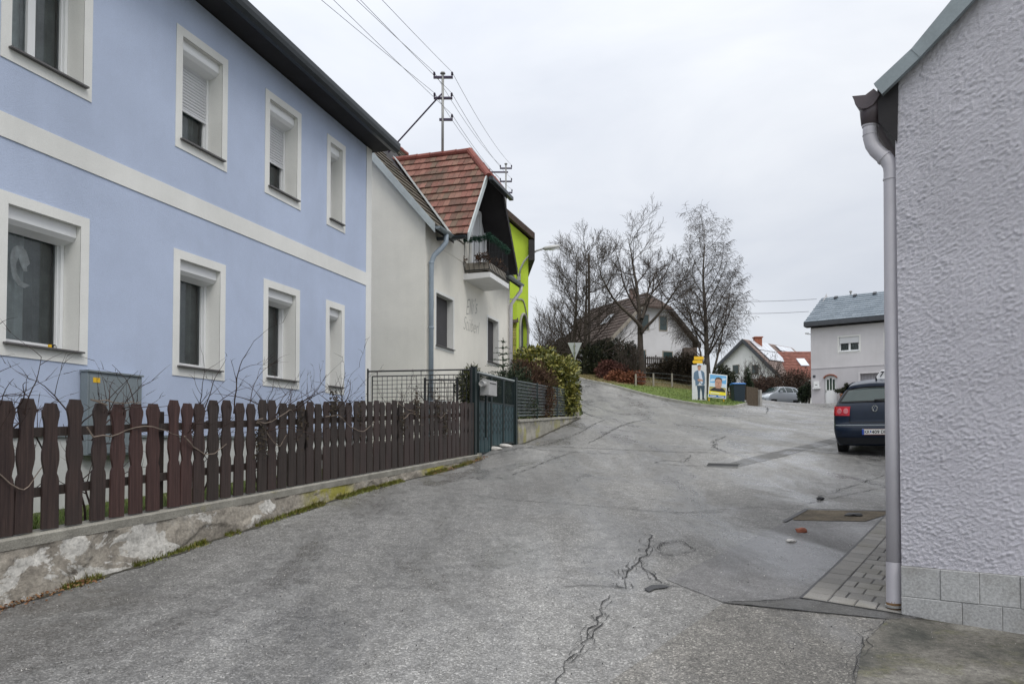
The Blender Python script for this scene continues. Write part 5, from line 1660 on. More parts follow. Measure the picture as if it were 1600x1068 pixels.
# ================================================================== lime green house
def lime_house():
    fr = Frame((-8.0, 0), (368, 1200))
    uA = fr.uz(825.5, 500)[0]; ze = fr.uz(825.5, 373)[1]
    L_ = 9; dep = 9.0; sl = .88
    root = thing('lime_house', 'bright lime green house with an arched porch beyond the cream house', 'house', fr.p(uA, .9))
    fh = Frame(fr.p(uA, 0).xy, (-.06, 1)); half = 3.05; sl = .86
    dep = 2 * half
    mb = MB()
    mb.poly([fh.p(0, -.5), fh.p(0, ze), fh.p(0, ze + sl * half, -half), fh.p(0, ze, -dep), fh.p(0, -.5, -dep)])
    mb.poly([fh.p(0, -.5), fh.p(L_, -.5), fh.p(L_, ze), fh.p(0, ze)])
    mb.poly([fh.p(L_, -.5), fh.p(L_, -.5, -dep), fh.p(L_, ze, -dep), fh.p(L_, ze + sl * half, -half), fh.p(L_, ze)])
    mb.poly([fh.p(0, -.5, -dep), fh.p(0, ze, -dep), fh.p(L_, ze, -dep), fh.p(L_, -.5, -dep)])
    mb.build('wall', MT['lime'], root)
    ov = .22; vg = .25
    z1 = ze + .10 - sl * ov; zr = ze + .10 + sl * half
    mb = MB()
    for o1 in (ov, -dep - ov):
        mb.prism([fh.p(-vg, z1, o1), fh.p(L_ + vg, z1, o1), fh.p(L_ + vg, zr, -half), fh.p(-vg, zr, -half)], Vector((0, 0, .24)))
    mb.build('roof', MT['brown_roof'], root)
    mb = MB(); fbox(mb, fh, -vg + .03, L_, z1 - .75, z1 - .001, .004, ov); mb.build('eave_box', MT['soffit'], root)
    # porch in front of the gable: street wall with an arch, cream side, small roof
    ua = fr.uz(806.5, 520)[0]; ub = uA - .001
    zt = fr.uz(815, 470)[1]; za = fr.uz(816, 500)[1]
    mb = MB()
    um = (ua + ub) / 2 + .05; aw = (ub - ua) * .33
    def topz(u): 
        f = (u - ua) / (ub - ua); return zt - .9 * max(0, f - .45) ** 1.6 * 3.0 - .25 * max(0, .3 - f)
    N_ = 24
    for k in range(N_):
        x0 = ua + (ub - ua) * k / N_; x1 = ua + (ub - ua) * (k + 1) / N_
        def az(u):
            f = (u - um) / aw
            return za - .75 * aw + .75 * aw * math.sqrt(max(0, 1 - f * f)) * 1.6 if abs(f) < 1 else -.5
        lo0, lo1 = az(x0), az(x1)
        if abs((x0 + x1) / 2 - um) >= aw: lo0 = lo1 = -.5
        mb.prism([fr.p(x0, lo0, .02), fr.p(x1, lo1, .02), fr.p(x1, topz(x1), .02), fr.p(x0, topz(x0), .02)], -NN.to_3d() * .25)
    po = mb.build('porch_wall', MT['lime'], root)
    mb = MB(); pts = []
    for k in range(15):
        a = math.pi * k / 14; pts.append(fr.p(um - aw * math.cos(a), za - .75 * aw + 1.2 * aw * math.sin(a), .045))
    pts = [fr.p(um - aw, .5, .045)] + pts + [fr.p(um + aw, .5, .045)]
    mb.tube(pts, .05, 6); mb.build('arch_trim', MT['kerb'], po)
    mb = MB(); fbox(mb, fr, um - aw, um + aw, .0, za + .6, -.21, -.12); mb.build('door', MT['verge_dark'], root)  # dark sheet closing the arch, shade of the open porch put into colour
    mb = MB(); u_ = ua + .02
    mb.prism([fr.p(ua, -.5, .0), fr.p(ua, fr.uz(806, 503)[1], .0), fr.p(ua, fr.uz(806, 503)[1], -2.2), fr.p(ua, -.5, -2.2)], D.to_3d() * .2)
    mb.build('porch_side', MT['yellow'], root)
    mb = MB(); zz = fr.uz(806, 503)[1]
    mb.prism([fr.p(ua - .12, zz - .02, .10), fr.p(ua - .12, zz - .02, -2.4), fr.p(ua + .75, zz + .85, -2.4), fr.p(ua + .75, zz + .85, -.25)], D.to_3d() * .10)
    mb.build('porch_roof', MT['brown_roof'], root)
    mb = MB()
    for k in range(20):
        x0 = ua + (ub - ua) * k / 20; x1 = ua + (ub - ua) * (k + 1) / 20
        mb.prism([fr.p(x0, topz(x0) + .002, .06), fr.p(x0, topz(x0) + .002, -.28), fr.p(x0, topz(x0) + .05, -.28), fr.p(x0, topz(x0) + .05, .06)], fr.p(x1, topz(x1)) - fr.p(x0, topz(x0)))
    mb.build('porch_coping', MT['kerb'], po)
    # wall lamp on a long curved arm
    Yl = fr.p(uA, 0).y - .12
    lr = thing('street_lamp', 'grey street lamp on a long curved arm from the lime green house', 'street lamp', at(812, 430, Yl))
    pts = [at(a, b, Yl) for a, b in ((811, 432), (813, 420), (819, 408), (827, 399), (838, 392), (850, 388))]
    mb = MB(); mb.tube(pts, .035, 7); mb.build('arm', MT['pipe_steel'], lr, smooth=True)
    a, b = at(849, 388.5, Yl), at(875, 384.5, Yl)
    mb = MB(); d_ = b - a
    mb.tube([a, a + d_ * .12, a + d_ * .5, a + d_ * .95, b], [.05, .075, .085, .07, .02], 8); mb.build('lamp_head', MT['mail_grey'], lr, smooth=True)
    mb = MB(); mb.tube([a + d_ * .35 - Vector((0, 0, .06)), a + d_ * .92 - Vector((0, 0, .06))], .045, 8); mb.build('lens', MT['white_pvc'], lr, smooth=True)
    mb = MB(); mb.box(pts[0].x - .06, pts[0].x + .06, Yl - .03, fr.p(uA, 0).y + .2, pts[0].z - .15, pts[0].z + .12); mb.build('bracket', MT['pipe_steel'], lr)
lime_house()
# ================================================================== grey roughcast building on the right
ANG = R(36.0)
FR = Frame(at(1409, 900, 6.0).xy, (math.cos(ANG), -math.sin(ANG)))     # gable wall, u to the right; outward = towards viewer
if FR.n.y > 0: FR.n = -FR.n

def right_building():
    fr = FR
    zp = fr.uz(1412, 883)[1]
    root = thing('roughcast_building', 'grey-lilac roughcast building with a concrete block plinth at the right edge', 'house', fr.p(0, -1.35))
    k0 = fr.uz(1377, 148); k1 = fr.uz(1442, 86); k2 = fr.uz(1521, 0)
    sl1 = (k1[1] - k0[1]) / (k1[0] - k0[0]); sl2 = (k2[1] - k1[1]) / (k2[0] - k1[0])
    def vz(u): return k1[1] + (u - k1[0]) * (sl1 if u < k1[0] else sl2)
    W = 8.0
    mid = W / 2
    # rough rendered face: real relief
    mb = MB(); du = .014
    def face(u0, u1, nu, nv):
        def P(a, b):
            u = u0 + (u1 - u0) * a; z = zp + (vz(min(u, W - u)) + .03 - zp) * b
            q = Vector((u * 23, z * 33, .5)); q += noise.noise_vector(q * .8) * .45
            d1 = noise.voronoi(q)[0][0]; d2_ = noise.voronoi(q * 2.1 + Vector((3, 1, 0)))[0][0]
            gate_ = .35 + .65 * max(0, min(1, .5 + 1.6 * noise.noise(Vector((u * 5, z * 5, 7)))))
            h = .018 * gate_ * max(0, .55 - d1) + .012 * max(0, .5 - d2_) + .006 * noise.noise(Vector((u * 60, z * 60, 8)))
            return fr.p(u, z, h)
        mb.grid(P, nu, nv)
    face(0, 1.15, 150, 560); face(1.15, 2.7, 150, 420); face(2.7, mid, 60, 160)
    mb.grid(lambda a, b: fr.p(mid + (W - mid) * a, zp + (vz(W - mid - (W - mid) * a) + .03 - zp) * b), 12, 2)
    # side walls
    d2 = 9.0
    mb.poly([fr.p(0, zp, 0), fr.p(0, vz(0), 0), fr.p(0, vz(0), -d2), fr.p(0, zp, -d2)])
    mb.poly([fr.p(W, zp, -d2), fr.p(W, vz(0), -d2), fr.p(W, vz(0), 0), fr.p(W, zp, 0)])
    mb.poly([fr.p(0, zp, -d2), fr.p(0, vz(0), -d2), fr.p(mid, vz(mid), -d2), fr.p(W, vz(0), -d2), fr.p(W, zp, -d2)])
    mb.build('wall', MT['roughcast'], root, smooth=True)
    # plinth of two courses of concrete blocks
    mb = MB(); rnd = random.Random(8)
    hz = (zp - fr.uz(1412, 961)[1]) / 2 + .035
    for r_ in range(3):
        z1 = zp - .004 - r_ * (hz + .004); u = -.004 if r_ % 2 == 0 else -.004
        first = True
        while u < W:
            wd = .252 if not (first and r_ % 2) else .41
            if first and r_ == 0: wd = .27
            a, b = u + .002, min(u + wd - .002, W)
            dz = rnd.uniform(-.004, .004)
            q0 = fr.p(a, z1 - hz, .005); 
            i = .0035
            f = .022 + dz
            front = [fr.p(a + i, z1 - hz + i, f), fr.p(b - i, z1 - hz + i, f), fr.p(b - i, z1 - i, f), fr.p(a + i, z1 - i, f)]
            mid_ = [fr.p(a, z1 - hz, f - i), fr.p(b, z1 - hz, f - i), fr.p(b, z1, f - i), fr.p(a, z1, f - i)]
            back = [fr.p(a, z1 - hz, -.12), fr.p(b, z1 - hz, -.12), fr.p(b, z1, -.12), fr.p(a, z1, -.12)]
            F = [mb.add(p) for p in front]; M_ = [mb.add(p) for p in mid_]; B_ = [mb.add(p) for p in back]
            mb.face(F)
            for k in range(4):
                j = (k + 1) % 4
                mb.face((F[j], F[k], M_[k], M_[j])); mb.face((M_[j], M_[k], B_[k], B_[j]))
            u += wd; first = False
    mb.build('plinth', MT['block'], root)
    mb = MB(); fbox(mb, fr, .002, W, -2.4, zp - .002, -d2, .014)
    mb.build('plinth_core', MT['mortar'], root)
    # roof with sprocketed eaves
    mb = MB(); mbv = MB()
    ue = k0[0] - .0
    t = .03
    prof = [(ue, vz(ue)), (k1[0], vz(k1[0])), (mid, vz(mid))]
    for m_ in (0, 1):
        for (ua, za), (ub, zb) in zip(prof[:-1], prof[1:]):
            if m_: ua, ub = W - ua, W - ub
            mb.prism([fr.p(ua, za + .05, .06), fr.p(ub, zb + .05, .06), fr.p(ub, zb + .05 + t, .06), fr.p(ua, za + .05 + t, .06)], fr.p(0, 0, -d2 - .1) - fr.p(0, 0, .06))
    roof = mb.build('roof', MT['soffit'], root)
    mb = MB()
    top = [fr.uz(1365, 131, .1), fr.uz(1427, 73, .1), fr.uz(1487, 0, .1)]
    bot = [fr.uz(1378, 147, .1), fr.uz(1442, 85, .1), fr.uz(1521, 0, .1)]
    # lower and upper sheet of the verge, the upper lapping over the lower
    def sheet(a, b, c, d, o): mb.prism([fr.p(*a, o), fr.p(*b, o), fr.p(*c, o), fr.p(*d, o)], NN_R * -.05)
    NN_R = fr.n.to_3d()
    sheet(bot[0], bot[1], top[1], top[0], .100)
    e2 = lambda p, q, k: (p[0] + (q[0] - p[0]) * k, p[1] + (q[1] - p[1]) * k)
    sheet(e2(bot[1], bot[2], -.06), e2(bot[1], bot[2], 6), e2(top[1], top[2], 6), e2(top[1], top[2], -.06), .106)
    mb.build('verge_sheet', MT['zinc'], roof)
    # dark boxed eaves end
    q = [fr.uz(*p, -.02) for p in ((1372, 143), (1405, 118), (1403, 224), (1374, 193))]
    mb = MB(); mb.prism([fr.p(u, z, .015) for u, z in q], NN_R * -2.0); mb.build('eaves_box', MT['soffit'], roof)
    # gutter end and outlet
    pc = lambda x, y, o=.03: fr.p(*fr.uz(x, y, o), o)
    mb = MB()
    prof = [(1331, 150), (1334, 156), (1336, 163), (1341, 168), (1347, 170), (1355, 169), (1364, 164), (1370, 155), (1375, 147), (1365, 138), (1352, 148)]
    mb.prism([pc(x, y) for x, y in prof], NN_R * -8.5)
    mb.build('gutter', MT['pvc_brown'], root, bevel=.004)
    mb = MB()
    c = lambda x, y: pc(x, y, -.07)
    mb.tube([c(1363, 163), c(1361.5, 180), c(1359.8, 196)], [.098, .085, .068], 16); mb.build('gutter_outlet', MT['pvc_brown'], root, smooth=True)
    # downpipe
    ppx = 1200 / fr.p(-.08, 0).y
    rp = 11.2 / ppx
    mb = MB()
    path = [(1359.8, 192), (1359.6, 205), (1360, 215), (1363, 226), (1369, 235), (1378, 243), (1386, 250), (1391, 258), (1392.6, 268), (1392.6, 285), (1393.2, 400), (1395, 640), (1397.5, 940)]
    path = [c(*p) for p in path]
    mb.tube(path, rp, 20)
    dp = mb.build('downpipe', MT['pvc_grey'], root, smooth=True)
    mb = MB()
    def ring(i, f, h=.016, dr=.006, ax=None):
        a, b = path[i], path[i + 1]; p = a.lerp(b, f); d = (b - a).normalized()
        mb.lathe(p - d * h / 2, [(rp - .002, 0), (rp + dr, .002), (rp + dr, h - .002), (rp - .002, h)], 20, d)
    for q in ((0, .3, .03), (1, .6, .012, .003), (5, .5, .02, .006), (8, .7, .016, .005)):
        mb = MB(); ring(*q); mb.build('pipe_collar', MT['pvc_grey'], dp, smooth=False)
    mb = MB(); a, b = path[-2], path[-1]; p = a.lerp(b, .79)
    mb.tube([p, b + Vector((0, 0, -.0))], rp + .0035, 20, False); mb.build('pipe_socket', MT['pvc_grey'], dp, smooth=True)
    mb = MB(); b = c(1397.5, 946)
    mb.tube([c(1397.5, 938), c(1397.6, 960), c(1397, 975)], [rp * 1.06, rp * 1.0, rp * .9], 16); mb.build('iron_shoe', MT['rust'], dp, smooth=True)
    mb = MB(); mb.lathe(c(1397.5, 948), [(rp * 1.05, 0), (rp * 1.18, .002), (rp * 1.18, .018), (rp * 1.05, .02)], 16); mb.build('pipe_clamp', MT['pipe_steel'], dp)
MT['pvc_dark'] = plain('darker_grey_plastic_pipe', (.30, .29, .315), .4, var=.05, fine=.02)
right_building()

# ================================================================== small things on the road
def rock(name, label, px, py, size, mt, cat, seed, flat=.6, group=None):
    g = G(px, py); mb = MB(); bm = bmesh.new(); bmesh.ops.create_icosphere(bm, subdivisions=2, radius=1)
    for v in bm.verts:
        q = v.co * (1 + .35 * noise.noise(v.co * 1.6 + Vector((seed, 0, 0))))
        mb.v.append(Vector((g.x + q.x * size[0], g.y + q.y * size[1], g.z + size[2] * .6 + q.z * size[2])))
    for f in bm.faces: mb.face([v.index for v in f.verts])
    bm.free()
    return tag(mb.build(name, MT[mt]), label, cat, group)
rock('brick_fragment', 'broken red brick fragment lying on the asphalt repair near the trench', 1252, 831, (.075, .055, .035), 'brick', 'brick', 3)
rock('dark_rubble', 'dark lump of rubble lying in the soil trench', 1334, 806, (.12, .07, .03), 'tar', 'rubble', 5)
rock('pebble', 'small dark stone on the road left of the trench edge', 1282, 780, (.05, .05, .03), 'tar', 'stone', 8)
rock('pebble', 'pale pebble below the brick fragment on the repaired asphalt', 1236, 846, (.06, .05, .02), 'stone_pale', 'stone', 9)

def litter():
    """grit lying loose on the road"""
    rnd = random.Random(12); mb = MB()
    for k in range(1500):
        px = rnd.uniform(0, 1600); py = 760 + 300 * rnd.random() ** .7
        if px < 500 and py < 980 - px * .45: continue
        if px > 1400 and py < 975: continue
        d = ray(px, py); Y = 690; t = -1.1 / d.z if d.z < 0 else 8
        g = None
        for _ in range(3):
            p = d * t; h = H(p.x, p.y); t = t * (h / p.z) if p.z < -.05 else t
        p = d * t; h = H(p.x, p.y)
        s = rnd.uniform(.002, .006); 
        mb.mi = rnd.choice((0, 2, 2, 2, 1))
        c = Vector((p.x, p.y, h + .012)); a = rnd.random() * 6
        q = [c + Vector((math.cos(a + i * 1.57) * s, math.sin(a + i * 1.57) * s * .7, -.008)) for i in range(4)]; tp = c + Vector((0, 0, s * .5))
        for i in range(4): mb.poly([q[i], q[(i + 1) % 4], tp])
    o = mb.build('grit', [MT['stone_pale'], MT['tar'], MT['kerb']]); o['kind'] = 'stuff'
litter()

def moss_edge():
    fr = FF
    rnd = random.Random(31)
    def tufts(name, mt, spots, n, hgt):
        mb = MB()
        for Ya, Yb, w_ in spots:
            for k in range(int(n * w_)):
                Y = rnd.uniform(Ya, Yb); o = .10 + abs(rnd.gauss(0, .045)); q = fr.p(fr.uY(Y), 0, o)
                z = H(q.x, q.y) + .0
                dens = noise.noise(Vector((Y * 2.3, 0, 4)))
                if dens < -.15: continue
                hh = hgt * rnd.uniform(.4, 1.2) * max(.2, 1 - (o - .1) * 6)
                a = rnd.random() * 6.28; l = Vector((math.cos(a), math.sin(a), 0)); wd = rnd.uniform(.004, .009)
                b0 = Vector((q.x, q.y, z - .005)); tip = b0 + l * hh * .6 + Vector((0, 0, hh)); sd = Vector((-l.y, l.x, 0)) * wd
                mb.poly([b0 - sd, b0 + sd, tip])
        o = mb.build(name, MT[mt]); o['kind'] = 'stuff'
    tufts('moss', 'moss', [(6.6, 8.3, 1.0), (8.3, 10, .8), (9.9, 11.6, 1.6), (11.4, 12.8, 1.2), (13.6, 14.6, 1.2), (14.8, 16, .6)], 2600, .065)
    tufts('dry_weeds', 'dry_grass', [(6.6, 7.4, .3), (10.2, 11, .5), (13.9, 14.9, .6), (15.2, 16.2, .6)], 500, .11)
    mb = MB()
    for Ya, Yb, n in ((5.9, 6.9, 420), (13.7, 14.7, 160), (15.3, 16.4, 160)):
        for k in range(n):
            Y = rnd.uniform(Ya, Yb); q = fr.p(fr.uY(Y), 0, .10 + abs(rnd.gauss(0, .07))); z = H(q.x, q.y) + .008 + rnd.random() * .03
            a = Vector((rnd.gauss(0, 1), rnd.gauss(0, 1), rnd.gauss(0, .4))).normalized() * rnd.uniform(.008, .02); b = a.orthogonal().normalized() * a.length * .5
            c = Vector((q.x, q.y, z)); mb.poly([c - a, c + b, c + a, c - b])
    o = mb.build('dead_leaves', MT['dead_leaf']); o['kind'] = 'stuff'
    # grass in the garden behind the fence
    mb = MB()
    for k in range(9000):
        Y = rnd.uniform(5.5, 15.5); o = -rnd.uniform(.2, 1.1); q = fr.p(fr.uY(Y), 0, o); z = garden_z(q.x, q.y)
        hh = rnd.uniform(.03, .09); a = rnd.random() * 6.28; l = Vector((math.cos(a), math.sin(a), 0)); sd = Vector((-l.y, l.x, 0)) * rnd.uniform(.003, .006)
        b0 = Vector((q.x, q.y, z - .005)); mb.poly([b0 - sd, b0 + sd, b0 + l * hh * .5 + Vector((0, 0, hh))])
    o = mb.build('garden_grass', MT['grass']); o['kind'] = 'stuff'
    # blades on the bank: green in front of the posts, dry behind them
    lp = [(p.x, p.y) for p in lawn_poly]
    mb = MB(); mb2 = MB()
    for k in range(24000):
        x = rnd.uniform(4, 15); y = rnd.uniform(34, 48)
        if not inside(lp, x, y): continue
        m_ = mb2 if y - .45 * x + .6 * noise.noise(Vector((x, y, 1))) > 39.6 else mb
        z = H(x, y) + .11; hh = rnd.uniform(.04, .11); a = rnd.random() * 6.28; l = Vector((math.cos(a), math.sin(a), 0)); sd = Vector((-l.y, l.x, 0)) * .012
        b0 = Vector((x, y, z - .01)); m_.poly([b0 - sd, b0 + sd, b0 + l * hh * .6 + Vector((0, 0, hh))])
    o = mb.build('lawn_grass', MT['grass']); o['kind'] = 'stuff'
    o = mb2.build('dry_lawn_grass', MT['dry_grass']); o['kind'] = 'stuff'
moss_edge()

# ================================================================== signs, posters, bin
def flat_shape(mb, P, pts, off, th=.004):
    q = [P(x, y, off) for x, y in pts]; n = (P(0, 0, 1) - P(0, 0, 0)).normalized()
    mb.prism(q, n * th)

def yield_sign():
    Y = 33
    c = at(898.3, 560, Y); x, y = c.x, c.y; z0 = H(x, y); zt = at(898, 535, Y).z; zb = at(898, 559, Y).z
    r = thing('yield_sign', 'back of a triangular give way sign on a thin grey pole at the junction', 'traffic sign', (x, y, z0))
    mb = MB(); mb.tube([(x, y, z0 - .2), (x, y, zt - .02)], .03, 8); mb.build('pole', MT['pipe_steel'], r)
    hw = 11.2 * Y / 1200
    mb = MB(); mb.prism([(x - hw, y + .04, zt), (x + hw, y + .04, zt), (x + .03, y + .04, zb), (x - .03, y + .04, zb)], (0, .012, 0)); pl = mb.build('sign_plate', MT['sign_back'], r, bevel=.003)
    mb = MB(); mb.prism([(x - hw, y + .0525, zt), (x + hw, y + .0525, zt), (x + .03, y + .0525, zb), (x - .03, y + .0525, zb)], (0, .003, 0)); mb.build('sign_face', MT['plate_red'], pl)
    for zz in (zt - .12, zt - .42):
        mb = MB(); mb.box(x - .05, x + .05, y - .045, y + .038, zz - .015, zz + .015); mb.build('clamp', MT['pipe_steel'], r)
yield_sign()

def posters():
    Y = 38.3
    # tall poster: standing figure
    a = at(1081.5, 625.5, Y); b = at(1103, 570, Y); W = b.x - a.x; Hh = b.z - a.z
    th = R(-12)
    ux = Vector((math.cos(th), math.sin(th), 0)); n = Vector((math.sin(th), -math.cos(th), 0))
    P = lambda x, y, o=0: a + ux * (x * W) + Vector((0, 0, y * Hh)) + n * o
    r = thing('tall_poster', 'tall narrow election poster showing a standing man in a blue jacket and jeans', 'poster', a)
    mb = MB(); mb.prism([P(0, 0, -.05), P(1, 0, -.05), P(1, 1, -.05), P(0, 1, -.05)], n * .05); mb.build('board', MT['p_paper'], r)
    mb = MB()
    def S(mi, pts, o=.001): mb.mi = mi; flat_shape(mb, P, pts, o, .002)
    mats = ['p_jacket', 'p_shirt', 'p_jeans', 'p_skin', 'p_hair', 'p_shoe', 'p_white', 'p_shade']
    S(2, [(.33, .42), (.88, .42), (.86, .25), (.82, .07), (.70, .07), (.68, .22), (.60, .36), (.55, .22), (.54, .07), (.40, .07), (.38, .25)])
    S(5, [(.40, .075), (.54, .075), (.55, .03), (.38, .02)], .0035); S(5, [(.70, .075), (.82, .075), (.88, .03), (.69, .02)], .0035)
    S(0, [(.10, .62), (.14, .78), (.22, .82), (.40, .85), (.50, .85), (.60, .85), (.76, .82), (.86, .77), (.90, .60), (.88, .47), (.80, .42), (.66, .44), (.52, .52), (.44, .44), (.24, .41), (.22, .56)], .0035)
    S(1, [(.44, .85), (.60, .85), (.72, .62), (.74, .50), (.66, .46), (.54, .56), (.46, .72)], .0060)
    S(3, [(.44, .84), (.58, .84), (.60, .90), (.63, .94), (.60, .98), (.50, .985), (.41, .97), (.40, .92), (.42, .89)], .0085)
    S(4, [(.40, .93), (.39, .97), (.44, .995), (.56, .998), (.63, .975), (.635, .93), (.615, .96), (.50, .97), (.42, .955)], .0110)
    S(4, [(.42, .925), (.49, .925), (.49, .932), (.42, .932)], .0110); S(4, [(.52, .925), (.60, .925), (.60, .932), (.52, .932)], .0110)
    S(7, [(.46, .885), (.56, .885), (.55, .893), (.47, .893)], .0110)
    S(3, [(.38, .56), (.50, .53), (.66, .55), (.66, .60), (.52, .61), (.40, .60)], .0085)
    S(3, [(.62, .55), (.74, .53), (.76, .57), (.64, .60)], .0110)
    mb.build('printed_figure', [MT[k] for k in mats], r)
    mb = MB(); q = P(.5, 0, -.11); z0 = H(q.x, q.y)
    mb.box(q.x - .035, q.x + .035, q.y - .035, q.y + .035, z0 - .1, q.z + Hh * .9); mb.build('support_post', MT['grey_wood'], r)
    # yellow direction signs on a post behind the tall poster
    Y2 = 38.7; c = at(1093, 563, Y2); z0 = H(c.x, c.y)
    r = thing('direction_signs', 'two small yellow direction arrows on a post above the tall poster', 'sign', (c.x, c.y, z0))
    mb = MB(); mb.tube([(c.x, c.y + .03, z0 - .1), (c.x, c.y + .03, c.z + .2)], .025, 8); mb.build('post', MT['pipe_steel'], r)
    for y0, y1, x0, x1, tip in ((556.5, 561.8, 1084.5, 1098.5, 1), (562.6, 567.5, 1083.5, 1097.5, 0)):
        p0 = at(x0, y1, Y2 - .03); p1 = at(x1, y0, Y2 - .03); zm = (p0.z + p1.z) / 2
        pts = [(p0.x, p0.z), (p1.x, p0.z), (p1.x + (.05 if tip else 0), zm), (p1.x, p1.z), (p0.x, p1.z), (p0.x - (0 if tip else .05), zm)]
        mb = MB(); mb.prism([(x, p0.y, z) for x, z in pts], (0, .02, 0)); mb.build('sign_arm', MT['yellow_paint'], r)
    p0 = at(1089, 571, Y2 - .03); mb = MB(); mb.box(p0.x, p0.x + .3, p0.y, p0.y + .02, p0.z, p0.z + .11); mb.build('sign_plate', MT['p_cloud'], r)
    # portrait poster on yellow legs, leaning a little
    Y = 38.0
    bl, br, tl = at(1106.5, 620, Y), at(1134.5, 623, Y), at(1108.5, 583, Y)
    ux = (br - bl); W = ux.length; ux = ux.normalized(); uy = (tl - bl); Hh = uy.length; uy.normalize(); n = ux.cross(uy).normalized()
    if n.y > 0: n = -n
    P = lambda x, y, o=0: bl + ux * (x * W) + uy * (y * Hh) + n * o
    r = thing('portrait_poster', 'election poster with a man\u2019s portrait against a blue sky on yellow wooden legs', 'poster', bl)
    mb = MB(); mb.prism([P(0, 0, -.04), P(1, 0, -.04), P(1, 1, -.04), P(0, 1, -.04)], n * .04); mb.build('board', MT['p_white'], r)
    mb = MB(); mats = ['p_sky', 'p_cloud', 'p_field', 'p_black', 'p_skin', 'p_hair', 'p_yellow', 'p_blue', 'p_white', 'p_shade']
    S(0, [(.04, .62), (.96, .62), (.96, .965), (.04, .965)]); S(1, [(.04, .46), (.96, .46), (.96, .62), (.04, .62)]); S(2, [(.04, .25), (.96, .25), (.96, .46), (.04, .46)])
    S(1, [(.06, .66), (.30, .70), (.34, .78), (.20, .80), (.08, .76)], .0035); S(1, [(.70, .74), (.90, .78), (.94, .86), (.74, .86)], .0035)
    S(3, [(.06, .25), (.94, .25), (.92, .34), (.80, .42), (.66, .45), (.36, .45), (.22, .40), (.10, .32)], .0035)
    S(4, [(.40, .40), (.64, .40), (.70, .50), (.72, .60), (.70, .74), (.62, .82), (.44, .82), (.35, .74), (.33, .60), (.35, .50)], .0060)
    S(5, [(.33, .66), (.32, .76), (.38, .85), (.52, .88), (.66, .85), (.73, .76), (.72, .66), (.68, .76), (.60, .80), (.44, .80), (.37, .76)], .0085)
    S(9, [(.38, .655), (.49, .655), (.49, .685), (.38, .685)], .0085); S(9, [(.56, .655), (.67, .655), (.67, .685), (.56, .685)], .0085)
    S(9, [(.50, .56), (.56, .56), (.55, .66), (.51, .66)], .0085); S(9, [(.43, .49), (.63, .49), (.61, .52), (.45, .52)], .0085)
    S(9, [(.36, .47), (.42, .41), (.62, .41), (.70, .48), (.62, .45), (.44, .45)], .0085)
    S(6, [(.03, .13), (.97, .13), (.97, .27), (.03, .27)], .0060); S(7, [(.04, .03), (.96, .03), (.96, .13), (.04, .13)], .0035)
    for x0, x1 in ((.10, .44), (.56, .88)): S(8, [(x0, .065), (x1, .065), (x1, .095), (x0, .095)], .0060)
    S(1, [(.12, .185), (.62, .185), (.62, .215), (.12, .215)], .0085)
    mb.build('printed_portrait', [MT[k] for k in mats], r)
    for x in (.07, .90):
        q0 = P(x, 0, -.06); z0 = H(q0.x, q0.y)
        mb = MB(); w_ = ux * .06
        mb.obox(q0 - w_ / 2 + uy * Hh * .9, w_, n * -.04, -uy * (Hh * .9 + (q0.z - z0) + .02)); mb.build('leg', MT['yellow_paint'], r)
posters()

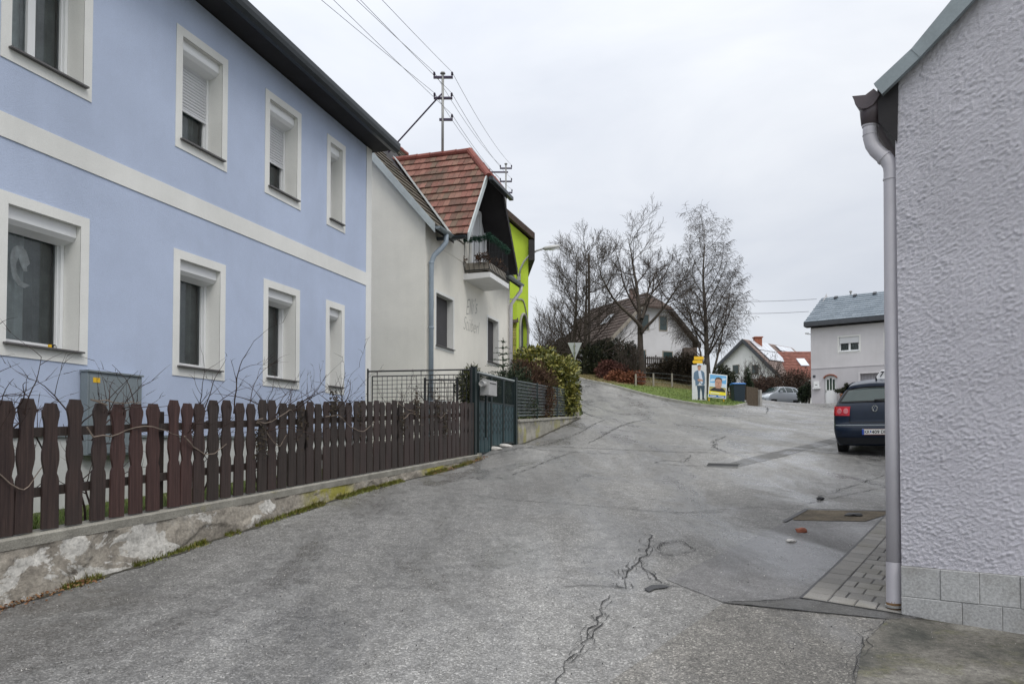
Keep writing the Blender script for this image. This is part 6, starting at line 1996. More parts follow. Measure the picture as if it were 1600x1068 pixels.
def bin_():
    Y = 40.2
    a = at(1146.5, 628, Y); b = at(1165, 600, Y); x0, x1 = a.x, b.x
    z0 = H((x0 + x1) / 2, Y) + .02; z1 = b.z
    r = thing('wheelie_bin', 'dark wheelie bin with a bright blue lid beside the portrait poster', 'bin', ((x0 + x1) / 2, Y, z0))
    mb = MB()
    mb.v = [Vector(p) for p in ((x0 + .05, Y + .05, z0), (x1 - .05, Y + .05, z0), (x1 - .05, Y + .55, z0), (x0 + .05, Y + .55, z0), (x0, Y, z1), (x1, Y, z1), (x1, Y + .65, z1), (x0, Y + .65, z1))]
    for f in ((0, 3, 2, 1), (4, 5, 6, 7), (0, 1, 5, 4), (1, 2, 6, 5), (2, 3, 7, 6), (3, 0, 4, 7)): mb.face(f)
    mb.build('body', MT['bin_dark'], r, bevel=.02)
    mb = MB(); mb.prism([(x0 - .02, Y - .04, z1 + .002), (x0 - .02, Y - .04, z1 + .04), (x0 - .02, Y + .3, z1 + .10), (x0 - .02, Y + .68, z1 + .06), (x0 - .02, Y + .68, z1 + .002)], (x1 - x0 + .04, 0, 0)); mb.build('lid', MT['bin_blue'], r, bevel=.01)
    for x in (x0 + .06, x1 - .06):
        mb = MB(); mb.lathe((x - .025, Y + .52, z0 + .1), [(.02, 0), (.1, .002), (.1, .048), (.02, .05)], 14, (1, 0, 0)); mb.build('wheel', MT['black'], r)
    mb = MB(); mb.tube([(x0 + .03, Y + .70, z1 - .03), (x1 - .03, Y + .70, z1 - .03)], .018, 7); mb.build('handle', MT['black'], r)
    # fence posts along the lawn
    for k, (px, pb, pt_) in enumerate(((993.5, 607, 584), (1021, 604.5, 583), (1050, 603, 583))):
        Yp = 42.6 + k * .7; g = at(px, pb, Yp); zg = H(g.x, g.y) + .1; zt = at(px, pt_, Yp).z
        mb = MB(); mb.tube([(g.x, g.y, zg - .2), (g.x, g.y, zt)], [.055, .05], 8)
        o = mb.build('fence_post', MT['grey_wood'])
        tag(o, ['slim grey post in front of the russet hedge, leftmost of the lawn posts', 'slim grey post on the lawn just right of the big tree trunk', 'slim grey post on the lawn nearest the tall poster'][k], 'post', 'posts along the lawn')
    g = [at(px, 590, 42.6 + k * .7) for k, px in ((0, 993.5), (1, 1021), (2, 1050))]
    mb = MB()
    for z_ in (.25, .5, .75):
        pts = [Vector((p.x, p.y, H(p.x, p.y) + .1 + z_)) for p in g]; e_ = at(1082, 590, 44.2); pts.append(Vector((e_.x, e_.y, H(e_.x, e_.y) + .1 + z_)))
        mb.tube(pts, .006, 3, False)
    tag(mb.build('fence_wire', MT['zinc']), 'thin wires strung between the grey lawn posts', 'wire')
bin_()
# ================================================================== brown roofed house on the hill
def hill_house():
    A = at(1026, 452, 58)
    rd = Vector((-4.1, 8.7)).normalized()
    fr = Frame(A.xy, rd)                        # u back along the ridge; n to the right
    zr = A.z; zg = 4.6; half = 4.15; sl = .95
    ze = zr - sl * half; L_ = 10.2; hw = 3.75
    root = thing('brown_roofed_house', 'white house with a steep brown roof on the hill behind the bare trees', 'house', (A.x, A.y, 5.2))
    zw = zr - sl * hw - .1
    mb = MB()
    hz = zr - 1.2; ho = (zr - hz) / sl
    mb.poly([fr.p(.5, zg, -hw), fr.p(.5, zg, hw), fr.p(.5, zw, hw), fr.p(.5, hz, ho), fr.p(.5, hz, -ho), fr.p(.5, zw, -hw)])
    mb.poly([fr.p(.5, zg, -hw), fr.p(.5, zw, -hw), fr.p(L_, zw, -hw), fr.p(L_, zg, -hw)])
    mb.poly([fr.p(.5, zg, hw), fr.p(L_, zg, hw), fr.p(L_, zw, hw), fr.p(.5, zw, hw)])
    mb.poly([fr.p(L_, zg, hw), fr.p(L_, zg, -hw), fr.p(L_, zw, -hw), fr.p(L_, zr, 0), fr.p(L_, zw, hw)])
    mb.build('wall', MT['off_white'], root)
    for sg in (-1, 1):
        mb = MB()
        pts = [fr.p(0, ze, sg * half), fr.p(0, hz, sg * ho), fr.p(1.3, zr, 0), fr.p(L_ - .8, zr, 0), fr.p(L_ + .6, ze, sg * half)]
        mb.prism(pts, Vector((0, 0, -.22)))
        rf = mb.build('roof', MT['brown_roof'], root)
        tl = math.hypot(half, zr - ze); nn_ = (fr.n.to_3d() * sg * (zr - ze) + Vector((0, 0, half))).normalized()
        mb = MB()
        def Pq(s, t, h, sg=sg): f = t / tl; return fr.p(s, ze + (zr - ze) * f, sg * half * (1 - f)) + nn_ * h
        def lr(t):
            z = ze + (zr - ze) * t / tl
            return (0 if z < hz else 1.3 * (z - hz) / (zr - hz), L_ + .6 - 1.4 * t / tl)
        if sg < 0: tile_rows(mb, Pq, tl, .45, .6, lr, .05, 3)
        if sg < 0: mb.build('roof_tiles', MT['brown_roof'], rf)
        mb = MB(); a, b = fr.p(-.01, ze, sg * half), fr.p(-.01, hz, sg * ho); mb.prism([a + Vector((0, 0, .03)), b + Vector((0, 0, .03)), b - Vector((0, 0, .3)), a - Vector((0, 0, .3))], rd.to_3d() * -.05); mb.build('verge_board', MT['grey_wood'] if sg < 0 else MT['dark_wood'], rf)
    mb = MB(); mb.prism([fr.p(-.1, hz - .1, ho + .1), fr.p(-.1, hz - .1, -ho - .1), fr.p(1.3, zr + .02, 0)], Vector((0, 0, -.15))); mb.build('roof_hip', MT['brown_roof'], root)
    # chimney
    c = at(990, 470, 60.5); 
    mb = MB(); zt = at(990, 453, 60.5).z; mb.obox((c.x - .3, c.y - .3, zr - 1.6), (.62, 0, 0), (0, .6, 0), (0, 0, zt - zr + 1.6)); ch = mb.build('chimney', MT['far_chimney'], root)
    mb = MB(); mb.box(c.x - .36, c.x + .38, c.y - .36, c.y + .36, zt + .001, zt + .08); mb.build('cap', MT['kerb'], ch)
    # skylights on the left slope
    for s0, t0 in ((3.2, .40), (9.0, .30)):
        f = t0; tl = math.hypot(half, zr - ze); nn_ = (fr.n.to_3d() * -1 * (zr - ze) + Vector((0, 0, half))).normalized()
        P = lambda s, f, h: fr.p(s, ze + (zr - ze) * f, -half * (1 - f)) + nn_ * h
        a = P(s0, f, .07); mb = MB(); mb.obox(a, P(s0 + .7, f, .07) - a, P(s0, f + .2, .07) - a, nn_ * .06); mb.build('skylight', MT['solar'], root)
    # gable openings, wooden loggia
    f2 = Frame(fr.p(.5, 0, -hw).xy, (fr.n.x, fr.n.y)); f2.n = -rd.copy()
    for u0, u1, z0, z1 in ((2.6, 3.4, zw + .6, zw + 1.8), (4.3, 5.1, zw + .6, zw + 1.8), (2.2, 3.1, zg + 1.2, zg + 2.4), (4.6, 5.6, zg + 1.2, zg + 2.4)):
        mb = MB(); fbox(mb, f2, u0, u1, z0, z1, .001, .03); w_ = mb.build('window', MT['grey_wood'], root)
        mb = MB(); fbox(mb, f2, u0 + .08, u1 - .08, z0 + .08, z1 - .08, .031, .036); mb.build('pane', MT['car_glass'], w_)
    mb = MB(); p = f2.p(5.9, zg, 1.0); mb.box(p.x, p.x + 1.0, p.y, p.y + .7, zg, zg + 2.6); mb.build('entrance_pier', MT['loggia'], root)
MT['off_white'] = plain('off_white_render', (.58, .58, .60), .9, var=.08, vscale=.6)  # even, greyer white for the hill house walls
MT['far_chimney'] = plain('dull_chimney_brick', (.17, .12, .105), .9)
MT['loggia'] = plain('brown_timber_cladding', (.11, .085, .072), .8, var=.2)
hill_house()

# dark timber fence, hedges and bushes on the bank
def bank():
    a, b = at(1009, 575, 52), at(1056, 577, 53)
    zt0, zt1 = at(1009, 554, 52).z, at(1056, 556, 53).z
    r = thing('timber_fence', 'dark open timber fence in front of the white hill house', 'fence', a)
    d = b - a; n = 15
    for k in range(n + 1):
        p = a + d * (k / n); z = zt0 + (zt1 - zt0) * k / n
        mb = MB(); mb.box(p.x - .045, p.x + .045, p.y - .02, p.y + .02, H(p.x, p.y) - .1, z - (.0 if k % 5 == 0 else .10)); mb.build('post' if k % 5 == 0 else 'picket', MT['dark_wood'], r)
    for dz in (.22, .62, 1.0):
        mb = MB(); p0 = Vector((a.x, a.y - .03, zt0 - dz)); p1 = Vector((b.x, b.y - .03, zt1 - dz)); mb.tube([p0, p1], .04, 4); mb.build('rail', MT['dark_wood'], r)
    def hedge(name, label, cat, pts, n, size, mt, seed, asp=.5, stems=True, shell=.35, group=None, rough=.25, up=0):
        blobs = [(tuple(at(px, py, Y)), (rx, rx * .8, rz)) for px, py, Y, rx, rz in pts]
        px, py, Y = pts[0][:3]; g = gpt(px, py, Y)
        r = thing(name, label, cat, g, group)
        mb = MB(); leaves(mb, blobs, n, size, asp, shell, seed, rough, up=up); mb.build('foliage', MT[mt], r)
        if stems:
            mb = MB(); rnd = random.Random(seed)
            for bl in blobs:
                c = Vector(bl[0]); b0 = Vector((c.x, c.y, H(c.x, c.y) - .05))
                for q in range(3): mb.tube([b0 + Vector((rnd.uniform(-.2, .2), rnd.uniform(-.2, .2), 0)), c + Vector((rnd.uniform(-.4, .4), rnd.uniform(-.3, .3), bl[1][2] * .5))], [.04, .012], 4)
            mb.build('stems', MT['bark'], r)
    hedge('russet_hedge', 'low clipped russet hedge at the bend of the left road', 'hedge', [(965, 592, 44.2, .7, .55), (985, 596, 43.6, .75, .6), (998, 594, 43.9, .4, .6), (975, 600, 43.8, .7, .45), (992, 603, 43.3, .5, .4), (955, 594, 45, .5, .4)], 7000, .075, 'beech', 51, .5, True, .3)
    hedge('russet_shrub', 'rounded dull red shrub behind the low russet hedge', 'shrub', [(952, 578, 46.5, .85, .65), (968, 582, 46, .6, .6), (944, 590, 46, .5, .6)], 5000, .08, 'beech_dull', 52, .5, True, .3)
    hedge('evergreen_bush', 'large dark evergreen bush left of the russet hedge', 'shrub', [(925, 562, 48.5, 1.0, 1.1), (945, 555, 49.5, 1.1, 1.1), (962, 550, 50, .9, .9), (915, 578, 48, .7, .7), (935, 580, 48, .8, .7)], 8000, .095, 'bush', 53, .35, True, .3, up=.5)
    hedge('evergreen_bush', 'dark pointed evergreen just left of the big tree trunk', 'shrub', [(985, 558, 49.5, .6, 1.1), (975, 570, 49, .8, .8), (990, 580, 48.5, .6, .6)], 5000, .09, 'bush', 54, .3, True, .3, up=.6)
    hedge('bare_hedge', 'tall dark brown hedge between the big tree and the tall poster', 'hedge', [(1028, 585, 48.5, .9, .75), (1048, 580, 48, 1.0, .95), (1068, 576, 48, 1.0, 1.1), (1085, 575, 48.5, .8, 1.0), (1012, 590, 49, .6, .5), (1040, 594, 47.5, .8, .45), (1062, 595, 47.5, .8, .5)], 14000, .085, 'dark_hedge', 55, .3, True, .15, up=.3)
    hedge('dark_shrub', 'dark leafless shrub at the far left end of the hill road', 'shrub', [(872, 545, 62, 1.2, .9), (850, 552, 60, 1.0, .8), (890, 560, 58, .8, .8)], 4500, .10, 'dark_hedge', 56, .3, True, .2)
    hedge('dark_shrub', 'small dark shrub with a green top behind the portrait poster', 'shrub', [(1128, 585, 43.5, .55, .6), (1140, 592, 43.5, .5, .5), (1122, 598, 43, .5, .5)], 3200, .07, 'bush', 57, .4, True, .25)
    hedge('dark_shrub', 'narrow dark conifer between the bin and the white gabled house', 'shrub', [(1168, 590, 47, .25, .7), (1170, 602, 47, .3, .5)], 1500, .07, 'conifer', 58, .3, True, .2, up=.7)
    hedge('bare_hedge', 'brown leafless hedge in front of the white gabled house', 'hedge', [(1180, 606, 62, 1.0, .8), (1195, 602, 63, 1.0, .8), (1208, 604, 64, .9, .9)], 5500, .10, 'brown_hedge', 59, .3, True, .15, up=.3)
    hedge('bare_hedge', 'reddish brown leafless hedge behind the silver car', 'hedge', [(1225, 600, 67, 1.1, 1.2), (1240, 598, 68, 1.1, 1.3), (1255, 600, 68, 1.0, 1.3), (1262, 610, 67, .7, 1.0)], 6500, .10, 'brown_hedge', 60, .3, True, .15, up=.3)
    hedge('evergreen_bush', 'dark green bush at the left corner of the lilac grey house', 'shrub', [(1256, 616, 58, .55, .7), (1262, 610, 57.5, .35, .7)], 2200, .08, 'conifer', 61, .4, True, .3)
    # brown board wall right of the bin
    p = at(1166, 628, 42.5); q = at(1184, 606, 44)
    mb = MB(); fw = Frame(p.xy, (q.xy - p.xy)); L_ = (q.xy - p.xy).length
    z0 = H(p.x, p.y)
    rr = thing('board_fence', 'low brown board fence beside the wheelie bin', 'fence', p)
    for k in range(7): 
        mb = MB(); fbox(mb, fw, L_ * k / 7 + .008, L_ * (k + 1) / 7 - .008, z0 - .2, q.z, 0, .03); mb.build('board', MT['brown_board'], rr)
    mb = MB(); fbox(mb, fw, L_ * .97, L_ + .25, z0 - .2, q.z - .1, -.2, .15); mb.build('end_post', MT['kerb'], rr)
MT['beech_dull'] = leafy('dull_red_leaf', (.060, .022, .018), (.10, .038, .030), (.14, .065, .05), .85)
MT['brown_hedge'] = leafy('brown_hedge_twigs', (.035, .022, .016), (.075, .045, .032), (.12, .075, .055), .85)
MT['brown_board'] = plain('brown_boards', (.075, .055, .036), .85, var=.25, vscale=8)
bank()

# ================================================================== white gabled house with solar panels
def gable_house():
    A = at(1160.5, 531, 80); rd = Vector((7.3, 7.0)).normalized()
    fr = Frame(A.xy, rd)        # u back along the ridge (to the right); n towards right-front
    gx = fr.n
    zr = A.z
    lz, lo = at(1120, 573, 82.2).z, -3.2
    rz, ro = at(1215, 590, 77.2).z, 4.2
    root = thing('solar_house', 'white gabled house with solar panels and a brick chimney beyond the silver car', 'house', (A.x, A.y, 3))
    mb = MB(); zg = 2.2; L_ = 10.5
    zwl = zr + (lz - zr) * .93; zwr = zr + (rz - zr) * .93
    mb.poly([fr.p(.35, zg, lo * .93), fr.p(.35, zg, ro * .93), fr.p(.35, zwr, ro * .93), fr.p(.35, zr - .1, 0), fr.p(.35, zwl, lo * .93)])
    mb.poly([fr.p(.35, zg, ro * .93), fr.p(L_, zg, ro * .93), fr.p(L_, zwr, ro * .93), fr.p(.35, zwr, ro * .93)])
    mb.poly([fr.p(.35, zg, lo * .93), fr.p(.35, zwl, lo * .93), fr.p(L_, zwl, lo * .93), fr.p(L_, zg, lo * .93)])
    mb.poly([fr.p(L_, zg, lo * .93), fr.p(L_, zwl, lo * .93), fr.p(L_, zr, 0), fr.p(L_, zwr, ro * .93), fr.p(L_, zg, ro * .93)])
    mb.build('wall', MT['white_wall'], root)
    for o, z in ((lo, lz), (ro, rz)):
        mb = MB(); mb.prism([fr.p(0, z, o), fr.p(L_ + .3, z, o), fr.p(L_ + .3, zr, 0), fr.p(0, zr, 0)], Vector((0, 0, .12))); rf = mb.build('roof', MT['far_grey_tile'], root)
        mb = MB(); a, b = fr.p(-.02, z, o), fr.p(-.02, zr, 0); mb.prism([a + Vector((0, 0, .14)), b + Vector((0, 0, .14)), b - Vector((0, 0, .28)), a - Vector((0, 0, .28))], rd.to_3d() * -.08); mb.build('verge_board', MT['verge_dark'], rf)
        if o > 0:
            tl = math.hypot(o, zr - z); nn_ = (fr.n.to_3d() * (zr - z) + Vector((0, 0, o))).normalized()
            P = lambda s, f, h: fr.p(s, z + (zr - z) * f, o * (1 - f)) + nn_ * h
            mb = MB(); tile_rows(mb, lambda s, t, h: P(s, t / tl, h + .12), tl, .38, .35, lambda t: (0, L_ + .3), .05, 6); mb.build('roof_tiles', MT['far_grey_tile'], rf)
            for s0, s1, f0, f1 in ((.8, 4.6, .42, .97), (6.2, 9.8, .62, .95)):
                nc = 4
                for q in range(nc):
                    for w_ in range(2):
                        a = P(s0 + (s1 - s0) * q / nc + .03, f0 + (f1 - f0) * w_ / 2 + .01, .24); b = P(s0 + (s1 - s0) * (q + 1) / nc - .03, f0 + (f1 - f0) * w_ / 2 + .01, .24); c = P(s0 + (s1 - s0) * q / nc + .03, f0 + (f1 - f0) * (w_ + 1) / 2 - .01, .24)
                        mb = MB(); mb.obox(a, b - a, c - a, nn_ * .05); mb.build('solar_panel', MT['solar'], root)
    mb = MB(); c = fr.p(2.2, 0, .5); mb.box(c.x - .36, c.x + .36, c.y - .36, c.y + .36, zr - 1, at(1183, 528, c.y).z); ch = mb.build('chimney', MT['brick'], root)
    mb = MB(); zt = at(1183, 528, c.y).z; mb.box(c.x - .45, c.x + .45, c.y - .45, c.y + .45, zt + .001, zt + .12); mb.build('cap', MT['brick'], ch)
    f2 = Frame(fr.p(.35, 0, 0).xy, (fr.n.x, fr.n.y)); f2.n = -rd.copy()
    for x in (1150, 1180):
        u, z = f2.uz(x, 577); mb = MB(); fbox(mb, f2, u - .38, u + .38, z - .5, z + .5, .001, .05); w_ = mb.build('window', MT['grey_wood'], root)
        mb = MB(); fbox(mb, f2, u - .32, u + .32, z - .44, z + .44, .051, .06); mb.build('pane', MT['car_glass'], w_)
    # porch roof at the left corner
    p = f2.uz(1135, 596); mb = MB(); mb.prism([f2.p(p[0] - 1.2, p[1] - .1, .02), f2.p(p[0] + 2.2, p[1] - .6, .02), f2.p(p[0] + 2.2, p[1] - .5, .02), f2.p(p[0] - 1.2, p[1] + .0, .02)], f2.n.to_3d() * 1.2); mb.build('porch_roof', MT['verge_dark'], root)
    # red roofed annex
    zf, zb = at(1240, 588, 78).z, at(1240, 549, 83).z
    x0, x1 = at(1217, 588, 78).x, at(1300, 588, 78).x
    r2 = thing('red_roofed_annex', 'low red tiled building with a skylight between the white gabled and lilac grey houses', 'house', (x0, 79, 3))
    mb = MB(); mb.box(x0 + .3, x1, 78.4, 87.5, 2.2, zf - .1); mb.build('wall', MT['white_wall'], r2)
    mb = MB(); mb.prism([(x0, 78, zf), (x1, 78, zf), (x1, 83, zb), (x0 - 2.5, 83, zb)], (0, 0, -.15)); mb.prism([(x0, 88, zf), (x1, 88, zf), (x1, 83, zb), (x0 - 2.5, 83, zb)], (0, 0, -.15)); rf = mb.build('roof', MT['far_red_roof'], r2)
    tl = math.hypot(5, zb - zf); nn_ = Vector((0, -(zb - zf), 5)).normalized()
    mb = MB(); tile_rows(mb, lambda s, t, h: Vector((s, 78 + 5 * t / tl, zf + (zb - zf) * t / tl)) + nn_ * h, tl, .36, .3, lambda t: (x0 - 2.5 * t / tl, x1), .05, 7); mb.build('roof_tiles', MT['far_red_roof'], rf)
    for px in (1251,):
        a = at(px, 570, 80); f = (a.y - 78) / 5
        Q = lambda x, f, h: Vector((x, 78 + 5 * f, zf + (zb - zf) * f)) + nn_ * h
        mb = MB(); b = Q(a.x, .38, .06); mb.obox(b, Vector((.85, 0, 0)), Q(a.x, .66, .06) - b, nn_ * .1); mb.build('skylight', MT['solar'], r2)
gable_house()

# ================================================================== lilac grey house with slate roof
def slate_house():
    C0 = at(1267.5, 600, 55); C1 = at(1386, 600, 52.0)
    fr = Frame(C0.xy, (C1.xy - C0.xy))
    if fr.n.y > 0: fr.n = -fr.n
    n3 = fr.n.to_3d(); d3 = fr.d.to_3d()
    ze = fr.uz(1267.5, 513)[1]; zg = H(C0.x, C0.y) - .6; zs = fr.uz(1267.5, 575.5)[1]
    L_ = 13.0; dep = 8.5
    root = thing('slate_roofed_house', 'lilac grey two-storey house with blue-grey slate roof behind the dark blue car', 'house', (C0.x, C0.y, zg + .6))
    uz = lambda px, py: fr.uz(px, py)
    def rect(x0, x1, y0, y1): a = uz(x0, y1); b = uz(x1, y0); return a[0], b[0], a[1], b[1]
    w1 = rect(1311, 1342.5, 524.5, 550); dr = rect(1289, 1306.8, 587, 628); gz = H(*fr.p(2, 0).xy)
    ga = (uz(1344, 600)[0], uz(1344, 600)[0] + 2.7, gz, uz(1344, 583.5)[1]); w2 = (uz(1383, 530)[0], uz(1383, 530)[0] + 1.4, w1[2], w1[3])
    holes = [w1, w2, (dr[0], dr[1], gz, dr[3]), ga]
    mb = MB(); wall_grid(mb, fr, 0, L_, zs, ze, [w1, w2])
    mb.poly([fr.p(0, zg, -dep), fr.p(0, zg, 0), fr.p(0, ze, 0), fr.p(0, ze + 3.2, -dep / 2), fr.p(0, ze, -dep)]); mb.poly([fr.p(L_, zg, 0), fr.p(L_, zg, -dep), fr.p(L_, ze, -dep), fr.p(L_, ze + 3.2, -dep / 2), fr.p(L_, ze, 0)])
    mb.poly([fr.p(0, zg, -dep), fr.p(0, ze, -dep), fr.p(L_, ze, -dep), fr.p(L_, zg, -dep)])
    mb.build('wall', MT['lilac'], root)
    mb = MB(); wall_grid(mb, fr, 0, L_, zg, zs - .04, [holes[2], ga], .0); mb.build('lower_wall', MT['lilac_dark'], root)
    mb = MB(); fbox(mb, fr, 0, L_, zs - .04, zs, -.02, .03); mb.build('string_course', MT['lilac_dark'], root)
    for k, h in enumerate((w1, w2)):
        w_ = window(root, fr, *h, depth=.14, sur=.09, mull=True, back='dark', fw=.09, label=['upper window with half lowered white roller shutter', 'upper window partly cut off by the downpipe'][k], sill_mat='white_pvc')
        mb = MB(); zt = h[3]; zb = h[3] - (h[3] - h[2]) * .42
        fbox(mb, fr, h[0] + .02, h[1] - .02, zb, zt - .005, -.13, -.05); mb.build('roller_shutter', MT['shutter_slat'], w_)
    # arched door
    a, b, z0, z1 = holes[2]
    zr = z1 - .32; cu = (a + b) / 2; hw = (b - a) / 2
    mb = MB(); fbox(mb, fr, a, b, z0, z1, -.14, -.08); d_ = mb.build('door', MT['white_pvc'], root)
    zh = uz(1298, 609)[1]
    for k in range(3):
        x0 = a + .1 + (b - a - .2) * k / 3 + .03; x1 = a + .1 + (b - a - .2) * (k + 1) / 3 - .03
        mb = MB(); fbox(mb, fr, x0, x1, zh, z1 - (.12 if k == 1 else .22), -.079, -.072); mb.build('pane', MT['car_glass'], d_)
        mb = MB(); fbox(mb, fr, x0, x1, z0 + .15, zh - .15, -.079, -.070); mb.build('door_panel', MT['white_pvc'], d_)
    mb = MB(); fbox(mb, fr, a + .06, a + .09, zh - .14, zh + .02, -.07, -.04); mb.build('handle', MT['pipe_steel'], d_)
    mb = MB(); 
    for k in range(13):
        t0 = math.pi * (.14 + .72 * k / 13); t1 = math.pi * (.14 + .72 * (k + 1) / 13) - .02
        R0, R1 = hw * 1.12, hw * 1.36; cz = z1 - hw * .72
        mb.prism([fr.p(cu - R0 * math.cos(t0), cz + R0 * math.sin(t0) * .8, .002), fr.p(cu - R0 * math.cos(t1), cz + R0 * math.sin(t1) * .8, .002), fr.p(cu - R1 * math.cos(t1), cz + R1 * math.sin(t1) * .8, .002), fr.p(cu - R1 * math.cos(t0), cz + R1 * math.sin(t0) * .8, .002)], n3 * .12)
    mb.build('door_arch', MT['brick'], root)
    mb = MB(); fbox(mb, fr, ga[0], ga[1], ga[2], ga[3], -.3, -.25); g_ = mb.build('garage_door', MT['pvc_dark'], root)
    mb = MB()
    for k in range(12): u = ga[0] + .1 + (ga[1] - ga[0] - .2) * k / 12; fbox(mb, fr, u, u + .02, ga[2] + .05, ga[3] - .05, -.249, -.24)
    mb.build('ribs', MT['lilac_dark'], g_)
    mb = MB(); 
    for q in ((ga[0] - .12, ga[0] - .001, ga[2], ga[3] + .12), (ga[0], ga[1], ga[3] + .001, ga[3] + .12)): fbox(mb, fr, *q, -.25, .02)
    mb.build('garage_surround', MT['lilac'], root)
    # mailbox, planter, lamp, vent
    u0, u1, z0, z1 = rect(1272, 1281, 595.5, 607.5)
    r = thing('letterbox', 'white letterbox on the lilac grey wall left of the arched door', 'letterbox', fr.p(u0, z0))
    mb = MB(); fbox(mb, fr, u0, u1 - .04, z0 + .12, z1, .002, .14); mb.build('box', MT['white_pvc'], r, bevel=.01)
    mb = MB(); fbox(mb, fr, u0 - .05, u1 + .04, z0, z0 + .10, .002, .20); mb.build('paper_tray', MT['white_pvc'], r, bevel=.01)
    mb = MB(); fbox(mb, fr, u0 + .1, u1 - .14, z0 + .25, z0 + .29, .141, .145); mb.build('slot', MT['black'], r)
    q = uz(1269.5, 588); r = thing('house_number', 'small dark house number plate near the corner of the lilac grey house', 'number plate', fr.p(*q)); mb = MB(); fbox(mb, fr, q[0] + .03, q[0] + .21, q[1] - .09, q[1] + .09, .002, .02); mb.build('plate', MT['verge_dark'], r, bevel=.004)
    g = fr.p(uz(1321, 620)[0], gz, .5); zc = at(1321, 618, g.y).z
    r = thing('potted_plant', 'terracotta pot with a bushy dark plant beside the garage of the lilac grey house', 'potted plant', (g.x, g.y, gz))
    mb = MB(); mb.lathe((g.x, g.y, gz), [(.16, 0), (.24, .5), (.27, .52), (.27, .60), (.2, .6)], 14); mb.build('pot', MT['terracotta'], r)
    mb = MB(); t = Vector((g.x, g.y, gz + .8)); leaves(mb, [((t.x, t.y, t.z), (.32, .3, .25)), ((t.x - .4, t.y, t.z - .0), (.25, .2, .16)), ((t.x + .2, t.y, t.z + .3), (.16, .2, .3))], 1100, .07, .35, .2, 9); mb.build('foliage', MT['bush'], r)
    q0, q1 = at(1258, 520.5, 55.2), at(1267, 521.5, 55.2)
    r = thing('wall_lamp', 'small white lamp sticking out from the upper left corner of the lilac grey house', 'lamp', q1)
    mb = MB(); mb.tube([q1 + Vector((.1, .1, -.05)), q0.lerp(q1, .5)], .025, 6); mb.build('arm', MT['pipe_steel'], r); mb = MB(); mb.tube([q0, q0.lerp(q1, .6)], [.05, .07], 8); mb.build('lamp_head', MT['white_pvc'], r)
    # roof
    ov = .45; vg = .33
    zeo = fr.uz(1261, 510, ov)[1]
    fm = Frame(fr.p(0, 0, -dep / 2).xy, fr.d); fm.n = fr.n
    zr_ = fm.uz(1277, 466)[1]
    hz = zeo + .32
    half = dep / 2 + ov
    tl = math.hypot(half, zr_ - hz)
    nn_ = (n3 * (zr_ - hz) + Vector((0, 0, half))).normalized()
    mb = MB()
    for sg in (1, -1):
        o = ov if sg > 0 else -dep - ov
        mb.prism([fr.p(-vg, hz, o), fr.p(L_ + vg, hz, o), fr.p(L_ + vg, zr_, -dep / 2), fr.p(-vg, zr_, -dep / 2)], Vector((0, 0, -.2)))
    rf = mb.build('roof', MT['slate'], root)
    mb = MB(); tile_rows(mb, lambda s, t, h: fr.p(s, hz + (zr_ - hz) * t / tl, ov - half * t / tl) + nn_ * h, tl, .44, .62, lambda t: (-vg, L_ + vg), .045, 5); mb.build('roof_tiles', MT['slate'], rf)
    mb = MB(); fbox(mb, fr, -vg, L_ + vg, zeo, zeo + .30, ov - .02, ov + .10); mb.build('gutter', MT['verge_dark'], rf)
    mb = MB(); fbox(mb, fr, -vg + .02, L_ + vg, zeo - .02, zeo + .10, -.2, ov - .03); mb.build('soffit', MT['soffit'], rf)
    P = lambda s, f, h: fr.p(s, hz + (zr_ - hz) * f, ov - half * f) + nn_ * h
    for k in range(5):
        s = .7 + k * 1.35; a = P(s, .86, .05); mb = MB(); mb.obox(a, d3 * .22, (P(s, .93, .05) - a), nn_ * .1); mb.build('snow_guard', MT['verge_dark'], rf)
    for k in range(2):
        s = 5.2 + k * 2.1; a = P(s, .50, .06); u_ = P(s, .80, .06) - a
        mb = MB(); mb.obox(a, d3 * 1.35, u_, nn_ * .14); sk = mb.build('skylight', MT['verge_dark'], rf)
        mb = MB(); b = a + d3 * .09 + u_ * .08 + nn_ * .141; mb.obox(b, d3 * 1.17, u_ * .84, nn_ * .01); mb.build('pane', MT['solar'], sk)
    c = fr.p(1.7, zr_, -dep / 2 - .2); mb = MB(); mb.tube([c, c + Vector((0, 0, .22))], .06, 8); mb.lathe(c + Vector((0, 0, .22)), [(.06, 0), (.12, .02), (.1, .1), (.01, .14)], 8); mb.build('vent_pipe', MT['pipe_steel'], rf)
slate_house()

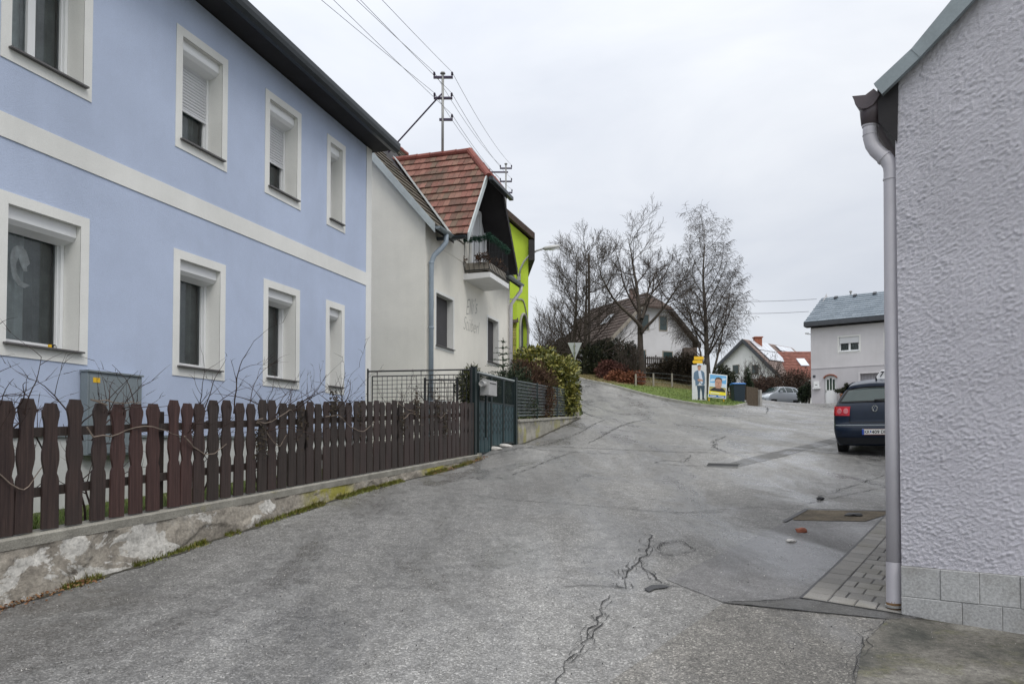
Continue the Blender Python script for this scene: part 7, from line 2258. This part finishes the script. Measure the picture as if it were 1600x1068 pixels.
# ================================================================== bare trees
def trees():
    A = dict(levels=3, seg=.40, wob=.055, up=[.15, .75, .45, .25], rmin=.0072, n=[25, 12, 10], t0=[.10, .15, .12], ang=[66, 42, 40], len=[.56, .46, .50], taper=[.55, .40, .3], rr=.46, minz=-.1)
    g = gpt(905, 590, 48.5); top = at(905, 362, 48.5).z
    bare_tree('bare_tree', 'tall bare tree with two dark stems and a dense crown beside the give way sign', g,
              [((-.25, 0, 0), (-.02, 0, 1), top - g.z - 1.6, .20), ((.35, .1, 0), (.035, 0, 1), top - g.z - 1.0, .18)], A, 101, group='bare trees at the junction')
    B = dict(levels=3, seg=.42, wob=.08, up=[.1, 1.0, .45, .2], rmin=.0072, n=[12, 11, 9], t0=[.36, .2, .12], ang=[66, 45, 42], len=[.46, .46, .48], taper=[.45, .4, .3], rr=.60, w0=.9, minz=.0)
    g = gpt(1003, 592, 47); top = at(1003, 352, 47).z; Ht = top - g.z
    bare_tree('bare_tree', 'stout bare tree with spreading limbs in front of the white hill house', g, [((0, 0, 0), (.0, 0, 1), Ht, .27), ((-.0, 0, Ht * .36), (-.78, -.1, 1), Ht * .60, .13), ((.0, 0, Ht * .33), (.85, .1, .95), Ht * .56, .12), ((0, .0, Ht * .42), (.35, .5, 1), Ht * .48, .11)], B, 119, group='bare trees at the junction')
    C = dict(levels=3, seg=.36, wob=.07, up=[.12, .5, -.3, -1.4], rmin=.0062, n=[24, 12, 9], t0=[.22, .15, .10], ang=[44, 42, 45], len=[.44, .42, .62], taper=[.58, .35, .25], rr=.48, minz=-.5)
    g = gpt(1107, 600, 44); top = at(1107, 352, 44).z; Ht = top - g.z
    bare_tree('bare_birch', 'bare birch with fine drooping twigs behind the tall poster', g, [((0, 0, 0), (.0, 0, 1), Ht, .22), ((.1, 0, .9), (.27, .05, 1), Ht * .66, .09), ((-.05, 0, 1.0), (-.20, .05, 1), Ht * .60, .08)], C, 131, bark='birch', group='bare trees at the junction')
    S = dict(levels=2, seg=.4, wob=.10, up=[.2, .5, .4], rmin=.010, n=[12, 9], t0=[.15, .15], ang=[40, 42], len=[.5, .45], taper=[.5, .3], rr=.55, minz=-.1)
    for k, (px, py, Y, pt_, lab) in enumerate(((846, 560, 64, 470, 'small bare tree beyond the lime green house'), (866, 558, 66, 488, 'small bare tree at the end of the brown roof'), (978, 596, 46, 525, 'slender many-stemmed bare shrub left of the stout tree'), (1205, 625, 66, 555, 'pale many-stemmed bare shrub against the white gabled house'), (1176, 620, 66, 566, 'thin bare shrub below the left windows of the white gabled house'))):
        g = gpt(px, py, Y); Ht = at(px, pt_, Y).z - g.z; rnd = random.Random(k)
        bare_tree('bare_shrub', lab, g, [((rnd.uniform(-.3, .3), 0, 0), (rnd.uniform(-.35, .35), rnd.uniform(-.2, .2), 1), Ht * rnd.uniform(.75, 1), .06) for _ in range(5)], S, 140 + k, bark='twig', group='small bare trees and shrubs')
    # timber utility pole with wires to the slate roofed house
    p = at(920.5, 560, 52); zt = at(920.5, 398, 52).z
    r = thing('utility_pole', 'slim dark timber utility pole beside the double stemmed tree', 'utility pole', (p.x, p.y, H(p.x, p.y)))
    mb = MB(); mb.tube([(p.x, p.y, H(p.x, p.y) - .2), (p.x, p.y, zt)], [.11, .075], 8); mb.build('pole', MT['bark'], r)
    mb = MB(); mb.lathe((p.x, p.y, zt), [(.09, 0), (.07, .06), (.001, .07)], 8); mb.build('cap', MT['zinc'], r)
    e0 = at(1276, 467, 56); e1 = at(1264, 486.5, 55)
    for k, (s, e_) in enumerate((((p.x + .06, p.y, at(920, 455, 52).z), e0), ((p.x, p.y, at(920, 472, 52).z), e1))):
        s = Vector(s); mb = MB(); mb.tube([s.lerp(e_, t / 10) - Vector((0, 0, .4 * 4 * (t / 10) * (1 - t / 10))) for t in range(11)], .016, 4, False)
        tag(mb.build('service_wire', MT['wire']), ['upper wire running to the ridge of the slate roof', 'lower wire running to the eaves of the slate roof'][k], 'wire', 'wires to the slate roofed house')
trees()
# ================================================================== cars
def make_car(root, paint, W, prof, axles, wr=.315, arch=.36):
    """hatchback: x right, y forward, z up, rear bumper at y = 0"""
    Wf = lambda z: np.interp(z, [q[0] for q in W], [q[1] for q in W])
    ymax = max(p[0] for p in prof)
    def surf(t, y, z):
        f = 1 - math.sqrt(max(0.0, 1 - max(0, (abs(t) - .50) / .50) ** 2))
        wr_ = max(0, 1 - y / .8); wf_ = max(0, 1 - (ymax - y) / 1.0)
        y2 = y + .17 * f * wr_ - .34 * f * wf_
        z2 = z - (.05 if z > 1.3 else .03 * max(0, (z - .6))) * t * t
        return Vector((t * float(Wf(z)), y2, z2))
    ts = [-1, -.98, -.94, -.88, -.80, -.68, -.5, -.25, 0, .25, .5, .68, .80, .88, .94, .98, 1]
    pr = []
    for a, b in zip(prof[:-1], prof[1:]):
        k = max(1, int(math.hypot(b[0] - a[0], b[1] - a[1]) / .09))
        for q in range(k): pr.append((a[0] + (b[0] - a[0]) * q / k, a[1] + (b[1] - a[1]) * q / k))
    pr.append(prof[-1])
    mb = MB(); n = len(ts)
    for y, z in pr:
        for t in ts: mb.v.append(surf(t, y, z))
    for j in range(len(pr) - 1):
        for i in range(n - 1):
            a = j * n + i; mb.face((a, a + n, a + n + 1, a + 1))
    # flanks
    for sg in (-1, 1):
        loop = [surf(sg, y, z) for y, z in pr]
        P2 = [Vector((v.y, v.z)) for v in loop]; nb = len(P2)
        E = [(i, (i + 1) % nb) for i in range(nb)]; pl = [(p.x, p.y) for p in P2]
        for yy in np.arange(.1, ymax, .12):
            for zz in np.arange(.25, 1.5, .09):
                if inside(pl, yy, zz) and min((p - Vector((yy, zz))).length for p in P2) > .04: P2.append(Vector((yy, zz)))
        vo, eo, fo, *_r = delaunay_2d_cdt(P2, E, [], 1, 1e-5)
        b = len(mb.v)
        for v in vo: mb.v.append(Vector((sg * float(Wf(v.y)), v.x, v.y)))
        for f in fo:
            a_, b_, c_ = [vo[k] for k in f[:3]]; cr = (b_.x - a_.x) * (c_.y - a_.y) - (b_.y - a_.y) * (c_.x - a_.x)
            f = list(f) if (cr > 0) == (sg > 0) else list(f)[::-1]
            mb.face([b + k for k in f])
    body = mb.build('body', MT[paint], root, smooth=True)
    # underside
    mb = MB(); mb.box(-.7, .7, .15, ymax - .2, .20, .30); mb.build('underbody', MT['black'], root)
    for y in axles:
        for sg in (-1, 1):
            x = sg * (float(Wf(.35)) - .20)
            mb = MB(); mb.lathe((x if sg > 0 else x, y, wr), [(.18, 0), (wr - .02, .0), (wr, .02), (wr, .19), (wr - .02, .215), (.21, .22)], 22, (sg, 0, 0))
            wh = mb.build('wheel', MT['black'], root, smooth=False)
            mb = MB(); mb.lathe((x + sg * .19, y, wr), [(.21, .0), (.20, .028), (.06, .02), (.05, .03), (.001, .03)], 16, (sg, 0, 0)); mb.build('rim', MT['wheel_rim'], wh)
            mb = MB(); xo = float(Wf(.4)) + .003
            ring = [(xo * sg, y + arch * math.cos(a), wr + arch * math.sin(a)) for a in np.linspace(-.15, math.pi + .15, 18)]
            mb.prism(ring, (sg * .004, 0, 0)); mb.build('wheel_arch', MT['black'], root)
    return surf, Wf, body

def skin(mb, S, quad, off, n=8):
    """panel laid on a surface S(t, f)"""
    pass

def golf():
    g = G(1368, 713)
    root = thing('parked_car', 'dark blue hatchback parked beside the grey building, seen from behind', 'car', (g.x, g.y, g.z))
    root['local_space'] = 1
    root.rotation_euler = (R(4.5), 0, -R(29.5))
    root.scale = (.905, 1, 1.06)
    W = [(.15, .74), (.22, .80), (.35, .845), (.5, .875), (.7, .88), (.86, .872), (.98, .845), (1.06, .80), (1.2, .715), (1.35, .61), (1.42, .56), (1.49, .50)]
    prof = [(.14, .20), (.05, .26), (.01, .36), (0, .48), (.005, .56), (.03, .60), (.055, .615), (.065, .72), (.075, .84), (.10, .97), (.15, 1.045), (.22, 1.12), (.40, 1.355), (.36, 1.385), (.40, 1.41), (.60, 1.45), (1.0, 1.478), (1.5, 1.485), (2.0, 1.465), (2.4, 1.40), (2.8, 1.19), (3.12, 1.0), (3.25, .955), (3.7, .86), (4.0, .74), (4.13, .62), (4.18, .45), (4.15, .28), (4.02, .2), (.14, .2)]
    surf, Wf, body = make_car(root, 'navy', W, prof, (.80, 3.38))
    def panel(name, mt, pts, off, parent=root, n=10, smooth=True):
        """pts: two rows (list of (t, y, z)) lower and upper"""
        lo, hi = pts
        mb = MB()
        def P(a, b):
            q = lambda row: [row[0][k] + (row[1][k] - row[0][k]) * a for k in range(3)]
            l, h = q(lo), q(hi); v = [l[k] + (h[k] - l[k]) * b for k in range(3)]
            return surf(*v) + Vector((0, -off, 0))
        mb.grid(P, n, 6)
        return mb.build(name, MT[mt], parent, smooth=smooth)
    rw = panel('rear_window', 'car_glass', [((-.90, .165, 1.075), (.90, .165, 1.075)), ((-.86, .375, 1.325), (.86, .375, 1.325))], .012, n=16)
    panel('window_rim', 'black', [((-.97, .145, 1.05), (.97, .145, 1.05)), ((-.95, .385, 1.338), (.95, .385, 1.338))], .006, n=16)
    panel('spoiler_edge', 'navy', [((-.9, .36, 1.352), (.9, .36, 1.352)), ((-.9, .37, 1.40), (.9, .37, 1.40))], .03, n=16)
    # head restraints and seat backs seen through the glass
    for x in (-.36, .30):
        mb = MB(); mb.box(x - .2, x + .2, .20, .24, 1.09, 1.30) if False else None
    # lamps, wrapping round the corner
    for sg in (-1, 1):
        a, b = (-1.0, -.60) if sg < 0 else (.60, 1.0)
        lp = panel('tail_lamp', 'red_lamp', [((a, .078, .80), (b, .075, .79)), ((a, .10, .985), (b, .10, .975))], .012, n=10)
        mb = MB(); x0 = sg * float(Wf(.9))
        mb.prism([(x0 + sg * .004, .16, .80), (x0 + sg * .004, .42, .88), (x0 * .995 + sg * .004, .40, .95), (x0 * .985 + sg * .004, .22, .985)], (sg * .008, 0, 0)); mb.build('tail_lamp_side', MT['red_lamp'], lp)
        for k, t in enumerate((.70, .86)):
            c = surf(sg * t, .088, .885) + Vector((0, -.016, 0))
            mb = MB(); mb.lathe(c, [(.055, 0), (.05, .012), (.001, .012)], 14, (sg * .3 * k, -1, 0)); mb.build('lamp_ring', MT['lamp_pink'] , lp)
    # tailgate shut lines and bumper crease
    def line(pts, r=.005, mt='black', off=.004, parent=body, name='shut_line'):
        mb = MB(); q = []
        for (t0, y0, z0), (t1, y1, z1) in zip(pts[:-1], pts[1:]):
            for k in range(10): f = k / 10; q.append(surf(t0 + (t1 - t0) * f, y0 + (y1 - y0) * f, z0 + (z1 - z0) * f) + Vector((0, -off, 0)))
        q.append(surf(*pts[-1]) + Vector((0, -off, 0)))
        mb.tube(q, r, 5); return mb.build(name, MT[mt], parent)
    line([(-.60, .07, .79), (-.60, .062, .66), (.60, .062, .66), (.60, .07, .79)])
    line([(-.95, .035, .603), (0, .035, .603), (.95, .035, .603)], .009, 'zinc', .0, body, 'bumper_edge')
    # recessed number plate field, plate
    panel('bumper_lower', 'bumper_dark', [((-.93, .03, .24), (.93, .03, .24)), ((-.95, .003, .37), (.95, .003, .37))], .008, n=16)
    mb = MB(); yb = -.012; mb.box(-.265, .265, yb - .012, yb, .425, .535); pl = mb.build('number_plate', MT['plate_white'], root, bevel=.003)
    mb = MB(); mb.box(-.265, -.222, yb - .0145, yb - .0122, .427, .533); mb.build('plate_band', MT['plate_blue'], pl)
    for z in (.4265, .5305): mb = MB(); mb.box(-.22, .262, yb - .0142, yb - .0122, z, z + .003); mb.build('plate_edge', MT['plate_red'], pl)
    mb = MB()
    def txt(s, x, wd): add_text(mb, s, .088, lambda a, b: Vector((x + a, yb - .0135, .4475 + b)), 0, .0012, wd)
    txt('KR', -.21, .10); txt('409', -.065, .155); txt('DF', .125, .10)
    mb.build('plate_lettering', MT['black_ink'], pl)
    mb = MB(); mb.prism([(-.098, yb - .0135, .505), (-.076, yb - .0135, .505), (-.076, yb - .0135, .475), (-.087, yb - .0135, .46), (-.098, yb - .0135, .475)], (0, -.001, 0)); mb.build('plate_crest', MT['plate_blue'], pl)
    # round badge: ring with stacked V and W strokes
    c = surf(0, .092, .925) + Vector((0, -.012, 0))
    mb = MB(); mb.lathe(c, [(.001, .0), (.056, .0), (.056, .006), (.001, .006)], 20, (0, -1, 0)); bd = mb.build('badge', MT['badge_blue'], root)
    mb = MB(); pr = []
    for k in range(25): a = 2 * math.pi * k / 24; pr.append(c + Vector((math.cos(a) * .056, -.008, math.sin(a) * .056)))
    mb.tube(pr, .006, 5, False)
    for s in ([(-.022, .047), (0, .006), (.022, .047)], [(-.046, .026), (-.022, -.044), (0, .0), (.022, -.044), (.046, .026)]):
        mb.tube([c + Vector((x, -.010, z)) for x, z in s], .0055, 5)
    mb.build('badge_emblem', MT['chrome'], bd)
    # wiper, aerial
    mb = MB(); q = [surf(.0, .165, 1.075), surf(-.02, .17, 1.085), surf(.62, .19, 1.115)]; mb.tube([p + Vector((0, -.04, 0)) for p in q], [.018, .014, .008], 6); mb.build('wiper', MT['black'], root)
    mb = MB(); p = surf(-.02, .75, 1.46); mb.tube([p, p + Vector((0, -.10, .075))], [.022, .006], 6); mb.build('aerial', MT['black'], root)
    # white roof sign with a black figure
    mb = MB(); mb.prism([(-.05, 1.2, 1.475), (.75, 1.2, 1.475), (.75, 1.22, 1.66), (.06, 1.22, 1.66), (-.05, 1.21, 1.52)], (0, .16, 0)); rs = mb.build('roof_sign', MT['white_pvc'], root, bevel=.01)
    mb = MB(); add_text(mb, '7', .15, lambda a, b: Vector((.03 + a, 1.19 , 1.525 + b)), .3, .004); mb.build('sign_figure', MT['black_ink'], rs)
    # side windows, mirrors
    for sg in (-1, 1):
        for pts in (((.62, 1.06), (1.28, 1.04), (1.30, 1.39), (.85, 1.36)), ((1.36, 1.04), (2.15, 1.02), (2.15, 1.38), (1.38, 1.395)), ((2.22, 1.02), (2.90, 1.03), (2.42, 1.33), (2.22, 1.375))):
            mb = MB()
            mb.grid(lambda a, b: (lambda y, z: Vector((sg * (float(Wf(z)) + .004), y, z)))(*[((pts[0][k] * (1 - a) + pts[1][k] * a) * (1 - b) + (pts[3][k] * (1 - a) + pts[2][k] * a) * b) for k in (0, 1)]), 6, 6)
            mb.build('side_window', MT['car_glass'], root, smooth=True)
        mb = MB(); mb.box(sg * .93 - .09, sg * .93 + .09, 2.55, 2.68, .98, 1.11); mb.build('mirror', MT['navy'], root, bevel=.03)
    # windscreen
    mb = MB(); mb.grid(lambda a, b: surf(-.86 + 1.72 * a, 2.48 + .6 * (1 - b), 1.355 - .335 * (1 - b)) + Vector((0, .01, .012)), 10, 5); mb.build('windscreen', MT['car_glass'], root, smooth=True)
MT['lamp_pink'] = plain('pale_red_lamp_ring', (.70, .22, .25), .2, spec=.8, fine=0)
MT['badge_blue'] = plain('dark_badge', (.03, .05, .09), .3, fine=0)
MT['bumper_dark'] = plain('black_bumper_plastic', (.010, .012, .016), .7, fine=0)
golf()

def silver():
    p = at(1240, 634, 63.0); z = H(p.x, p.y)
    root = thing('parked_car', 'silver compact van parked across the far end of the street', 'car', (p.x, p.y, z))
    root['local_space'] = 1
    root.scale = (1, 1, .95)
    th = R(122)                                   # nose towards the left and the viewer
    root.rotation_euler = (0, 0, th)
    W = [(.15, .76), (.3, .84), (.5, .885), (.75, .89), (.95, .86), (1.06, .82), (1.25, .74), (1.45, .62), (1.6, .53)]
    prof = [(.10, .22), (.02, .4), (0, .55), (.04, .8), (.08, 1.0), (.2, 1.2), (.38, 1.5), (.6, 1.56), (1.2, 1.60), (1.9, 1.59), (2.3, 1.53), (2.9, 1.22), (3.3, 1.03), (3.8, .92), (4.1, .78), (4.22, .6), (4.24, .42), (4.18, .24), (.10, .22)]
    surf, Wf, body = make_car(root, 'silver', W, prof, (.80, 3.45), .31, .36)
    mb = MB(); mb.grid(lambda a, b: surf(-.88 + 1.76 * a, 2.36 + .86 * (1 - b), 1.50 - .43 * (1 - b)) + Vector((0, .012, .014)), 10, 5); mb.build('windscreen', MT['car_glass'], root, smooth=True)
    mb = MB(); mb.grid(lambda a, b: surf(-.85 + 1.7 * a, .2 + .16 * b, 1.18 + .30 * b) + Vector((0, -.01, 0)), 10, 4); mb.build('rear_window', MT['car_glass'], root, smooth=True)
    for sg in (-1, 1):
        for pts in (((.45, 1.10), (.95, 1.07), (.98, 1.46), (.62, 1.44)), ((1.03, 1.07), (1.85, 1.05), (1.85, 1.49), (1.06, 1.47)), ((1.93, 1.05), (2.95, 1.06), (2.45, 1.40), (1.93, 1.48))):
            mb = MB()
            mb.grid(lambda a, b: (lambda y, z: Vector((sg * (float(Wf(z)) + .004), y, z)))(*[((pts[0][k] * (1 - a) + pts[1][k] * a) * (1 - b) + (pts[3][k] * (1 - a) + pts[2][k] * a) * b) for k in (0, 1)]), 6, 6)
            mb.build('side_window', MT['car_glass'], root, smooth=True)
        mb = MB(); mb.box(sg * .96 - .10, sg * .96 + .10, 2.60, 2.74, 1.03, 1.18); mb.build('mirror', MT['silver'], root, bevel=.03)
        mb = MB(); mb.grid(lambda a, b: surf(sg * (.58 + .38 * a), 4.02 + .06 * (1 - b), .70 + .13 * b) + Vector((0, .012, .012)), 6, 3); mb.build('headlight', MT['chrome'], root, smooth=True)
    mb = MB(); mb.grid(lambda a, b: surf(-.5 + 1.0 * a, 4.235 - .10 * b, .55 + .15 * b) + Vector((0, .014, .0)), 8, 3); mb.build('grille', MT['black'], root)
    mb = MB(); mb.grid(lambda a, b: surf(-.8 + 1.6 * a, 4.235, .30 + .12 * b) + Vector((0, .014, .0)), 8, 3); mb.build('lower_grille', MT['black'], root)
silver()
